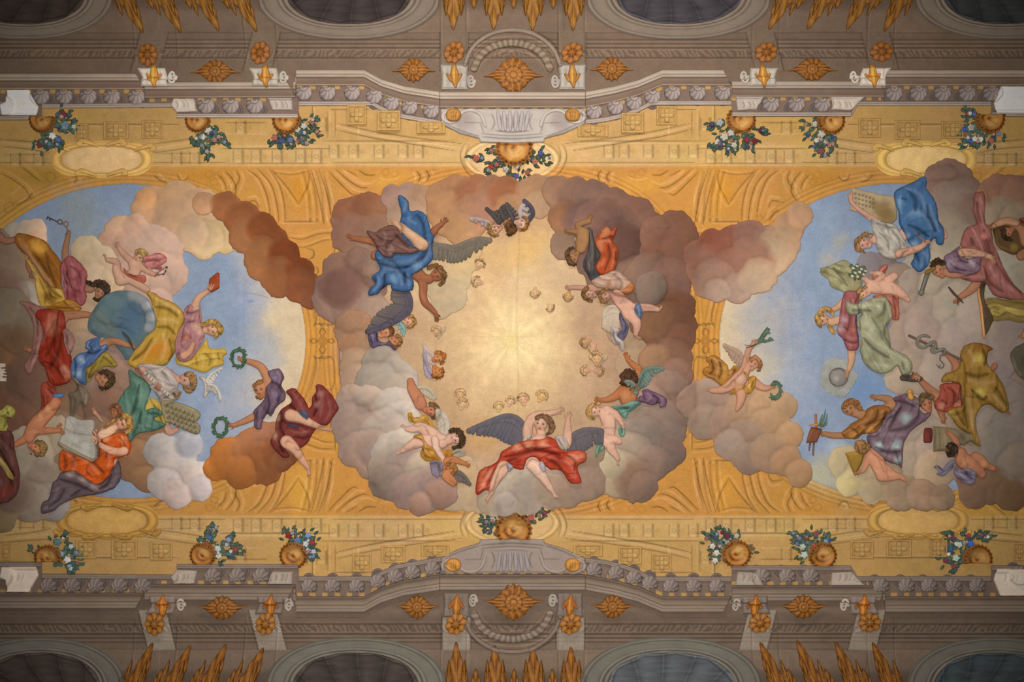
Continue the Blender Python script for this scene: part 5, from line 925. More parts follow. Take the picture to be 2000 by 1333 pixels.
    # white blouse, green skirt, tablets
    person('woman in a white blouse and green skirt looking up beside the stone tablets', [
        body('b08a78', '281,718,9 287,735,8 300,748,6 308,754,5 | 330,735,14 345,742,9 | 290,732,8 330,740,8 | 318,750,8 322,800,6 330,842,6 345,840,5', heads=[(360, 742, 15, 2, -.55)], hands=[(306, 753, 12, .85, 6, .8), (334, 840, -8, .9, 6, .2, -1)]),
        cloth('underskirt', 'b89c4a', '288,784 300,778 320,797 328,822 318,832 300,836 280,820', 'L 2.5 -.4 300,790 310,806 320,826', h=5, label='yellow underskirt'),
        cloth('skirt', '56796a', '254,722 273,735 295,754 290,780 286,800 300,797 316,802 320,810 304,818 322,826 325,831 304,842 273,847 262,858 256,864 250,850 247,825 240,805 232,790 245,765 256,750', 'D 12 3e6050 262,760 268,800 ; L 5 .35 262,740 280,760 276,790 ; L 4 -.45 276,750 268,790 256,820 ; L 4 .35 252,780 262,815 256,850 ; L 4 -.4 282,800 272,830 262,852 ; L 3 .35 286,812 310,818 ; L 3 -.45 290,806 316,808 ; L 4 .3 270,830 300,832 ; D 10 6e9080 285,772', h=9, label='sea green skirt'),
        cloth('blouse', 'b2a6a0', '275,714 294,711 312,714 328,718 342,733 350,752 344,762 326,770 312,776 300,764 290,745 280,730', 'L 3 -.3 290,716 304,735 310,760 ; L 3 .25 300,716 318,738 322,765 ; L 3 -.3 318,725 334,745 ; L 2.5 -.4 284,720 290,738 ; L 3 .2 330,726 340,750 ; D 8 8f8084 305,770', h=7, label='white blouse'),
        cloth('sleeve', '9a8c84', '311,776 325,768 345,758 352,768 350,780 335,785 318,790', 'L 2.5 -.4 320,778 342,772 ; L 2.5 .3 322,784 345,778', h=4, label='grey white sleeve'),
        limbs('forearm', 'b28a78', '284,722,7 290,738,6 298,748,5', k=1.5, label='bare forearm'),
        hair('hair', '8a6a44', '366,731,5 374,733,6 379,743,7 378,754,6 371,763,6 362,758,5 | 352,768,3 346,776,3 342,770,3', seed=8)])
    thing('scroll', 'narrow white music scroll in the hand of the green skirted woman', 'scroll', [limbs('scroll', 'b0a69a', '291,731,5 312,752,5 338,777,4.5', ' ; '.join('C .9 4a4038.8 %g,%g %g,%g' % (294+i*5, 729+i*5, 291+i*5, 735+i*5) for i in range(9)), k=1), limbs('fingers', 'b07a64', '306,758,2 312,748,1.6 | 310,761,2 316,752,1.6 | 314,763,1.8 319,756,1.4', k=.4, st=.8)])
    rows = ' ; '.join('C 1.0 5c5038.85 %g,%g %g,%g %g,%g %g,%g' % (324+i*8.2+r*2, 790+r*11+i*3.2, 327+i*8.2+r*2, 796+r*11+i*3.2, 329+i*8.2+r*2, 790+r*11+i*3.2, 331+i*8.2+r*2, 798+r*11+i*3.2) for r in range(4) for i in range(7))
    thing('stone_tablets', 'pair of joined stone tablets covered with lines of writing', 'tablets', [plate('stone_tablets', '8e8468', '316,785 330,782 348,786 370,794 388,803 392,814 385,824 392,834 389,847 380,848 360,840 330,826 325,824 320,805', rows+' ; L 2 -.35 340,812 362,820 385,826 ; L 1.6 .3 350,788 386,804', h=5, mat='grey_stucco', sp=True, mot=.15), ])
    thing('dove', 'white dove flying with spread wings in the left sky', 'bird', [
        limbs('body', 'b8b0a8', '393,738,3.4 399,742,4 404,752,6 404,764,5 400,775,3', 'C 1 6a5a50 389,739 393,739 ; D 1.2 403028.9 394,737', k=2), wing('wing', 'c8c2bc', '404,746 410,734 420,727 432,720', '414,752 418,744 424,736 433,722', 7, rr=2.4, st=.9), wing('wing', 'c4bcb2', '408,752 418,754 426,764 431,780', '406,764 414,764 420,770 430,784', 7, rr=2.6, st=.9, col2='9a8e84')])
    # orange dress with the big book
    person('woman in an orange dress with a violet mantle reading a large book', [
        body('c8987c', '208,846,12 215,865,12 214,900,16 190,915,14 | 219,838,8 228,833,8 | 250,872,9 247,883,10 232,882,8.5 216,876,7 200,866,5', heads=[(241, 827, 15.5, -22, -.35)], hands=[(198, 864, 252, .95, 14, .4, -1)]),
        cloth('mantle', '57494f', '122,923 145,918 168,929 192,944 206,935 226,909 234,901 238,929 224,953 192,966 154,972 122,985 108,997 87,1004 82,997 86,981 98,972 105,944 112,937', 'D 10 8c7672 140,924 165,936 185,948 ; L 3.5 .45 128,925 160,936 196,958 ; L 4 -.45 120,935 150,945 185,960 ; L 4 .35 118,950 110,975 92,995 ; L 4 -.4 130,955 118,975 98,990 ; L 4 .3 150,960 125,978 105,990 ; L 3.5 .4 228,915 226,940 205,957 ; L 3 -.45 220,925 212,945 195,955 ; L 3 -.4 160,955 140,970', h=9, label='dull violet mantle'),
        cloth('dress', 'b4501c', '198,846 212,850 227,847 240,845 250,847 259,867 258,880 253,889 240,893 227,898 224,914 210,935 192,946 175,937 150,921 124,920 117,911 119,886 133,876 160,884 184,898 194,892 196,872 202,858', 'D 12 7c3010 150,900 ; D 9 dc8a58 245,858 215,855 ; D 13 c85a14 165,905 190,925 ; L 4 .4 135,885 150,905 145,920 ; L 4 -.4 128,885 132,905 130,918 ; L 5 .35 150,890 180,905 200,930 ; L 4 -.45 160,888 190,905 208,925 ; L 3 -.45 200,860 215,872 212,895 ; L 3 .35 205,880 220,890 214,915 ; L 3 -.4 235,852 248,865 250,882 ; L 2.5 .4 240,850 254,870 ; L 3 .3 170,910 190,935', h=10, label='orange dress'),
        limbs('arm', 'c4947a', '248,880,9 236,882,8.5 222,878,7.5 208,871,6 200,866,5', 'L 2 -.25 225,884 240,889', k=2, label='bare forearm'),
        limbs('neckline', 'd0a288', '205,848,9 218,842,9 228,835,7', k=3, label='bare neck and shoulder'),
        hair('hair', 'a07a44', '229,819,4.5 236,812,5 247,811,6 256,818,6.5 260,829,6 257,839,5 250,845,4 | 226,822,4 216,828,4 211,833,3.5', seed=6)])
    thing('book', 'huge open book of drawings on the orange dress lap', 'book', [
        plate('pages', '9c9890', '119,862 124,848 129,836 132,814 142,813 160,820 184,820 188,834 184,850 194,867 193,890 184,896 155,884 128,870', 'L 3 -.3 130,837 150,846 184,850 ; C 1.2 6c6c70.5 150,822 158,832 166,828 172,838 180,832 ; C 1.2 6c6c70.5 140,845 148,858 155,852 162,866 174,862 ; C 1.2 6c6c70.5 140,862 152,870 166,876 182,880 ; C 1.2 70706c.5 165,858 176,870 186,872 ; C 1 6c6c70.5 150,838 160,842 176,842 ; D 12 b0aeaa 150,858 170,872 ; C 1 6c6c70.6 138,822 146,830 142,838', h=4, sp=True, label='drawn pages'),
        plate('edge', '867a64', '117,863 119,862 140,874 165,886 184,896 194,890 195,893 184,901 162,893 135,882 118,871', 'L 1 .4 120,866 150,882 183,899 ; L 1 -.4 120,869 150,885 180,900', h=3, sp=True, label='yellowed page edges'), limbs('fingers', 'c8987c', '196,862,2 188,854,1.7 184,850,1.2 | 197,859,2 190,848,1.6 187,842,1.2 | 199,857,2 193,844,1.6 191,839,1.2 | 194,865,2 186,860,1.6 182,857,1.2', k=.5, st=.8)])
    person('brown skinned putto leaning over toward the big book, lower left', [
        body('9a664a', '112,786,10 98,805,12 82,820,15 68,838,15 60,853,12 | 80,842,8 100,841,6.5 116,841,5 | 58,854,9 44,862,7 34,868,5.5', heads=[(72, 874, 14, 20, .3)], hands=[(118, 841, 25, .8, 12), (118, 838, 290, .7, 8)], ops='D 8 b98860 100,800 84,815 ; L 2 -.3 70,850 84,846'),
        hair('hair', '6c5634', '76,862,5 86,866,6 90,876,6 86,886,5 74,889,4 | 64,886,3', seed=7)])
    cherub_head('reddish putto face peering between the green skirt and orange dress', 228, 804, 11, -70, .3, '946448', '7a5034', group=None)
    person('tiny curled hand with a pen above the big book', [body('a87a64', '200,820,3 194,812,3.4 188,806,4', hands=[(190, 806, 230, .7, 14, 1.0)]), limbs('pen', 'b0a090', '196,812,1.1 204,824,1.1', k=.3, st=.8, label='white pen')])
    person('figure in dark maroon with a yellow lining cut by the lower left edge', [
        cloth('garment', '84803c', '-20,800 6,800 16,792 28,795 33,806 26,815 16,816 18,835 10,844 -20,845', 'L 2.5 .4 8,800 22,802 26,808 ; L 3 -.4 0,812 14,815 12,838 ; L 2.5 -.4 18,796 20,810', h=6, label='yellow green crest and sleeve'),
        cloth('cloak', '4c2c28', '-20,846 10,842 23,843 31,859 33,888 40,915 41,940 35,966 22,978 12,982 -20,975', 'L 5 .4 5,860 22,885 30,910 ; L 4 -.45 0,875 18,905 34,930 ; D 12 5c1f14 20,955 5,965 ; L 4 .4 -2,930 12,950 10,972 ; L 4 -.4 20,920 30,950', h=8, label='maroon cloak'),
        cloth('lining', '7c6a3a', '-20,880 2,890 18,908 32,935 22,932 6,910 -20,900', 'L 2 .4 0,893 16,910', h=3, label='yellow lining')])
    thing('spiky_crown', 'pale object with white spikes cut by the left edge', 'crown', [wing('spiky_crown', '9a9084', '-14,712 -12,722 -12,732 -10,742', '12,712 11,722 14,734 13,744', 7, rr=2.6)])
    # the flying man with two wreaths
    person('flying man in a violet tunic and maroon cloak with bare legs, holding wreaths', [
        body('b07c5c', '522,738,9 511,718,8 494,709,6.5 478,705,5 | 525,745,12 532,765,13 528,790,13 | 510,805,8 496,814,7.5 480,822,6.5 458,831,4.6 | 516,752,8 512,758,8', heads=[(509, 763, 14.5, 255, -.35)], hands=[(479, 705, 195, .95, 6, .9, -1), (459, 831, 182, .9, 16, .2)]),
        hair('hair', '9a6a3c', '498,754,4 503,747,4.5 511,745,4.5 | 499,762,2.5 | 502,776,3 508,779,3.5 514,777,3', seed=3),
        cloth('tunic', '6c5668', '524,726 534,722 547,721 555,737 550,752 558,768 557,782 542,794 530,814 522,810 513,825 511,838 503,838 497,830 498,812 496,802 510,788 519,777 521,757 531,744 527,735', 'L 3 .45 532,728 548,734 546,750 ; L 3 -.45 530,745 545,752 552,768 ; L 4 .35 532,760 538,780 530,800 ; L 3 -.45 525,770 528,792 520,808 ; L 3 .4 515,790 510,812 506,832 ; L 2.5 -.45 505,800 502,820 ; L 4 -.4 545,765 545,785 ; L 2 .5 534,724 542,726 546,732 ; D 7 8a7a98 538,738 540,770', h=8, label='violet tunic'),
        limbs('thigh', 'd0a890', '568,812,14 584,815,12 600,823,9 | 562,864,13 572,872,12 582,884,9', k=3, label='pale knees'),
        cloth('cloak', '7c3732', '559,765 575,759 591,775 601,791 604,797 609,790 610,775 617,766 617,754 628,752 647,770 660,791 662,799 654,811 640,831 625,832 612,846 600,866 584,876 580,866 566,858 560,864 560,878 567,890 556,895 540,881 529,862 538,843 540,820 549,800 570,784', 'D 8 b4866c 545,815 538,850 552,790 ; L 4 .4 572,766 585,785 596,805 ; L 4 -.45 560,785 580,800 ; L 4 .4 622,758 630,785 626,815 ; L 3 -.5 616,770 620,795 612,815 ; L 3 .4 640,775 646,800 636,825 ; D 7 a07068 622,790 628,770 ; L 4 -.45 552,805 550,835 558,850 ; L 3 .4 543,820 540,850 548,872 ; L 3 .4 566,840 590,846 608,840 ; L 3.5 -.45 575,852 595,856 605,850 ; L 4 .35 585,835 600,845 ; L 3 -.4 548,860 556,885', h=9, label='maroon cloak'),
        limbs('leg', 'c89c82', '570,811,12.5 592,818,10 612,828,6.8 631,837,4.4'+foot(633, 838, 8, .8), 'L 2 -.25 575,822 596,828', k=3, label='bare right leg'),
        limbs('leg', 'c89a80', '563,862,12.5 578,878,10.5 590,898,7.5 600,912,4.8'+foot(602, 913, 84, .85, -1), 'L 2 -.25 570,880 584,902', k=3, label='bare left leg'),
        cloth('cuff', '5c6288', '562,822 570,828 586,830 578,836 566,832', h=2, label='blue knee band'),
        cloth('cuff', '565a74', '586,802 598,802 605,812 602,819 592,812', h=2, label='blue knee band')])
    wreath('laurel wreath in the raised hand of the flying man', 466, 700, 12.5, 17)
    wreath('laurel wreath in the lowered hand of the flying man', 431, 834, 12.5, 17.5)
# ---------------------------------------------------------------- figures of the glory
def figures_centre():
    # faint cherub heads in the light
    CH = [('above the left winged head pair, almost dissolved in light', 852, 648, 9, -80, 'd0a884'), ('in the light under the brown cloud, upper one', 936, 518, 10, -60, 'd8b488'), ('in the light under the brown cloud, lower one', 934, 551, 10, 200, 'd6b48c'),
          ('at the lower left of the golden light, upper one', 899, 772, 10, -90, 'd4b084'), ('at the lower left of the golden light, lower one', 903, 791, 10, -70, 'd8b48c'), ('below the golden light, leftmost', 974, 796, 9, -90, 'd8bc88'),
          ('below the golden light, beside the plaster joint', 996, 786, 9, -70, 'dcb896'), ('below the golden light, rosiest', 1022, 782, 11, -100, 'dcae90'), ('below the golden light, yellow haired', 1057, 776, 11, -60, 'dcb478'),
          ('right of the golden light, topmost', 1045, 570, 9, 90, 'd8b68c'), ('right of the golden light, small and pale', 1074, 599, 8, 60, 'dcc090'), ('in the pair right of the light, tan one', 1145, 668, 10, 160, 'c09870'), ('in the pair right of the light, pink one', 1159, 678, 9, 120, 'd0a48c'),
          ('right of the light with one raised wing', 1165, 703, 12, -90, 'd0a87c'), ('lying face up right of the light, left one', 1145, 724, 9, 180, 'caa080'), ('lying face up right of the light, right one', 1168, 725, 9, 0, 'cca284'), ('beside the dark hand at the right of the light', 1110, 577, 9, 100, 'c8a06c'), ('high under the central roundel cloud', 988, 640, 1, 0, None)]
    for w, x, y, r, a, s in CH:
        if s is None: continue
        cherub_head('faint golden cherub head %s' % w, x, y, r*.95, a, 0, skin=s, hc='cca87a' if s > 'd0' else 'b8946c', faint=True, group='faint cherub heads in the light', wings=[('c8b090', '%g,%g %g,%g' % (x+6, y+6, x+r+5, y-4), '%g,%g %g,%g' % (x+4, y+r+4, x+r+8, y-8), 4)] if 'wing' in w else ())
    W = lambda col, a, b, n=6, **k: (col, a, b, n)
    cherub_head('round orange faced cherub head, upper of the winged pair left of the light', 855, 700, 11.5, -25, .3, 'c88858', 'b07038', wings=[('c4b0a8', '848,700 842,690 833,684 829,676', '846,712 836,708 832,700 829,686', 7)])
    cherub_head('orange faced cherub head looking down, lower of the winged pair left of the light', 853, 725, 11.5, 60, -.2, 'c4824c', 'a06a34', wings=[('a89cac', '845,735 838,722 832,708 829,692', '846,738 836,738 830,726 829,700', 8)])
    cherub_head('pale curly cherub head with a light blue wing near the grey wing', 796, 627, 12, 15, -.1, 'd0a284', 'b88a54', wings=[('8cb0ac', '776,624 784,634 790,646', '774,628 780,642 788,656', 5)])
    thing('violet_cloth', 'violet cloth under the two cherub heads on the grey cloud', 'cloth', [cloth('violet_cloth', '625670', '720,650 730,644 738,650 740,664 752,670 764,666 774,678 772,685 760,676 742,676 728,680 721,668', 'L 2.5 .6 728,650 730,668 ; L 2.5 -.5 736,652 738,668 ; L 2 .6 745,674 757,668 ; L 2 -.4 724,660 730,676', h=5)])
    cherub_head('brown haired cherub head leaning left out of violet cloth', 752, 650, 13, -35, -.35, 'c88c68', '805634')
    cherub_head('smaller tanned cherub head beside the brown haired one in violet cloth', 771, 665, 11, 20, -.3, 'b8805c', '94683e')
    # three heads at the top
    cherub_head('pale cherub head with lilac and dark wings, leftmost of three at the top', 969, 448, 12, 160, .1, 'd4a88c', 'a88050', wings=[('b8a4a0', '962,440 945,432 921,428', '962,446 945,442 924,432', 6), ('55504e', '975,437 966,425 958,416 951,409', '985,425 975,412 965,415 953,410', 7)], group='three winged cherub heads at the top')
    thing('cherub_head', 'cherub seen from behind, brown hair and dark wings, middle of the three at the top', 'cherub', [wing('wing', '56504e', '990,438 982,425 978,412 984,404', '1000,430 996,414 990,405 986,402', 6), wing('wing', '5e5656', '1004,438 1000,424 992,410 990,400', '1011,436 1010,420 1002,408 993,400', 7), limbs('head', 'a87456', '992,438,9 996,447,10', mod=.1), hair('hair', '6e4e32', '996,440,9 999,448,11 997,456,7', seed=2)], group='three winged cherub heads at the top')
    cherub_head('pale cherub head with a white wing, right of the three at the top', 1017, 437, 12, 10, -.2, 'dcb4a0', 'ac7c48', wings=[('c0b4b4', '1018,424 1016,412 1022,402 1030,408', '1030,430 1034,420 1036,410 1034,404', 5), ('5c5864', '1034,430 1041,418 1036,404 1024,393', '1030,432 1034,420 1030,408 1024,396', 5)], group='three winged cherub heads at the top')
    # blue angel
    person('winged angel in blue and violet floating upside down, arms spread, left of the light', [
        wing('wing', '82776a', '846,478 870,482 890,484 915,474 938,468 956,470', '846,505 866,508 884,512 905,508 930,492 956,473', 15, rr=5, col2='6c655c'),
        wing('wing', '5c5564', '792,566 800,582 801,598 796,611 772,628 745,640 719,648', '768,568 765,582 770,592 748,606 735,618 726,632 719,646', 17, rr=5, col2='75695c'),
        body('a0684a', '822,541,10 827,560,8.5 826,575,8 830,591,7.5 841,602,6.3 850,611,4.8 | 838,546,9 828,545,10 | 735,473,8 716,470,6.5 702,468,5.4 694,467,4.6 | 848,452,7 856,444,5.5 862,440,4.8 | 735,473,8 750,490,10 735,500,10 | 750,490,12 790,500,18 800,520,18 820,540,12 | 800,500,12 830,475,8 848,453,7', heads=[(852, 539, 15, -28, -.15)], hands=[(851, 613, 78, .95, 7, .3), (864, 439, -48, .9, 20), (693, 466, 200, .9, 12, .3)], ops='L 3 .25 822,550 824,575 832,592'),
        cloth('robe', '466b98', '778,384 785,383 798,394 801,412 818,412 831,419 837,432 842,452 848,463 845,482 845,508 825,527 806,539 808,552 806,567 785,571 766,566 762,556 745,566 738,575 722,578 720,570 727,560 733,555 727,540 743,527 734,504 738,490 760,480 790,450 783,434 785,420 780,399', 'L 4 .4 790,392 795,402 786,420 ; L 4 -.45 812,418 824,432 830,455 828,480 ; L 4 .35 806,424 800,432 818,440 ; L 4 .45 840,470 838,495 822,518 808,536 ; L 4 -.45 832,465 832,495 812,515 790,525 ; L 5 .35 740,505 770,514 800,512 825,495 ; L 4 -.45 742,516 775,524 800,522 ; L 6 .4 745,540 760,525 780,535 785,560 ; L 4 -.5 752,535 752,556 745,568 ; L 4 .4 738,540 742,555 728,572 ; L 4 -.45 790,532 792,555 ; L 4 .4 797,535 800,560 ; L 3 -.4 733,540 736,552 ; D 10 7ea0c4 770,545 815,520 ; L 3 -.4 805,450 820,470 ; D 7 28507e 790,422 812,425', h=10, label='bright blue robe'),
        cloth('tunic', '7a564e', '717,451 734,455 745,447 762,441 776,445 785,461 797,476 808,484 824,488 806,497 773,498 769,504 754,504 740,490 734,478 722,462', 'L 2.5 -.45 735,460 750,470 770,472 ; L 3 .4 750,452 754,465 750,480 ; L 3 .45 765,478 770,490 764,500 ; L 3 -.45 757,480 760,500 ; L 3 -.4 770,458 785,470 800,486 ; L 3 .35 745,485 752,500 ; L 2.5 .35 780,480 800,490 815,490 ; D 8 9a7a78 765,492', h=8, label='dull violet tunic'),
        limbs('arm', 'cca484', '826,480,12 812,468,11 797,455,8.5 785,444,6.5 775,437,4.8'+hand(775, 437, 212, .85, 14, .5), 'L 3 .15 790,446 818,470 ; L 2 -.25 800,466 815,484', k=3, label='pale raised arm'),
        hair('hair', '7c5a38', '838,524,4 846,520,5 856,522,5.5 865,531,6 868,541,5 866,551,4 860,557,3', seed=6)])
    # brown angel with the orange cloak
    person('upside down brown skinned angel with orange cloak and dark wings, above the light', [
        cloth('wings', '5f5654', '1147,446 1156,450 1160,470 1166,486 1172,500 1166,515 1168,530 1171,543 1155,549 1146,536 1139,523 1140,508 1146,492 1150,470', 'L 3 .35 1152,460 1158,490 1150,520 ; L 3 -.4 1160,480 1162,505 1158,540 ; L 2.5 -.4 1146,500 1144,524 1154,544 ; D 10 3a3e48 1152,536 1163,538 ; L 2 .4 1148,510 1152,530', h=5, label='dark grey wings'),
        body('a47a52', '1134,486,10 1137,470,13 1137,455,11 | 1130,446,6 1128,440,6 1140,436,5.6 1150,433,4.8 | 1142,455,8 1128,454,6 1117,453,4.4', heads=[(1120, 504, 13, 130, .1)], hands=[(1151, 432, 285, .75, 14, .6), (1116, 453, 190, .85, 20)]),
        hair('hair', '664830', '1113,488,4 1108,495,5 1110,505,5 1114,514,5 1122,517,3.5 | 1118,485,4', seed=1),
        cloth('cloak', 'b8532c', '1183,443 1190,447 1194,452 1204,443 1200,463 1195,471 1206,487 1206,508 1197,532 1174,538 1163,525 1165,514 1174,500 1164,483 1162,469 1171,455', 'D 10 d08a60 1180,460 1172,482 1185,452 ; L 3 -.5 1175,468 1186,465 1198,462 ; L 3 .5 1168,474 1182,472 1194,474 ; L 3 -.45 1186,478 1190,500 1180,530 ; L 3 .4 1196,485 1198,508 1190,530 ; L 3 .4 1180,505 1174,522 ; L 3 -.4 1202,490 1201,512 ; L 2.5 .4 1172,512 1166,524', h=9, label='orange cloak')])
    person('pale rosy angel lying back with an arm stretched left, head tilted, right of the light', [
        body('c49884', '1200,545,14 1180,556,13 1160,562,9 1145,566,7 | 1160,566,6 1130,562,5 1116,562,4.4 | 1215,556,12 1228,562,9', heads=[(1152, 574, 12.5, 205, .2)], hands=[(1117, 562, 182, .8, 14, .3)]),
        cloth('tunic', 'c4a08c', '1155,549 1186,534 1206,530 1225,546 1234,556 1234,570 1222,575 1204,572 1186,566 1165,562', 'L 3 .25 1180,540 1195,552 1188,564 ; L 3 -.3 1195,536 1212,552 1208,570 ; L 3 .25 1205,536 1222,556 ; D 8 a8744e 1188,556', h=7, label='pink and cream tunic'),
        cloth('sash', 'c07844', '1197,566 1214,566 1232,553 1236,566 1226,576 1208,574', 'L 2 .5 1204,570 1226,566', h=4, label='orange sash'),
        hair('hair', '84603c', '1146,564,5 1140,570,5 1140,579,5 1147,585,4.5 1155,587,3.5', seed=4)])
    person('chubby putto hanging head down with white wings and a blue loincloth', [
        wing('wing', 'c8b8a4', '1206,604 1200,600 1192,601 1184,606 1180,618', '1208,640 1200,645 1192,648 1184,645 1177,640', 10, rr=4, col2='bca68c'),
        cloth('drape', 'bfb0aa', '1192,640 1200,638 1212,646 1206,655 1216,664 1220,674 1218,685 1210,682 1208,674 1198,672 1193,660', 'L 2 -.3 1198,645 1200,662 1212,674', h=4, label='pale drape'),
        cloth('dark_wing', '68627a', '1211,611 1217,622 1224,630 1228,642 1218,664 1203,655 1213,645 1212,632 1208,622', 'L 2 -.4 1215,620 1222,640 1214,656 ; L 2 .3 1212,618 1218,636', h=4, label='dark violet wing'),
        body('d0a28e', '1203,578,11 1213,590,13 1224,600,14 1230,610,12 | 1226,612,12 1240,627,10.5 1243,640,8 1241,653,5 | 1232,604,11 1250,602,8.5 1268,602,7 1283,605,5', heads=[(1184, 578, 12.5, 160, -.3)], feet=[(1241, 656, 35, .55), (1287, 607, -60, .5)], ops='L 2 -.3 1232,600 1238,608 ; L 1.6 -.25 1218,584 1208,596'),
        cloth('loincloth', '6c7c9c', '1240,596 1248,594 1252,604 1254,616 1248,622 1242,616 1238,606', 'L 2 .6 1244,598 1248,616 ; L 1.5 -.4 1240,604 1246,616', h=4, label='blue and white loincloth'),
        hair('hair', 'a07850', '1176,588,4.5 1172,580,4 1174,571,4 1181,566,3.5 | 1184,590,3', seed=5)])
    # angel seen from behind, teal wings
    person('dark haired angel seen from behind with teal wings and a violet drape', [
        body('b8784e', '1240,752,13 1230,762,17 1226,778,17 | 1246,748,8.5 1244,735,8 1246,722,7.4 1234,711,6 1226,703,4.6 | 1216,764,11 1204,773,8.6 1190,780,6.6 1178,782,4.8', hands=[(1225, 703, 252, .9, 12, .2, -1), (1177, 782, 188, .95, 18)], ops='L 3 -.25 1238,752 1230,775 ; D 9 cc8e64 1218,772'),
        limbs('head', 'b07a54', '1226,742,13 1234,748,9', mod=.1), hair('hair', '533826', '1217,736,7 1224,730,9 1234,732,9 1236,742,9 1226,746,11 1216,748,6', seed=2),
        wing('wing', '6f847a', '1248,752 1250,740 1258,725 1272,719 1292,720', '1252,757 1262,752 1268,742 1278,730 1292,722', 10, rr=3.8),
        wing('wing', '7c8478', '1221,745 1230,746 1238,754 1243,768', '1222,748 1226,756 1234,766 1243,770', 5, rr=3.4),
        cloth('drape', '7a5a72', '1253,763 1263,760 1277,766 1300,777 1300,792 1288,797 1286,788 1272,792 1258,787 1240,785 1246,775 1254,772', 'L 3 .5 1262,766 1270,775 1262,785 ; L 3 -.45 1272,772 1284,778 1280,790 ; L 3 .5 1280,772 1293,782 1288,794 ; L 2.5 -.4 1255,770 1258,782', h=7, label='violet drape'),
        cloth('sash', '6f9a8c', '1192,795 1205,793 1216,790 1234,782 1252,787 1240,798 1228,806 1222,818 1212,812 1206,802', 'L 2.5 .45 1212,794 1230,788 1245,788 ; L 3 -.45 1204,797 1218,798 1228,796 ; L 2.5 .35 1216,800 1222,812', h=6, label='sea green sash')])
    person('blond chubby putto sitting on cloud looking up, hand on belly, green cloth', [
        cloth('cloth', '749e88', '1214,830 1220,836 1220,850 1212,853 1207,842 ; '.replace(' ;', ''), 'L 2 -.4 1214,835 1214,848', h=4, label='green cloth'),
        cloth('cloth', '78a08a', '1172,862 1178,868 1180,876 1170,884 1164,893 1162,884 1166,872', 'L 2 -.4 1172,868 1168,884', h=4, label='green cloth'),
        body('d4aa94', '1176,806,9 1184,816,13 1189,828,13.5 1188,842,13 | 1184,800,8 1196,806,7.5 1206,815,6.4 1213,825,5 | 1184,850,12 1198,858,9.5 1208,862,7 | 1186,862,11 1194,878,9 1202,889,6.5 1206,896,5 | 1178,846,8 1176,838,5 1180,832,4', heads=[(1164, 803, 14, 195, .2)], hands=[(1213, 825, 62, .75, 10, .3), (1178, 836, 300, .65, 12, .2)], feet=[(1206, 897, 88, .6)], ops='L 2 -.3 1178,836 1200,836 ; L 2 -.3 1182,848 1202,852 ; L 1.6 -.3 1192,806 1186,812 ; L 2 -.25 1190,868 1206,862'),
        hair('hair', 'b8905a', '1161,790,4 1153,795,5.5 1150,804,6 1152,813,5 1158,818,4 | 1168,789,3.5', seed=7)])
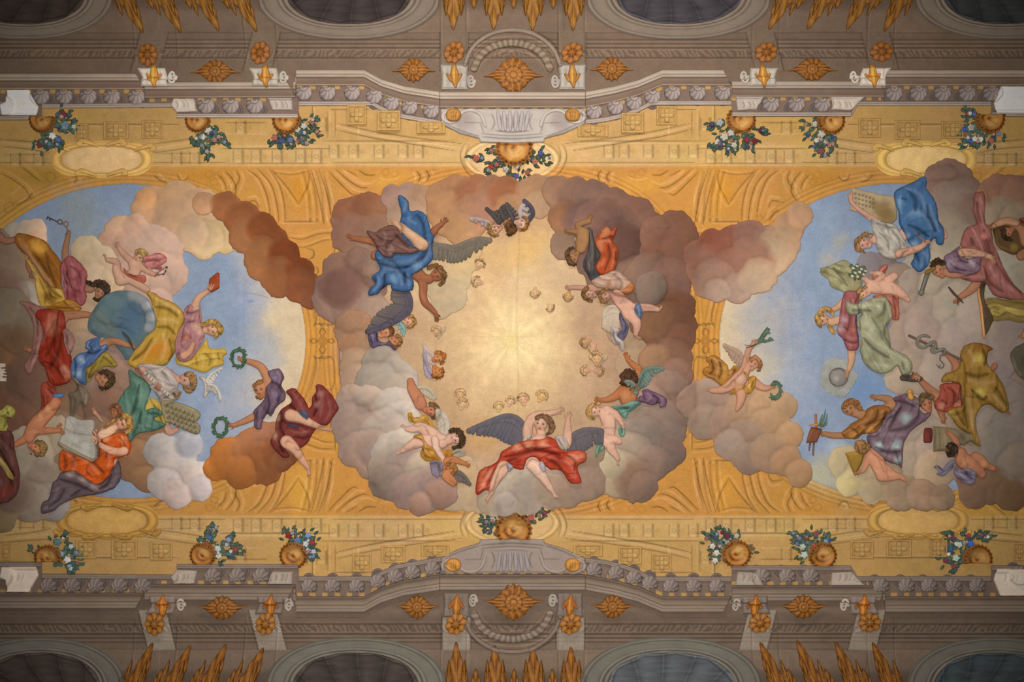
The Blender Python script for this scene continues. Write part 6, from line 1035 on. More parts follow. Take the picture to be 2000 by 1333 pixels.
    # red angel
    person('large winged angel in a red mantle raising both hands, seated below the light', [
        wing('wing', '68646c', '1028,848 1020,828 1006,816 986,814 955,825 916,842', '1012,868 1002,868 985,862 966,852 942,850 917,845', 18, rr=5, col2='5c5a66'),
        wing('wing', '6a6468', '1114,866 1122,850 1135,843 1152,840 1174,842', '1110,884 1128,886 1142,878 1158,868 1175,864', 12, rr=5, col2='5c5860'),
        body('cea68e', '1052,862,14 1058,848,9 | 1034,862,11 1030,845,10.5 1034,826,9.5 1044,813,8.5 1066,809,7.4 1086,805,5.2 | 1060,866,12 1085,872,9 1104,868,11 1108,850,9 1109,835,7 1109,822,5', heads=[(1056, 830, 16.5, -82, -.15)], hands=[(1086, 805, -28, 1.0, 10, .2, -1), (1109, 821, -72, 1.0, 16, 0)], ops='L 3 .15 1036,828 1048,816 1080,806 ; L 2 -.25 1046,850 1066,850'),
        cloth('shirt', 'c2b2a6', '1026,852 1036,848 1040,862 1030,872 1020,862', 'L 2 -.3 1030,854 1032,868', h=4, label='white shirt'), cloth('sleeve', 'c0b2a6', '1084,854 1094,850 1104,856 1110,868 1106,880 1096,876 1088,868', 'L 2 -.35 1090,856 1098,872 ; L 2 -.3 1097,853 1105,870 ; L 2 .2 1094,854 1102,872', h=6, label='white sleeve'),
        hair('hair', '77573e', '1048,817,4 1056,813,5 1066,815,6 1074,823,7 1078,834,6.5 1074,844,5 1070,848,4', seed=9),
        cloth('mantle', 'b8442a', '978,884 988,877 1003,869 1024,860 1060,857 1069,852 1084,859 1093,874 1102,881 1125,878 1144,884 1144,901 1128,911 1132,928 1135,943 1113,943 1101,925 1088,918 1074,917 1058,905 1040,893 1026,905 1022,917 1003,914 992,905 978,908 968,930 960,955 946,958 932,967 929,950 937,920 960,908 972,900', 'D 11 dc9670 1030,866 1060,864 1010,873 ; D 12 dc8868 950,925 943,945 1120,895 1135,890 ; L 4 .45 990,882 1020,874 1060,868 1090,880 ; L 5 -.45 985,892 1020,884 1055,878 1095,890 ; L 4 .35 1000,900 1030,890 1060,888 1090,900 ; L 4 -.5 990,900 1010,895 ; L 4 -.45 1065,895 1085,905 1098,918 ; L 4 .4 1080,895 1110,905 1125,930 ; L 3 -.4 1105,888 1122,900 1120,920 ; L 3 .4 1112,925 1125,935 ; L 3 -.4 975,905 962,925 950,950 ; L 3 .45 965,912 950,935 936,960 ; L 3 -.35 957,912 942,935 ; L 3 .35 1110,884 1125,892 1138,890 ; D 10 7e1c14 1090,892 1010,902', h=12, label='red mantle'),
        limbs('leg', 'cfa68e', '984,912,13 974,928,11 965,945,8 960,962,5'+foot(959, 964, 122, .85), 'L 2 -.2 984,925 972,950', k=3, label='bare left leg'),
        limbs('leg', 'd4b09c', '1040,906,14 1052,920,12.5 1064,938,9 1075,954,5.6'+foot(1077, 957, 58, .9), 'L 3 .15 1040,902 1056,920 ; L 2 -.25 1050,932 1068,952', k=3, label='bare right leg'),
        cloth('hem', 'a8a0aa', '1056,900 1064,908 1066,918 1060,921 1052,908', 'L 1.5 .4 1058,903 1063,916', h=2, label='lilac lining at the knee'), cloth('hem', 'a8a0aa', '990,903 1000,908 1002,916 994,922 990,912', h=2, label='lilac lining at the knee')])
    # yellow draped angel
    person('half hidden bather like angel looking down behind the yellow drape, head tilted', [
        wing('wing', 'beb29c', '818,758 828,757 840,762 850,776', '820,768 830,772 840,778 848,780', 7, rr=3.6),
        body('b67a5c', '802,745,7 806,760,10 815,775,12 822,790,12', heads=[(840, 803, 13, 8, .3)]),
        hair('hair', '7c6040', '840,789,4 849,792,5 854,801,5 852,812,5 845,817,3.5', seed=3)])
    person('fair angel with dark curls and golden yellow drapery reclining on the white cloud', [
        wing('wing', 'c4b8a8', '856,804 866,812 873,826 872,842 866,850', '854,815 856,826 856,838 856,848 858,853', 8, rr=5, col2='b4a690'),
        cloth('drape', 'c8983c', '797,808 804,806 807,815 818,815 832,811 842,824 852,838 850,850 841,848 836,838 828,828 812,828 799,822', 'L 2.5 .45 806,820 825,820 838,832 ; L 2.5 -.45 801,812 808,824 ; L 2.5 -.4 830,816 838,830 846,845 ; D 6 a87424 832,822', h=6, label='golden yellow drape'),
        body('d4ac98', '862,862,15 846,860,15 828,860,13 812,866,11.5 798,873,8 787,880,4.8 | 850,850,12 836,842,12 820,835,10.5 806,838,7.5 796,838,4.8 | 876,860,9 882,858,8', heads=[(889, 855, 13.5, 12, .25)], feet=[(787, 880, 150, .7), (795, 837, 215, .6)], ops='L 2 -.3 838,850 820,848 ; L 2 -.25 806,874 822,872'),
        cloth('drape', 'c48c34', '808,853 818,848 826,850 832,862 842,872 858,878 884,880 882,892 874,902 868,915 859,910 855,901 834,901 822,890 824,876 829,866 822,858', 'L 3 .5 814,852 828,856 832,872 828,890 ; L 3 -.45 826,874 832,890 850,896 ; L 3 -.5 850,884 866,892 876,888 ; L 3 .45 838,880 852,888 868,886 ; D 8 a4601c 850,892 872,886 ; L 2.5 .4 862,896 866,910 ; L 2.5 -.4 868,894 872,900', h=7, label='golden yellow drape'),
        limbs('arm', 'd8b4a0', '850,858,8 853,872,7 859,884,6 866,895,4.6'+hand(866, 895, 75, .75, 10, .3), 'L 2 -.25 858,870 862,884', k=2, label='bare hanging arm'),
        hair('hair', '4c3a26', '879,843,4 888,840,5 898,845,6 903,855,6.5 902,866,6 895,874,5.5 887,876,4.5', seed=5)])
    person('small putto under the yellow drape with a dark wing and an outstretched arm', [
        wing('wing', '6c6460', '884,926 894,922 906,930 917,946', '886,936 894,940 904,942 917,948', 8, rr=3.6),
        wing('wing', 'a49884', '886,884 896,880 907,884', '888,892 896,893 906,890', 5, rr=3),
        body('b87a50', '870,928,9 878,934,10 886,942,8 | 874,900,8 886,898,7 898,902,5.6 906,905,4.6 | 868,916,8 872,922,8', heads=[(878, 915, 11.5, -30, -.5)], hands=[(906, 905, 28, .8, 16)]),
        hair('hair', '9a6c3c', '876,905,4 884,908,5.5 889,915,5 886,923,4', seed=8)])
    thing('violet_wing', 'short bluish violet wing on the cloud under the yellow angel', 'wing', [wing('violet_wing', '857888', '844,905 852,903 862,906', '846,925 854,930 862,926', 6, rr=4)])
# ---------------------------------------------------------------- figures of the right sky
def figures_right():
    # flying putto with branch and wreath
    person('winged putto with an orange drape flying with an olive branch and a small wreath', [
        wing('wing', 'b49884', '1451,706 1446,692 1436,684 1426,680 1415,675', '1448,716 1440,712 1430,703 1424,693 1416,680', 9, rr=3.6, col2='98806c'),
        cloth('drape', 'ac7634', '1381,699 1395,694 1408,702 1421,714 1424,724 1434,714 1446,720 1443,729 1428,742 1415,755 1404,750 1393,742 1374,732 1374,721 1385,714 1380,706', 'D 9 cf9e4c 1414,720 1412,735 ; L 3 .45 1392,698 1402,715 1398,735 ; L 3 -.5 1388,702 1392,722 1384,732 ; L 3 -.45 1404,706 1408,725 1402,742 ; L 2.5 .4 1428,720 1424,738 ; L 2.5 -.45 1436,720 1430,732', h=7, label='orange brown drape'),
        body('c4947a', '1458,716,10 1452,728,12 1443,742,16 1430,750,12 1414,760,8.5 1400,763,6.5 1390,763,5 | 1455,712,8 1458,698,6.6 1462,684,5.8 1470,674,4.6 | 1470,742,8 1480,752,8 1491,758,6.6 1501,758,5 | 1444,760,11 1447,772,10 1444,788,7.6 1438,800,4', heads=[(1472, 712, 12.5, -62, -.45)], hands=[(1470, 673, -52, .75, 8, .8), (1501, 758, -12, .75, 8, .5)], feet=[(1390, 763, 185, .5)], ops='L 2 -.3 1432,738 1436,752 ; D 10 d8b4a0 1445,740'),
        cloth('sash', 'c4903c', '1449,726 1456,728 1463,737 1474,735 1476,746 1470,762 1464,769 1455,769 1452,760 1440,762 1430,770 1423,769 1434,760 1448,756 1460,748 1456,736', 'L 2 .45 1462,742 1464,760 ; L 2 -.5 1470,742 1466,758 ; L 2 .3 1436,763 1450,759', h=4, label='golden sash'),
        hair('hair', 'aa744a', '1466,701,4 1474,699,5 1481,705,5 1484,714,5 1481,724,4', seed=4)])
    rnd = random.Random(4); lv = ['1478,672,1 1490,662,1 1500,650,.9', '1478,672,1 1492,668,.9 1503,664,.8', '1480,670,1 1486,656,.9 1498,640,.8']
    for i in range(30):
        t = rnd.random(); b = rnd.choice([((1478, 672), (1500, 648)), ((1480, 671), (1505, 665)), ((1480, 669), (1498, 642))]); x = b[0][0]+(b[1][0]-b[0][0])*t; y = b[0][1]+(b[1][1]-b[0][1])*t; a = rnd.uniform(-1.6, .5); lv.append('%.1f,%.1f,1 %.1f,%.1f,1.7 %.1f,%.1f,.6' % (x, y, x+3*math.cos(a), y+3*math.sin(a), x+7*math.cos(a), y+7*math.sin(a)))
    thing('olive_branch', 'green olive branch in the raised hand of the flying putto', 'branch', [limbs('stem', '5a6450', lv[0]+' | 1478,672,1 1465,676,.7 1454,674,.5 | 1478,673,1 1466,678,.7 1456,679,.5', k=.3, st=.8, mat='leaf_fresco'), limbs('leaves', '5a7460', ' | '.join(lv[1:]), k=.3, st=.8, mat='leaf_fresco')])
    wreath('small open green wreath in the lower hand of the flying putto', 1513, 763, 10.5, 14.5, '55705c', gap=(-2.2, 2.4))
    # woman in blue with the sheet
    thing('paper_sheet', 'large stained sheet of writing held over the blue robe', 'sheet', [plate('paper_sheet', 'a89676', '1664,366! 1685,372 1720,380 1746,384! 1751,408 1752,428! 1741,438 1720,434 1699,422 1659,411!', 'D 22 7a6238 1722,410 1735,425 ; D 10 806a40 1705,398 ; '+' ; '.join('C 1 5c4c34.8 %g,%g %g,%g %g,%g' % (1668+i*7, 376+r*9+i*2, 1670+i*7, 380+r*9+i*2, 1672+i*7, 376+r*9+i*2) for r in range(4) for i in range(6 if r < 3 else 3)), h=3, mot=.2)])
    person('woman in a white blouse and ample blue robe with a pen, upper right sky', [
        body('b89080', '1706,466,9 1722,472,13 1740,485,13 | 1748,498,10 1772,492,8 1790,485,6.4 1799,480,5.2 | 1722,472,8 1718,440,7 1690,420,5 1664,398,4 1660,384,4.4 | 1740,485,10 1775,450,12 1815,440,9 1838,452,6 1842,462,6', heads=[(1686, 476, 15.5, 196, .1)], hands=[(1798, 480, -38, .95, 6, 1.3), (1660, 388, -75, .8, 10, .5)], feet=[(1842, 456, 90, .5)]),
        cloth('robe', '3f628a', '1802,346 1808,356 1807,368 1820,386 1827,405 1830,433 1839,450 1839,478 1827,477 1823,467 1814,478 1814,508 1804,526 1790,532 1778,518 1784,502 1781,486 1770,468 1757,440 1753,412 1748,398 1746,379 1754,369 1771,361 1786,354', 'D 12 5c82a6 1755,395 1785,420 ; L 4 .45 1765,368 1790,378 1800,395 1806,420 ; L 5 -.4 1770,375 1785,390 1785,415 ; L 5 .4 1762,430 1785,415 1805,430 1815,455 ; L 4 -.45 1768,440 1790,450 1810,465 ; L 4 .45 1812,400 1818,430 1830,460 ; L 4 -.45 1806,400 1810,430 1822,455 ; L 4 .35 1790,480 1800,500 1792,525 ; L 4 -.4 1786,490 1790,512 ; L 3 .35 1808,485 1806,512 ; L 3 -.4 1756,388 1770,392 ; L 3 .5 1756,382 1754,400 1758,420 ; D 8 8098ae 1782,480 1765,462', h=12, label='blue robe'),
        cloth('blouse', 'b2aca2', '1701,428 1720,434 1748,440 1756,455 1768,475 1772,485 1760,492 1750,505 1730,505 1718,496 1710,480 1708,464 1702,445', 'L 3 -.35 1708,436 1730,444 1748,446 ; L 4 .25 1715,446 1735,460 1745,480 ; L 3 -.35 1712,455 1728,470 1732,492 ; L 3 -.35 1740,450 1752,470 1756,490 ; D 7 8c8478 1745,490 1722,446 ; L 3 .2 1728,485 1740,495', h=9, label='white blouse'),
        limbs('arm', 'b48c78', '1752,497,9 1772,492,8 1790,485,6.4 1799,480,5.4'+hand(1798, 480, -38, .95, 6, 1.3), 'L 2 -.25 1765,500 1790,490', k=2, label='bare right arm'),
        hair('hair', '99744c', '1682,462,4 1690,458,5 1700,460,4 | 1677,466,5 1672,474,5.5 1673,484,5 1679,490,4 1688,493,3', seed=3)])
    thing('pen', 'short brown pen in the fist of the blue robed woman', 'pen', [limbs('pen', '8c6450', '1781,456,1 1792,465,1.6 1801,474,1.8', k=.5, st=.8)])
    # flower putto
    thing('olive_cloth', 'pale olive cloth spread behind the flower putto of the right sky', 'cloth', [cloth('olive_cloth', '98946e', '1602,525 1610,522 1624,517 1640,510 1651,508 1663,517 1678,530 1684,548 1680,565 1668,572 1650,572 1640,568 1623,560 1617,546 1603,536', 'D 10 b4b28c 1632,545 1648,562 ; L 3 -.4 1625,522 1640,540 1655,560 ; L 3 .4 1612,526 1628,530 1640,524 ; L 3 .35 1650,518 1662,540 1664,562 ; D 8 70603c 1610,530', h=5)])
    person('curly blond putto in orange red cloth lifting white flowers, right sky', [
        cloth('cloth', 'a8604e', '1720,520 1732,518 1728,532 1718,545 1708,552 1702,540 1712,532', 'L 2 .4 1722,524 1712,540', h=4, label='red cloth'),
        body('c89e88', '1700,562,11 1714,562,13 1730,562,14 1744,566,12 1758,575,8.6 1772,586,5 | 1706,556,8 1696,552,6 1688,545,4.8 | 1712,550,7 1722,540,6 1710,534,4.8 | 1734,548,9 1744,540,8', heads=[(1686, 574, 12.5, 175, .15)], hands=[(1688, 545, 222, .75, 14), (1709, 535, 190, .7, 10)], ops='L 2 -.25 1738,556 1742,570 ; L 2 -.25 1712,556 1718,564'),
        cloth('cloth', 'ac6454', '1704,578 1720,575 1736,578 1750,578 1753,595 1755,622 1748,626 1741,622 1738,602 1728,588 1712,586', 'L 2.5 .45 1715,579 1735,586 1745,600 ; L 2.5 -.45 1740,585 1746,605 1746,622 ; L 2 .4 1750,600 1750,618', h=5, label='orange red cloth'),
        hair('hair', 'a88452', '1680,563,4.5 1675,569,5 1674,578,5 1679,585,4 | 1688,561,3.5', seed=6)])
    fl = [(1664, 524), (1672, 520), (1680, 526), (1668, 534), (1676, 532), (1688, 530), (1662, 540), (1672, 541), (1684, 537)]
    thing('flower_bunch', 'bunch of small white flowers with grey green leaves held by the putto', 'flowers', [limbs('foliage', '56604a', ' | '.join('%g,%g,%g' % (x+rnd.uniform(-7, 7), y+rnd.uniform(-6, 6), rnd.uniform(2.5, 4.5)) for x, y in fl*3), k=1, mat='leaf_fresco', st=.9)]+[limbs('blossom', 'c4c0ac', '%g,%g,2.6 %g,%g,2.2' % (x, y, x+1.5, y+1), 'D 1 a89850.8 %g,%g' % (x+.5, y+.5), k=.5, st=.8) for x, y in fl])
    # pink and pale green woman
    thing('grey_cloud_ring', 'ragged ring of grey mist around the grey globe', 'mist', [lambda parent, org: mist(1637, 737, 37)])
    thing('globe', 'smooth grey globe under the hand of the pink and green woman', 'globe', [limbs('globe', '827e7a', '1637,737,18.5 1637.5,737,18.5', 'D 6 aaa4a0 1631,740 ; L 3 -.3 1626,724 1640,720 1652,730 ; L 2 .2 1622,745 1636,754 1650,748', flat=.75, mod=.25)])
    person('blonde woman in pink with a pale green drape, one hand on the grey globe', [
        body('c49c7c', '1661,580,9 1648,590,7.6 1636,600,6.2 1626,605,5 | 1655,585,8 1656,620,12 1654,632,12 | 1656,630,12 1662,668,9 1663,690,8 1662,708,6.4 1656,724,4.8 | 1624,630,8 1636,626,9 1648,628,12', heads=[(1608, 624, 15, 192, .15)], hands=[(1627, 605, 172, .9, 10, .3), (1656, 724, 112, .9, 8, .3, -1)]),
        cloth('blouse', '9c5c5c', '1650,570 1664,568 1672,574 1677,590 1674,610 1673,632 1676,655 1677,676 1672,684 1655,684 1646,664 1634,648 1637,630 1640,606 1644,585', 'D 9 b8a0a4 1644,625 1640,642 ; L 2.5 -.4 1650,590 1656,620 1652,650 ; L 3 .35 1658,575 1666,600 1664,640 ; L 2.5 .35 1648,655 1660,662 1672,660 ; L 2.5 -.4 1646,662 1660,670 1674,668 ; L 2 .35 1652,672 1670,676 ; L 2 -.4 1642,636 1654,646 ; D 4 b08850 1664,645', h=8, label='pink blouse'),
        cloth('drape', '96967a', '1650,588 1667,595 1694,586 1722,580 1736,596 1740,618 1733,642 1737,664 1740,680 1756,688 1771,697 1780,714 1775,730 1760,732 1751,716 1738,726 1720,731 1700,722 1685,705 1677,678 1678,652 1671,636 1674,622 1682,613 1662,617 1650,610', 'D 12 b4b698 1690,630 1700,645 1680,600 ; L 4 .4 1655,596 1675,604 1695,596 1715,600 ; L 4 -.4 1658,608 1680,606 1700,608 ; L 4 -.45 1725,590 1722,612 1708,622 ; L 4 .35 1712,592 1716,612 ; L 4 .4 1682,645 1705,665 1740,690 1765,705 ; L 4 -.45 1684,660 1705,682 1735,700 ; L 4 .3 1690,690 1710,712 1735,715 ; L 4 -.4 1730,630 1725,655 1738,680 ; L 3 -.35 1700,620 1715,645 1722,665 ; L 3 .35 1765,700 1768,720 ; L 3 -.4 1758,706 1762,725 ; D 12 7c7c5c 1715,620 1700,700', h=11, label='pale green drape'),
        hair('hair', 'ae884e', '1602,612,5 1596,620,5.5 1597,630,5 1602,638,4 | 1604,606,4.5 1612,603,5 1620,606,5 1625,612,3.5 | 1618,639,4 1624,644,4 1628,650,3', seed=2)])
    # man with telescope
    person('man in violet and rose mantle leaning down with a spyglass at his eye, right sky', [
        body('946850', '1872,494,8.5 1890,494,8 1908,497,6.6 1926,503,5 | 1904,556,10 1894,566,8.6 1882,575,7 1870,582,5 | 1846,532,9 1858,535,10 1900,530,12 1904,556,10 | 1872,494,8 1870,520,12', heads=[(1830, 531, 14, -128, -.3)], hands=[(1926, 503, 52, .95, 8, .4), (1870, 582, 128, .85, 8, .6)]),
        cloth('mantle', '80504a', '1900,380 1910,376 1918,378 1919,405 1918,424 1920,438 1930,446 1937,475 1946,498 1956,522 1975,555 2006,585 2006,592 1982,588 1958,584 1939,578 1930,566 1922,555 1905,552 1893,551 1869,543 1885,538 1904,530 1911,505 1904,498 1885,490 1872,481 1878,456 1888,444 1902,438 1897,414 1897,398', 'L 4 .4 1908,384 1910,410 1912,435 1922,458 ; L 3 -.4 1902,395 1904,420 1910,440 ; L 5 -.4 1915,450 1925,485 1930,515 ; L 5 .35 1893,450 1905,470 1912,490 ; L 4 -.45 1890,465 1895,482 ; L 5 .4 1925,520 1945,548 1975,572 ; L 4 -.4 1915,530 1930,555 1955,572 ; L 3 .35 1880,544 1905,542 1920,545 ; L 3 -.35 1940,515 1960,545 1990,575 ; D 8 b0706c 1916,462', h=10, label='rose mantle'),
        cloth('shirt', '6f5868', '1869,482 1856,492 1842,501 1840,516 1848,533 1860,534 1882,538 1904,530 1908,512 1912,498 1888,506 1876,502 1869,492', 'D 8 a89ca0 1850,515 1890,515 ; L 2.5 -.45 1862,492 1868,508 1885,515 ; L 3 .4 1852,500 1862,515 1880,524 ; L 2.5 -.45 1848,512 1860,526 1880,530 ; L 2.5 .4 1872,510 1890,512 1902,520', h=8, label='violet shirt'),
        limbs('forearm', 'a27e66', '1872,495,8.5 1890,495,8 1908,498,6.6 1926,503,5'+hand(1926, 503, 52, .95, 8, .4), k=2, label='bare upper forearm'),
        hair('hair', '3e2e22', '1818,522,4 1820,515,6 1828,511,7 1836,514,6', seed=4)])
    thing('spyglass', 'grey metal spyglass held to the eye of the rose mantled man', 'telescope', [limbs('tube', '5c5c54', '1809,534,4.6 1803,552,4.3 1797,573,4.2', 'L 1.4 .5 1806,536 1795,572', k=1), limbs('ring', '6c6a60', '1796,572,5.4 1797,573,5.4', k=1), limbs('eyepiece', '7c5a2c', '1806,533,4 1818,526,4', k=1)])
    thing('compass', 'dark pair of drawing compasses in the lower hand of the spyglass man', 'tool', [limbs('compass', '4c3a34', '1851,562,1.6 1860,573,2.6 1868,582,2 1879,592,1 | 1868,582,1.5 1868,596,.8', k=.8, st=.9)])
    # far right
    thing('round_shield', 'dark brown round shield or hat under the crouching man, right edge', 'shield', [plate('round_shield', '4a3822', '1933,447 1936,464 1943,480 1957,492 1977,499 1994,492 2004,480 2010,450 1985,440 1955,440', 'D 10 74602c 1975,485 ; L 2 .5 1936,455 1946,480 1975,494', h=5, bev=6, sp=True)])
    person('crouching brown man at the right edge shielding his head with an arm', [
        body('7c5840', '1932,444,5 1945,438,6.5 1958,434,7.6 1975,438,8.5 1990,450,10 2000,470,15 | 1990,500,10 2010,490,10', heads=[(1962, 455, 12.5, 150, .2)], hands=[(1934, 443, 165, .8, 10, .4)]),
        hair('hair', '36281a', '1952,450,4 1953,460,5 1958,467,4.5 1968,470,4', seed=2),
        limbs('arm', '8c6a52', '1934,443,5 1946,437,6.4 1960,433,7.4 1976,436,8.4', k=2, label='raised arm'),
        cloth('cloth', '6a3430', '1985,430 2010,425 2010,450 1995,446', h=3, label='dark red cloth')])
    thing('bronze_relief', 'dark ochre bronze shield with a modelled figure at the right edge', 'relief', [plate('plate', '6c5c34', '1919,590 1935,582 1960,586 2010,590 2010,622 1992,631 1965,626 1940,628 1924,620', 'L 2.5 .4 1930,600 1955,604 1985,600 ; L 2.5 -.4 1935,612 1960,614 ; D 8 8c7c40 1975,612', h=4, bev=5, sp=True), limbs('figure', '84743c', '1935,610,8 1945,612,7 1960,604,6 1980,610,8 1998,612,7 | 1926,600,5 1940,596,4 1955,600,4', 'L 2 -.4 1932,608 1950,614 ; L 2 .4 1955,602 1985,606', k=3, mat='gilding')])
    thing('set_square', 'wooden set square standing on edge beside the bronze relief', 'tool', [plate('board', '4a3c2c', '1909,553 1921,554 1919,590 1936,626! 1928,645 1919,661! 1912,610', 'L 1.5 .3 1914,560 1918,640', h=4), limbs('edge', 'a6784c', '1907,566,2 1912,610,2.4 1918,659,2.6', 'L 1 .4 1906,567 1917,658', k=.6)])
    thing('oval_shield', 'dark oval shield with an olive rim cut by the right edge', 'shield', [plate('oval_shield', '474236', '1970,695 1976,682 1986,675 2010,672 2010,742 1992,738 1979,722', 'L 3 .6 1973,697 1981,720 1993,735 ; D 14 3c382e 1998,705', h=5, bev=6, sp=True)])
    person('bare foot and ankle above the oval shield at the right edge', [body('7c5e40', '2006,640,8 1998,655,7', feet=[(1997, 660, 195, .6)])])
    # hooded staff bearer
    person('figure in an ochre hooded cloak over a red shirt raising a serpent staff', [
        body('8c6048', '1866,722,9.5 1864,710,8.6 1856,700,7 1848,692,5.2 | 1832,784,10 1826,773,9.6 1812,760,8 1800,748,6.4 1790,736,5 | 1866,722,9 1865,760,12 1840,784,12 | 1865,760,10 1920,760,10 1932,740,7 1930,728,6 | 1920,770,8 1950,792,7 1960,800,6 | 1836,800,8 1838,812,6 1840,818,5 | 1930,728,6 1940,714,5.4 | 1960,800,6', heads=[(1808, 791, 15, -112, .15)], hands=[(1849, 693, 222, .9, 6, 1.0), (1791, 737, 205, .9, 6, .8, -1), (1840, 812, 88, .9, 12, .4)], feet=[(1930, 728, 305, .75), (1962, 799, 60, .6)]),
        cloth('shirt', '8c4436', '1833,752 1850,748 1869,749 1875,775 1878,795 1862,806 1846,806 1826,800 1822,785 1832,771', 'L 3 -.4 1845,755 1858,768 1860,790 ; L 3 .35 1855,755 1868,772 1868,790 ; L 3 -.4 1832,780 1845,790 ; D 8 ac7864 1834,793 1866,790', h=7, label='red shirt'),
        cloth('cloak', '80622c', '1874,690 1882,676 1896,670 1912,671 1936,681 1926,690 1925,712 1936,724 1947,739 1956,755 1962,773 1966,798 1955,807 1942,800 1930,791 1914,795 1903,818 1905,845 1912,872 1896,863 1890,848 1869,834 1856,816 1847,804 1864,794 1876,790 1872,768 1868,750 1852,746 1835,746 1842,731 1864,722 1872,706', 'D 12 b2a252 1906,700 1908,765 1850,812 ; L 4 .4 1885,682 1895,700 1890,720 ; L 4 -.45 1912,680 1920,700 1915,715 ; D 9 74451c 1905,676 1925,682 ; L 5 -.4 1880,728 1900,735 1925,730 ; L 5 .4 1882,740 1905,748 1935,745 ; L 4 -.5 1890,760 1912,780 1920,772 ; L 4 .4 1925,760 1940,780 1955,800 ; L 4 -.4 1935,755 1950,775 1958,795 ; L 5 .4 1884,770 1890,800 1893,840 ; L 4 -.45 1878,775 1880,805 1885,838 ; L 4 .35 1900,800 1898,830 1906,862 ; L 3 -.4 1860,800 1870,815 1880,832', h=12, label='ochre hooded cloak'),
        hair('hair', '5e4c34', '1797,784,5 1798,776,6 1806,773,6.5 1816,776,5 | 1795,792,3.5', seed=7)])
    thing('serpent_staff', 'brown staff entwined by a grey snake', 'staff', [limbs('staff', '5c4c42', '1774,656,2.6 1800,668,2.4 1830,682,2.3 1850,691,2.3 1874,703,2.4', 'L 1 .4 1775,655 1872,701', k=.6), limbs('snake', '6c6a62', '1813,659,2.2 1806,656,3 1797,657,3 1790,664,3.2 1791,674,3.4 1801,679,3.4 1812,673,3.4 1822,668,3.2 1826,676,3.2 1818,683,3.2 1822,689,3 1833,684,2.8 1842,682,2.4 1841,690,2 1835,696,1.6 1834,704,1.4 1841,712,1.3 1838,719,1.2 1832,717,1 1834,713,.8 | 1832,719,1 1826,712,.7', 'L 1.2 .4 1792,662 1794,674 1806,676 ; L 1 .4 1824,686 1838,681', k=.6, st=.8, mat='grey_stucco')])
    thing('jar', 'dark grey jar gripped at the edge of the pale green drape', 'jar', [limbs('jar', '48423e', '1762,738,6.5 1772,739,6.5 1785,741,5.5 1794,740,5', 'L 2 .3 1760,735 1785,736 ; L 1.2 -.4 1770,733 1770,745', k=1.5), limbs('fingers', '9c7458', '1786,734,1.8 1780,740,1.5 | 1789,735,1.8 1785,742,1.5 | 1783,733,1.8 1777,737,1.4 | 1792,737,1.8 1790,744,1.4', k=.4, st=.8)])
    # brown bearded and violet figures
    person('person in a tawny fur robe reaching an arm toward the book and cross', [
        body('9a7252', '1744,792,10 1736,782,8.4 1726,778,6.8 1715,777,5 | 1744,792,10 1700,812,10 1675,808,9 | 1690,815,10 1672,840,9 1655,850,7 1640,851,6.6 1625,851,6 1612,848,5.2 | 1680,808,9 1672,806,9', heads=[(1660, 800, 16, -135, -.45)], hands=[(1715, 777, 188, .95, 8, .3), (1612, 848, 190, .85, 6, .8)]),
        cloth('robe', '905e2e', '1692,800 1700,795 1709,792 1722,792 1736,796 1742,808 1730,815 1718,836 1708,848 1694,848 1682,850 1674,858 1660,858 1650,856 1642,846 1652,838 1662,828 1676,820 1686,812', 'D 9 c08c48 1695,840 1665,850 ; L 3 .45 1700,798 1696,815 1678,828 ; L 3 -.45 1712,798 1706,818 1685,832 ; L 3 .4 1720,800 1715,822 1695,838 ; L 3 -.45 1728,800 1722,820 1705,840 ; L 2.5 -.45 1660,836 1672,845 1668,855 ; L 2.5 .4 1676,830 1690,838', h=9, label='tawny robe'),
        hair('hair', '8a5c34', '1650,790,5 1655,785,5.5 1663,784,6 1672,788,6 1678,797,5 | 1647,797,3.5', seed=8)])
    person('figure in a violet and pale teal mantle seated between the robed people', [
        cloth('mantle', '6f5a66', '1744,778 1758,772 1772,770 1790,777 1792,792 1800,806 1816,806 1806,820 1783,836 1769,854 1762,875 1760,913 1751,908 1734,903 1706,886 1694,863 1694,848 1716,841 1722,825 1729,810 1740,800 1748,790', 'D 12 94a8a8 1765,815 1748,868 ; D 9 9cb0ae 1752,898 1712,870 ; L 4 .5 1750,790 1738,812 1725,835 1700,850 ; L 4 -.4 1758,795 1745,815 1732,838 ; L 5 -.4 1790,800 1785,820 1765,835 1735,842 ; L 5 .4 1715,850 1740,848 1765,850 ; L 4 .4 1700,862 1725,872 1755,872 ; L 4 -.45 1705,872 1730,882 1755,880 ; L 4 .45 1715,885 1738,893 1752,900 ; L 3 -.4 1745,880 1752,905 ; L 4 .35 1760,775 1775,782 1788,785 ; L 4 -.45 1745,782 1765,786 1785,795 ; D 8 5a2c3c 1758,778', h=11, label='violet mantle with pale teal folds')])
    thing('gold_cup', 'small oval ochre cup beside the violet mantle', 'cup', [limbs('gold_cup', 'a67a3a', '1776,766,6 1776,776,6.4', 'L 2 .3 1774,764 1774,776 ; L 1.2 -.4 1771,780 1781,780', mat='gilding', k=1)])
    thing('book', 'brown book held out against the pale sky at the lower left of the right opening', 'book', [plate('cover', '7a4c38', '1584,834! 1605,838! 1602,848 1595,864! 1574,866! 1578,850', 'L 1.5 .5 1586,838 1576,862 ; L 2 -.35 1586,836 1604,840', h=4)])
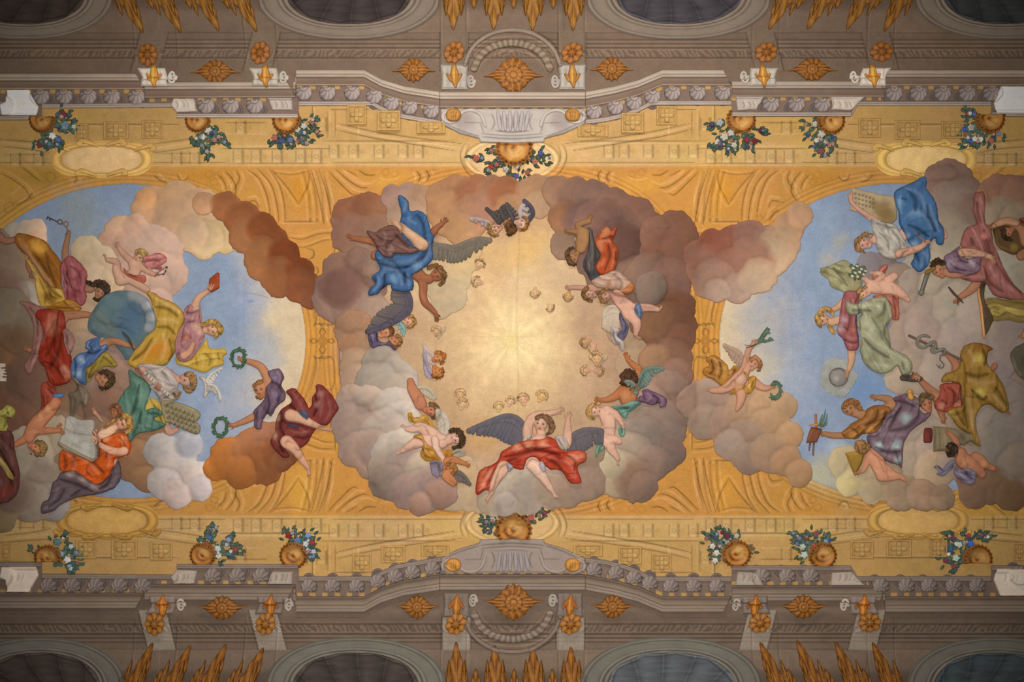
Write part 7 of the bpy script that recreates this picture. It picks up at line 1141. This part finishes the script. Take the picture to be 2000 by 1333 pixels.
    thing('wooden_cross', 'small wooden cross and rods behind the brown book', 'cross', [limbs('upright', 'a26a3a', '1593,811,2.6 1593,822,2.4 1594,833,2.6', k=.5, st=.8), limbs('crossbar', 'b0804c', '1581,831,1.2 1592,830,2 1604,829,1.4', k=.5, st=.8), limbs('rod', '6c5c58', '1582,866,1.8 1580,880,1.4', k=.5, st=.8), limbs('rod', '6c5c58', '1589,866,2 1588,889,1.8', k=.5, st=.8)])
    thing('palm_frond', 'few green palm leaves curving up from the brown book', 'leaves', [limbs('leaf', '5f7c62', p, k=.4, st=.8, mat='leaf_fresco') for p in ('1598,832,1.2 1606,824,2 1610,812,1.6 1612,800,.6', '1600,833,1.2 1609,828,2 1614,818,1.6 1615,808,.6', '1599,831,1 1603,820,1.6 1606,810,.6', '1602,835,1 1611,831,1.5 1616,824,.6')])
    # basket putto
    thing('basket', 'dark yellow wedge shaped basket carried by the rosy putto at the lower rim', 'basket', [plate('basket', '9c7a36', '1649,885! 1668,882 1690,882! 1682,906 1668,930! 1658,908', ' ; '.join('L 1.2 -.25 %g,%g %g,%g' % (1652+i*5, 884, 1666+i*1.5, 926-i*2) for i in range(8))+' ; L 2 .3 1652,886 1688,884', h=6, bev=5)])
    person('rosy putto seen from behind carrying the yellow basket, lower rim', [
        body('b88468', '1696,884,9 1702,892,12 1711,904,14 1718,918,14 1720,930,11 | 1694,892,7 1690,906,6.6 1684,918,5.6 1676,922,4.6 | 1724,912,8 1736,918,5.6 1742,922,4 | 1730,930,11 1745,930,8.5 1756,931,6 1766,938,3.4', hands=[(1677, 922, 160, .7, 12, .4)], ops='L 2 -.3 1712,896 1724,922 ; L 2 -.3 1728,922 1732,934'),
        limbs('head', '8c6846', '1680,874,12 1684,878,10', mod=.1), hair('hair', '8a6640', '1676,868,7 1684,867,7 1690,874,7 1680,878,9', seed=5)])
    thing('drum', 'grey brown drum with a dark red end cap', 'drum', [plate('end_cap', '66302a', '1802,838 1808,836 1818,838 1817,862 1808,865 1801,862', 'L 2 .3 1804,840 1804,862 ; L 2 -.4 1813,840 1813,862', h=5, bev=3, sp=True), plate('shell', '766a52', '1818,832! 1845,834 1870,838 1892,848 1898,860 1880,870 1858,868 1846,881 1820,882!', 'L 2.5 -.35 1822,834 1822,880 ; L 3 .3 1840,840 1842,876 ; L 2 -.3 1830,836 1831,880 ; D 12 5a5040 1875,855', h=7, bev=6)])
    person('dark haired putto seen from behind with a violet grey cloth beating the drum', [
        body('90624a', '1874,886,12 1878,898,16 1892,906,15 | 1864,874,8 1862,862,7 1856,853,5.8 1851,848,4.6 | 1902,892,9 1914,898,9 1922,908,7.6 1938,915,5.4 | 1900,912,12 1915,925,9', hands=[(1851, 848, 215, .75, 12, .3), (1938, 915, 10, .7, 10, .5)], ops='D 9 b07c5c 1880,900 1918,905 ; L 2 -.3 1878,885 1886,912'),
        limbs('head', '6c4a34', '1853,879,11 1857,884,9', mod=.1), hair('hair', '382c24', '1847,872,6 1854,869,7 1860,876,7 1852,884,8', seed=6),
        cloth('cloth', '6c6676', '1821,912 1830,909 1840,914 1850,902 1860,898 1858,914 1848,925 1838,930 1826,926 1832,920', 'L 2 .5 1826,914 1836,922 ; L 2 -.4 1830,912 1840,920', h=4, label='violet grey cloth'),
        cloth('cloth', '6a6274', '1862,908 1872,918 1884,914 1895,918 1903,924 1903,940 1892,947 1875,939 1862,926', 'L 2.5 .5 1868,918 1878,932 1890,940 ; L 2.5 -.45 1880,918 1888,930 1898,936 ; L 2 .4 1893,920 1900,934', h=6, label='violet grey cloth')])
def mist(cx, cy, r):
    g = newpatch(cx-r-8, cy-r-8, cx+r+8, cy+r+8, 1.5); d = np.hypot(g.U-cx, g.V-cy); n = fbm(g.U, g.V, 16, 4)*9
    g.F = np.minimum(r+n-d, d-17); g.H = 1.2*np.clip(g.F/8, 0, 1); g.C[:] = hexc('9a9d96')/g.lx; g.C *= (1+.2*fbm(g.U, g.V, 12, 6))[..., None]
    return g.build('grey_cloud_ring', MATS['cloud_stucco'], edge=.3)
# ---------------------------------------------------------------- gilded urns with flowers
def rosette_part(name, x, y, r, col, seed):
    def mk(parent, org):
        g = newpatch(x-r*1.3, y-r*1.3, x+r*1.3, y+r*1.3, .9); X, Y = g.U-x, g.V-y; rr = np.hypot(X, Y); th = np.arctan2(Y, X)+seed
        out = r*(.86+.14*np.cos(th*5)+.06*np.cos(th*9+1)); g.F = out-rr; sp = np.sin(rr*1.7-th*1.0); g.H = 2+2.2*np.clip(g.F/r, 0, 1)+.6*sp
        g.C[:] = hexc(col)/g.lx; g.C *= (1+.22*sp-.3*np.exp(-(np.maximum(g.F, 0)/1.2)**2)-.25*gauss(rr, r*.22))[..., None]; return g.build(name, MATS['cloth_fresco'], parent=parent, edge=.8)
    return mk
def make_vases():
    R = random.Random(11); Wt, Pk, Rd, Bl, Dk = 'cfc8bc', 'b07c74', '8c3c34', '4c5c94', '5a3438'
    V = [('upper left corner', 84, 236, 26, 0, 1, [(124, 225, 10, Dk), (104, 266, 9, Wt), (116, 274, 7, Bl), (78, 284, 8, Dk), (128, 246, 11, '5a7484'), (145, 248, 6, '9aa49c'), (98, 282, 6, '5c6c80')]),
         ('upper side, left projecting bay, left end', 387, 236, 25, 0, 1, [(397, 268, 8, Wt), (408, 256, 9, Wt), (384, 271, 5, Wt), (420, 274, 7, Pk), (428, 268, 6, 'a88c8c'), (405, 297, 6, 'a8a0a8'), (412, 258, 6, Wt), (395, 285, 6, '808890')]),
         ('upper side, left projecting bay, right end', 560, 236, 28, 0, 1, [(581, 253, 9, Wt), (594, 247, 8, Wt), (554, 263, 7, '943c3c'), (537, 270, 8, 'b46c60'), (568, 274, 8, '6a78a0'), (590, 272, 6, '7c98b0'), (610, 240, 7, 'a8746c'), (620, 258, 6, 'b0847c'), (552, 276, 7, Bl), (600, 280, 6, 'a89c90'), (595, 260, 5, Wt)]),
         ('upper side, central roundel', 1004, 290, 37, 0, 1, [(988, 331, 8, Wt), (1010, 322, 11, 'dcd4c4'), (958, 327, 8, 'b04c38'), (970, 322, 7, 'b87060'), (1045, 316, 8, 'c08070'), (1056, 300, 8, '5a62a0'), (930, 310, 9, 'c06858'), (1008, 344, 8, '5a64a0'), (975, 312, 7, '6c78a0'), (1030, 337, 7, 'b46858'), (1062, 314, 5, '4c6c58'), (960, 295, 7, 'a87868')]),
         ('upper side, right projecting bay, left end', 1447, 234, 29, 0, 1, [(1405, 240, 10, 'b4b4b0'), (1390, 245, 7, '7a4450'), (1414, 268, 10, Wt), (1427, 260, 9, Wt), (1400, 278, 8, Wt), (1421, 292, 7, Bl), (1433, 284, 8, 'c8c4b8'), (1458, 274, 8, '8c4048'), (1474, 276, 8, '7a3038'), (1460, 288, 6, '4c4c7c'), (1485, 256, 6, '6c3438'), (1406, 282, 7, '6c70a0')]),
         ('upper side, right projecting bay, right end', 1622, 237, 28, 0, 1, [(1591, 243, 8, 'b8b8b0'), (1604, 262, 10, 'c0bcb0'), (1594, 275, 7, Wt), (1577, 266, 5, '3c5498'), (1625, 268, 5, '3c5498'), (1590, 287, 5, '4c60a0'), (1603, 296, 8, '8c4c5c'), (1612, 278, 7, 'b8a89c'), (1626, 282, 6, 'b08478'), (1573, 243, 6, 'a88474')]),
         ('upper right corner', 1932, 233, 30, 0, 1, [(1890, 222, 8, '6c3c3c'), (1902, 224, 6, '4c5c9c'), (1882, 253, 6, '3c54a0'), (1895, 250, 8, 'a8b0a8'), (1903, 272, 8, 'b0b0a8'), (1914, 273, 7, 'bcbcb0'), (1893, 277, 5, '3c58a8'), (1935, 276, 7, '8c5454'), (1950, 262, 6, '5c6c9c'), (1920, 255, 6, '8c9c94'), (1885, 262, 6, '7c5450')]),
         ('lower left corner', 95, 1090, 27, 1, 1, [(113, 1060, 9, '4c6c70'), (140, 1068, 7, '9cA4a4'.lower()), (133, 1093, 9, 'b8beb8'), (122, 1082, 7, '7c8c94'), (139, 1110, 6, '9cb0ac'), (150, 1080, 7, '6c7484'), (152, 1100, 5, '7c5454'), (68, 1076, 5, '8c6c60')]),
         ('lower side, left projecting bay, left end', 397, 1084, 26, 1, 1, [(404, 1063, 8, '8c4c44'), (426, 1072, 9, 'bcc0c4'), (428, 1086, 8, Wt), (410, 1050, 7, '4c6498'), (413, 1036, 5, '4c6498'), (447, 1054, 7, '8494c4'), (444, 1064, 6, 'b4b8c0'), (459, 1074, 8, '8c4c44'), (450, 1082, 5, '6c80b0')]),
         ('lower side, left projecting bay, right end', 574, 1085, 28, 1, 1, [(564, 1046, 9, '8c3434'), (602, 1046, 8, '7c94c4'), (610, 1060, 8, '8c4048'), (582, 1056, 9, '5c7ca8'), (601, 1076, 8, 'bcc0c8'), (598, 1062, 8, 'c8ccd0'), (613, 1078, 7, 'b0b8c8'), (570, 1066, 7, '7c5450'), (606, 1088, 5, '7c94a0')]),
         ('lower side, central roundel', 1003, 1035, 36, 1, 1, [(962, 1015, 8, 'c4c0b8'), (982, 1010, 10, 'b8746c'), (1017, 1017, 9, 'd0ccc4'), (1037, 1011, 9, 'b4645c'), (1064, 1003, 6, '8c4854'), (1015, 996, 8, 'd0ccc8'), (950, 1020, 6, '8c80a0'), (957, 1038, 5, '5c6494'), (992, 992, 6, '5c5048'), (986, 1000, 6, 'a86c58'), (1000, 1005, 7, '98a090')]),
         ('lower side, right projecting bay, left end', 1438, 1082, 29, 1, 1, [(1391, 1067, 8, Wt), (1399, 1080, 8, 'd8d4cc'), (1420, 1047, 8, '6c3444'), (1396, 1051, 5, '4c5490'), (1410, 1040, 5, '7c3440'), (1438, 1047, 7, 'c0b89c'), (1396, 1095, 8, Wt), (1380, 1052, 6, '8c6868'), (1403, 1066, 7, '7c5c5c'), (1470, 1072, 6, '7c6450'), (1420, 1060, 7, 'a8b0b8')]),
         ('lower side, right projecting bay, right end', 1606, 1085, 28, 1, 1, [(1567, 1068, 8, 'b0bcb4'), (1570, 1084, 9, 'b4c0b8'), (1575, 1051, 6, '8c4444'), (1593, 1043, 7, '8c4c4c'), (1560, 1052, 6, '6c7ca8'), (1588, 1066, 8, '9c5450'), (1612, 1058, 7, '7c94b0'), (1556, 1062, 5, '6c78a0'), (1582, 1075, 6, 'a86c60')]),
         ('lower right corner', 1908, 1092, 30, 1, 1, [(1895, 1062, 9, '3c5ca8'), (1856, 1073, 6, '3c54a0'), (1860, 1052, 6, '6c3c50'), (1890, 1047, 7, '7c3c4c'), (1846, 1095, 7, '6c3444'), (1866, 1090, 9, '98aca0'), (1872, 1064, 8, 'a8b0ac'), (1862, 1107, 6, '7c3c48'), (1915, 1045, 5, '6c5068'), (1882, 1060, 6, '8c9088')])]
    for w, x, y, r, low, k, fl in V:
        fl = fl+[(f[0]+R.uniform(-15, 15), f[1]+R.uniform(-6, 12)*(1 if y < 600 else -1), R.uniform(3.5, 5.5), R.choice((Wt, Pk, Bl, 'a87c74', '8c94b0', 'b0a8a0'))) for f in fl[::2]]
        s = -1 if low else 1
        cxs = sum(f[0] for f in fl)/len(fl); cys = sum(f[1] for f in fl)/len(fl); lv = []
        for i in range(84):
            f = R.choice(fl); a = R.uniform(0, 6.28); d = R.uniform(f[2]*.6, f[2]*1.25+4); px, py = f[0]+math.cos(a)*d, f[1]+math.sin(a)*d; b = math.atan2(py-y, px-x)+R.uniform(-.8, .8)
            lv.append('%.1f,%.1f,1.6 %.1f,%.1f,3 %.1f,%.1f,.8' % (px, py, px+4*math.cos(b), py+4*math.sin(b), px+9*math.cos(b), py+9*math.sin(b)))
        for i in range(38):
            t = R.uniform(.3, 1); f = R.choice(fl); px, py = x+(f[0]-x)*t+R.uniform(-6, 6), y+(f[1]-y)*t+R.uniform(-6, 6); lv.append('%.1f,%.1f,4.5' % (px, py))
        def ex(g): g.C *= (1+.8*fbm(g.U, g.V, 4, 7, 2))[..., None]*np.stack([1+.4*fbm(g.U, g.V, 9, 3), 1+0*g.U, 1-.3*fbm(g.U, g.V, 9, 3)], -1)
        def urn(parent, org, x=x, y=y, r=r, low=low, s=s):
            g = newpatch(x-r-4, y-r*1.2-4, x+r+4, y+r*1.2+4, 1.05); X, Y = g.U-x, (g.V-y)*s; d = np.hypot(X/r, Y/(r*.95)); th = np.arctan2(Y, X)
            fr = 1+.045*np.sin(th*22); g.F = np.minimum((fr-d)*r, (1333-pl(LRAIL, g.U))-g.V if low else g.V-pl(LRAIL, g.U)) if abs(x-1000) < 200 or 100 < x < 1900 else np.minimum((fr-d)*r, Y+r*.3); c1, c2, c3 = hexc('ba7424'), hexc('e2b56c'), hexc('7c430f')
            g.H = 3+6*np.exp(-((d-.78)/.16)**2)-3*np.exp(-((d-.3)/.3)**2); t = np.clip(.5+.4*np.sin(d*16+.5)+.2*np.sin(th*22)*(d > .8), 0, 1)[..., None]
            g.C = (c1*(1-t)+c3*t*.6+c2*.25*(1-t))/1.02; hl = (np.exp(-((d-.45)/.16)**2)*.8+np.exp(-((d-.1)/.2)**2)*.5)*np.clip(.5+.6*np.sin(th+.6), 0, 1); g.C = g.C*(1-hl[..., None])+c2*hl[..., None]/1.02
            g.C *= (1-.4*np.exp(-(np.maximum(g.F, 0)/1.5)**2))[..., None]; return g.build('urn', MATS['gilding'], parent=parent, edge=1)
        gr = '4a6054' if abs(x-1000) < 700 else '3c5048'
        thing('flower_urn', 'gilded urn with %s flowers, %s' % ('mixed' if k else 'white', w), 'urn',
              [(limbs('foliage', gr, ' | '.join(lv), k=.6, st=1.0, mat='leaf_fresco', extra=ex, mod=.4), [rosette_part('flower', fx, fy, fr_*.85, fc, i) for i, (fx, fy, fr_, fc) in enumerate(fl)]), urn], group='gilded urns of flowers')
# ---------------------------------------------------------------- build
setup()
make_ceiling()
make_architecture()
make_vases()
make_clouds()
figures_left()
figures_centre()
figures_right()
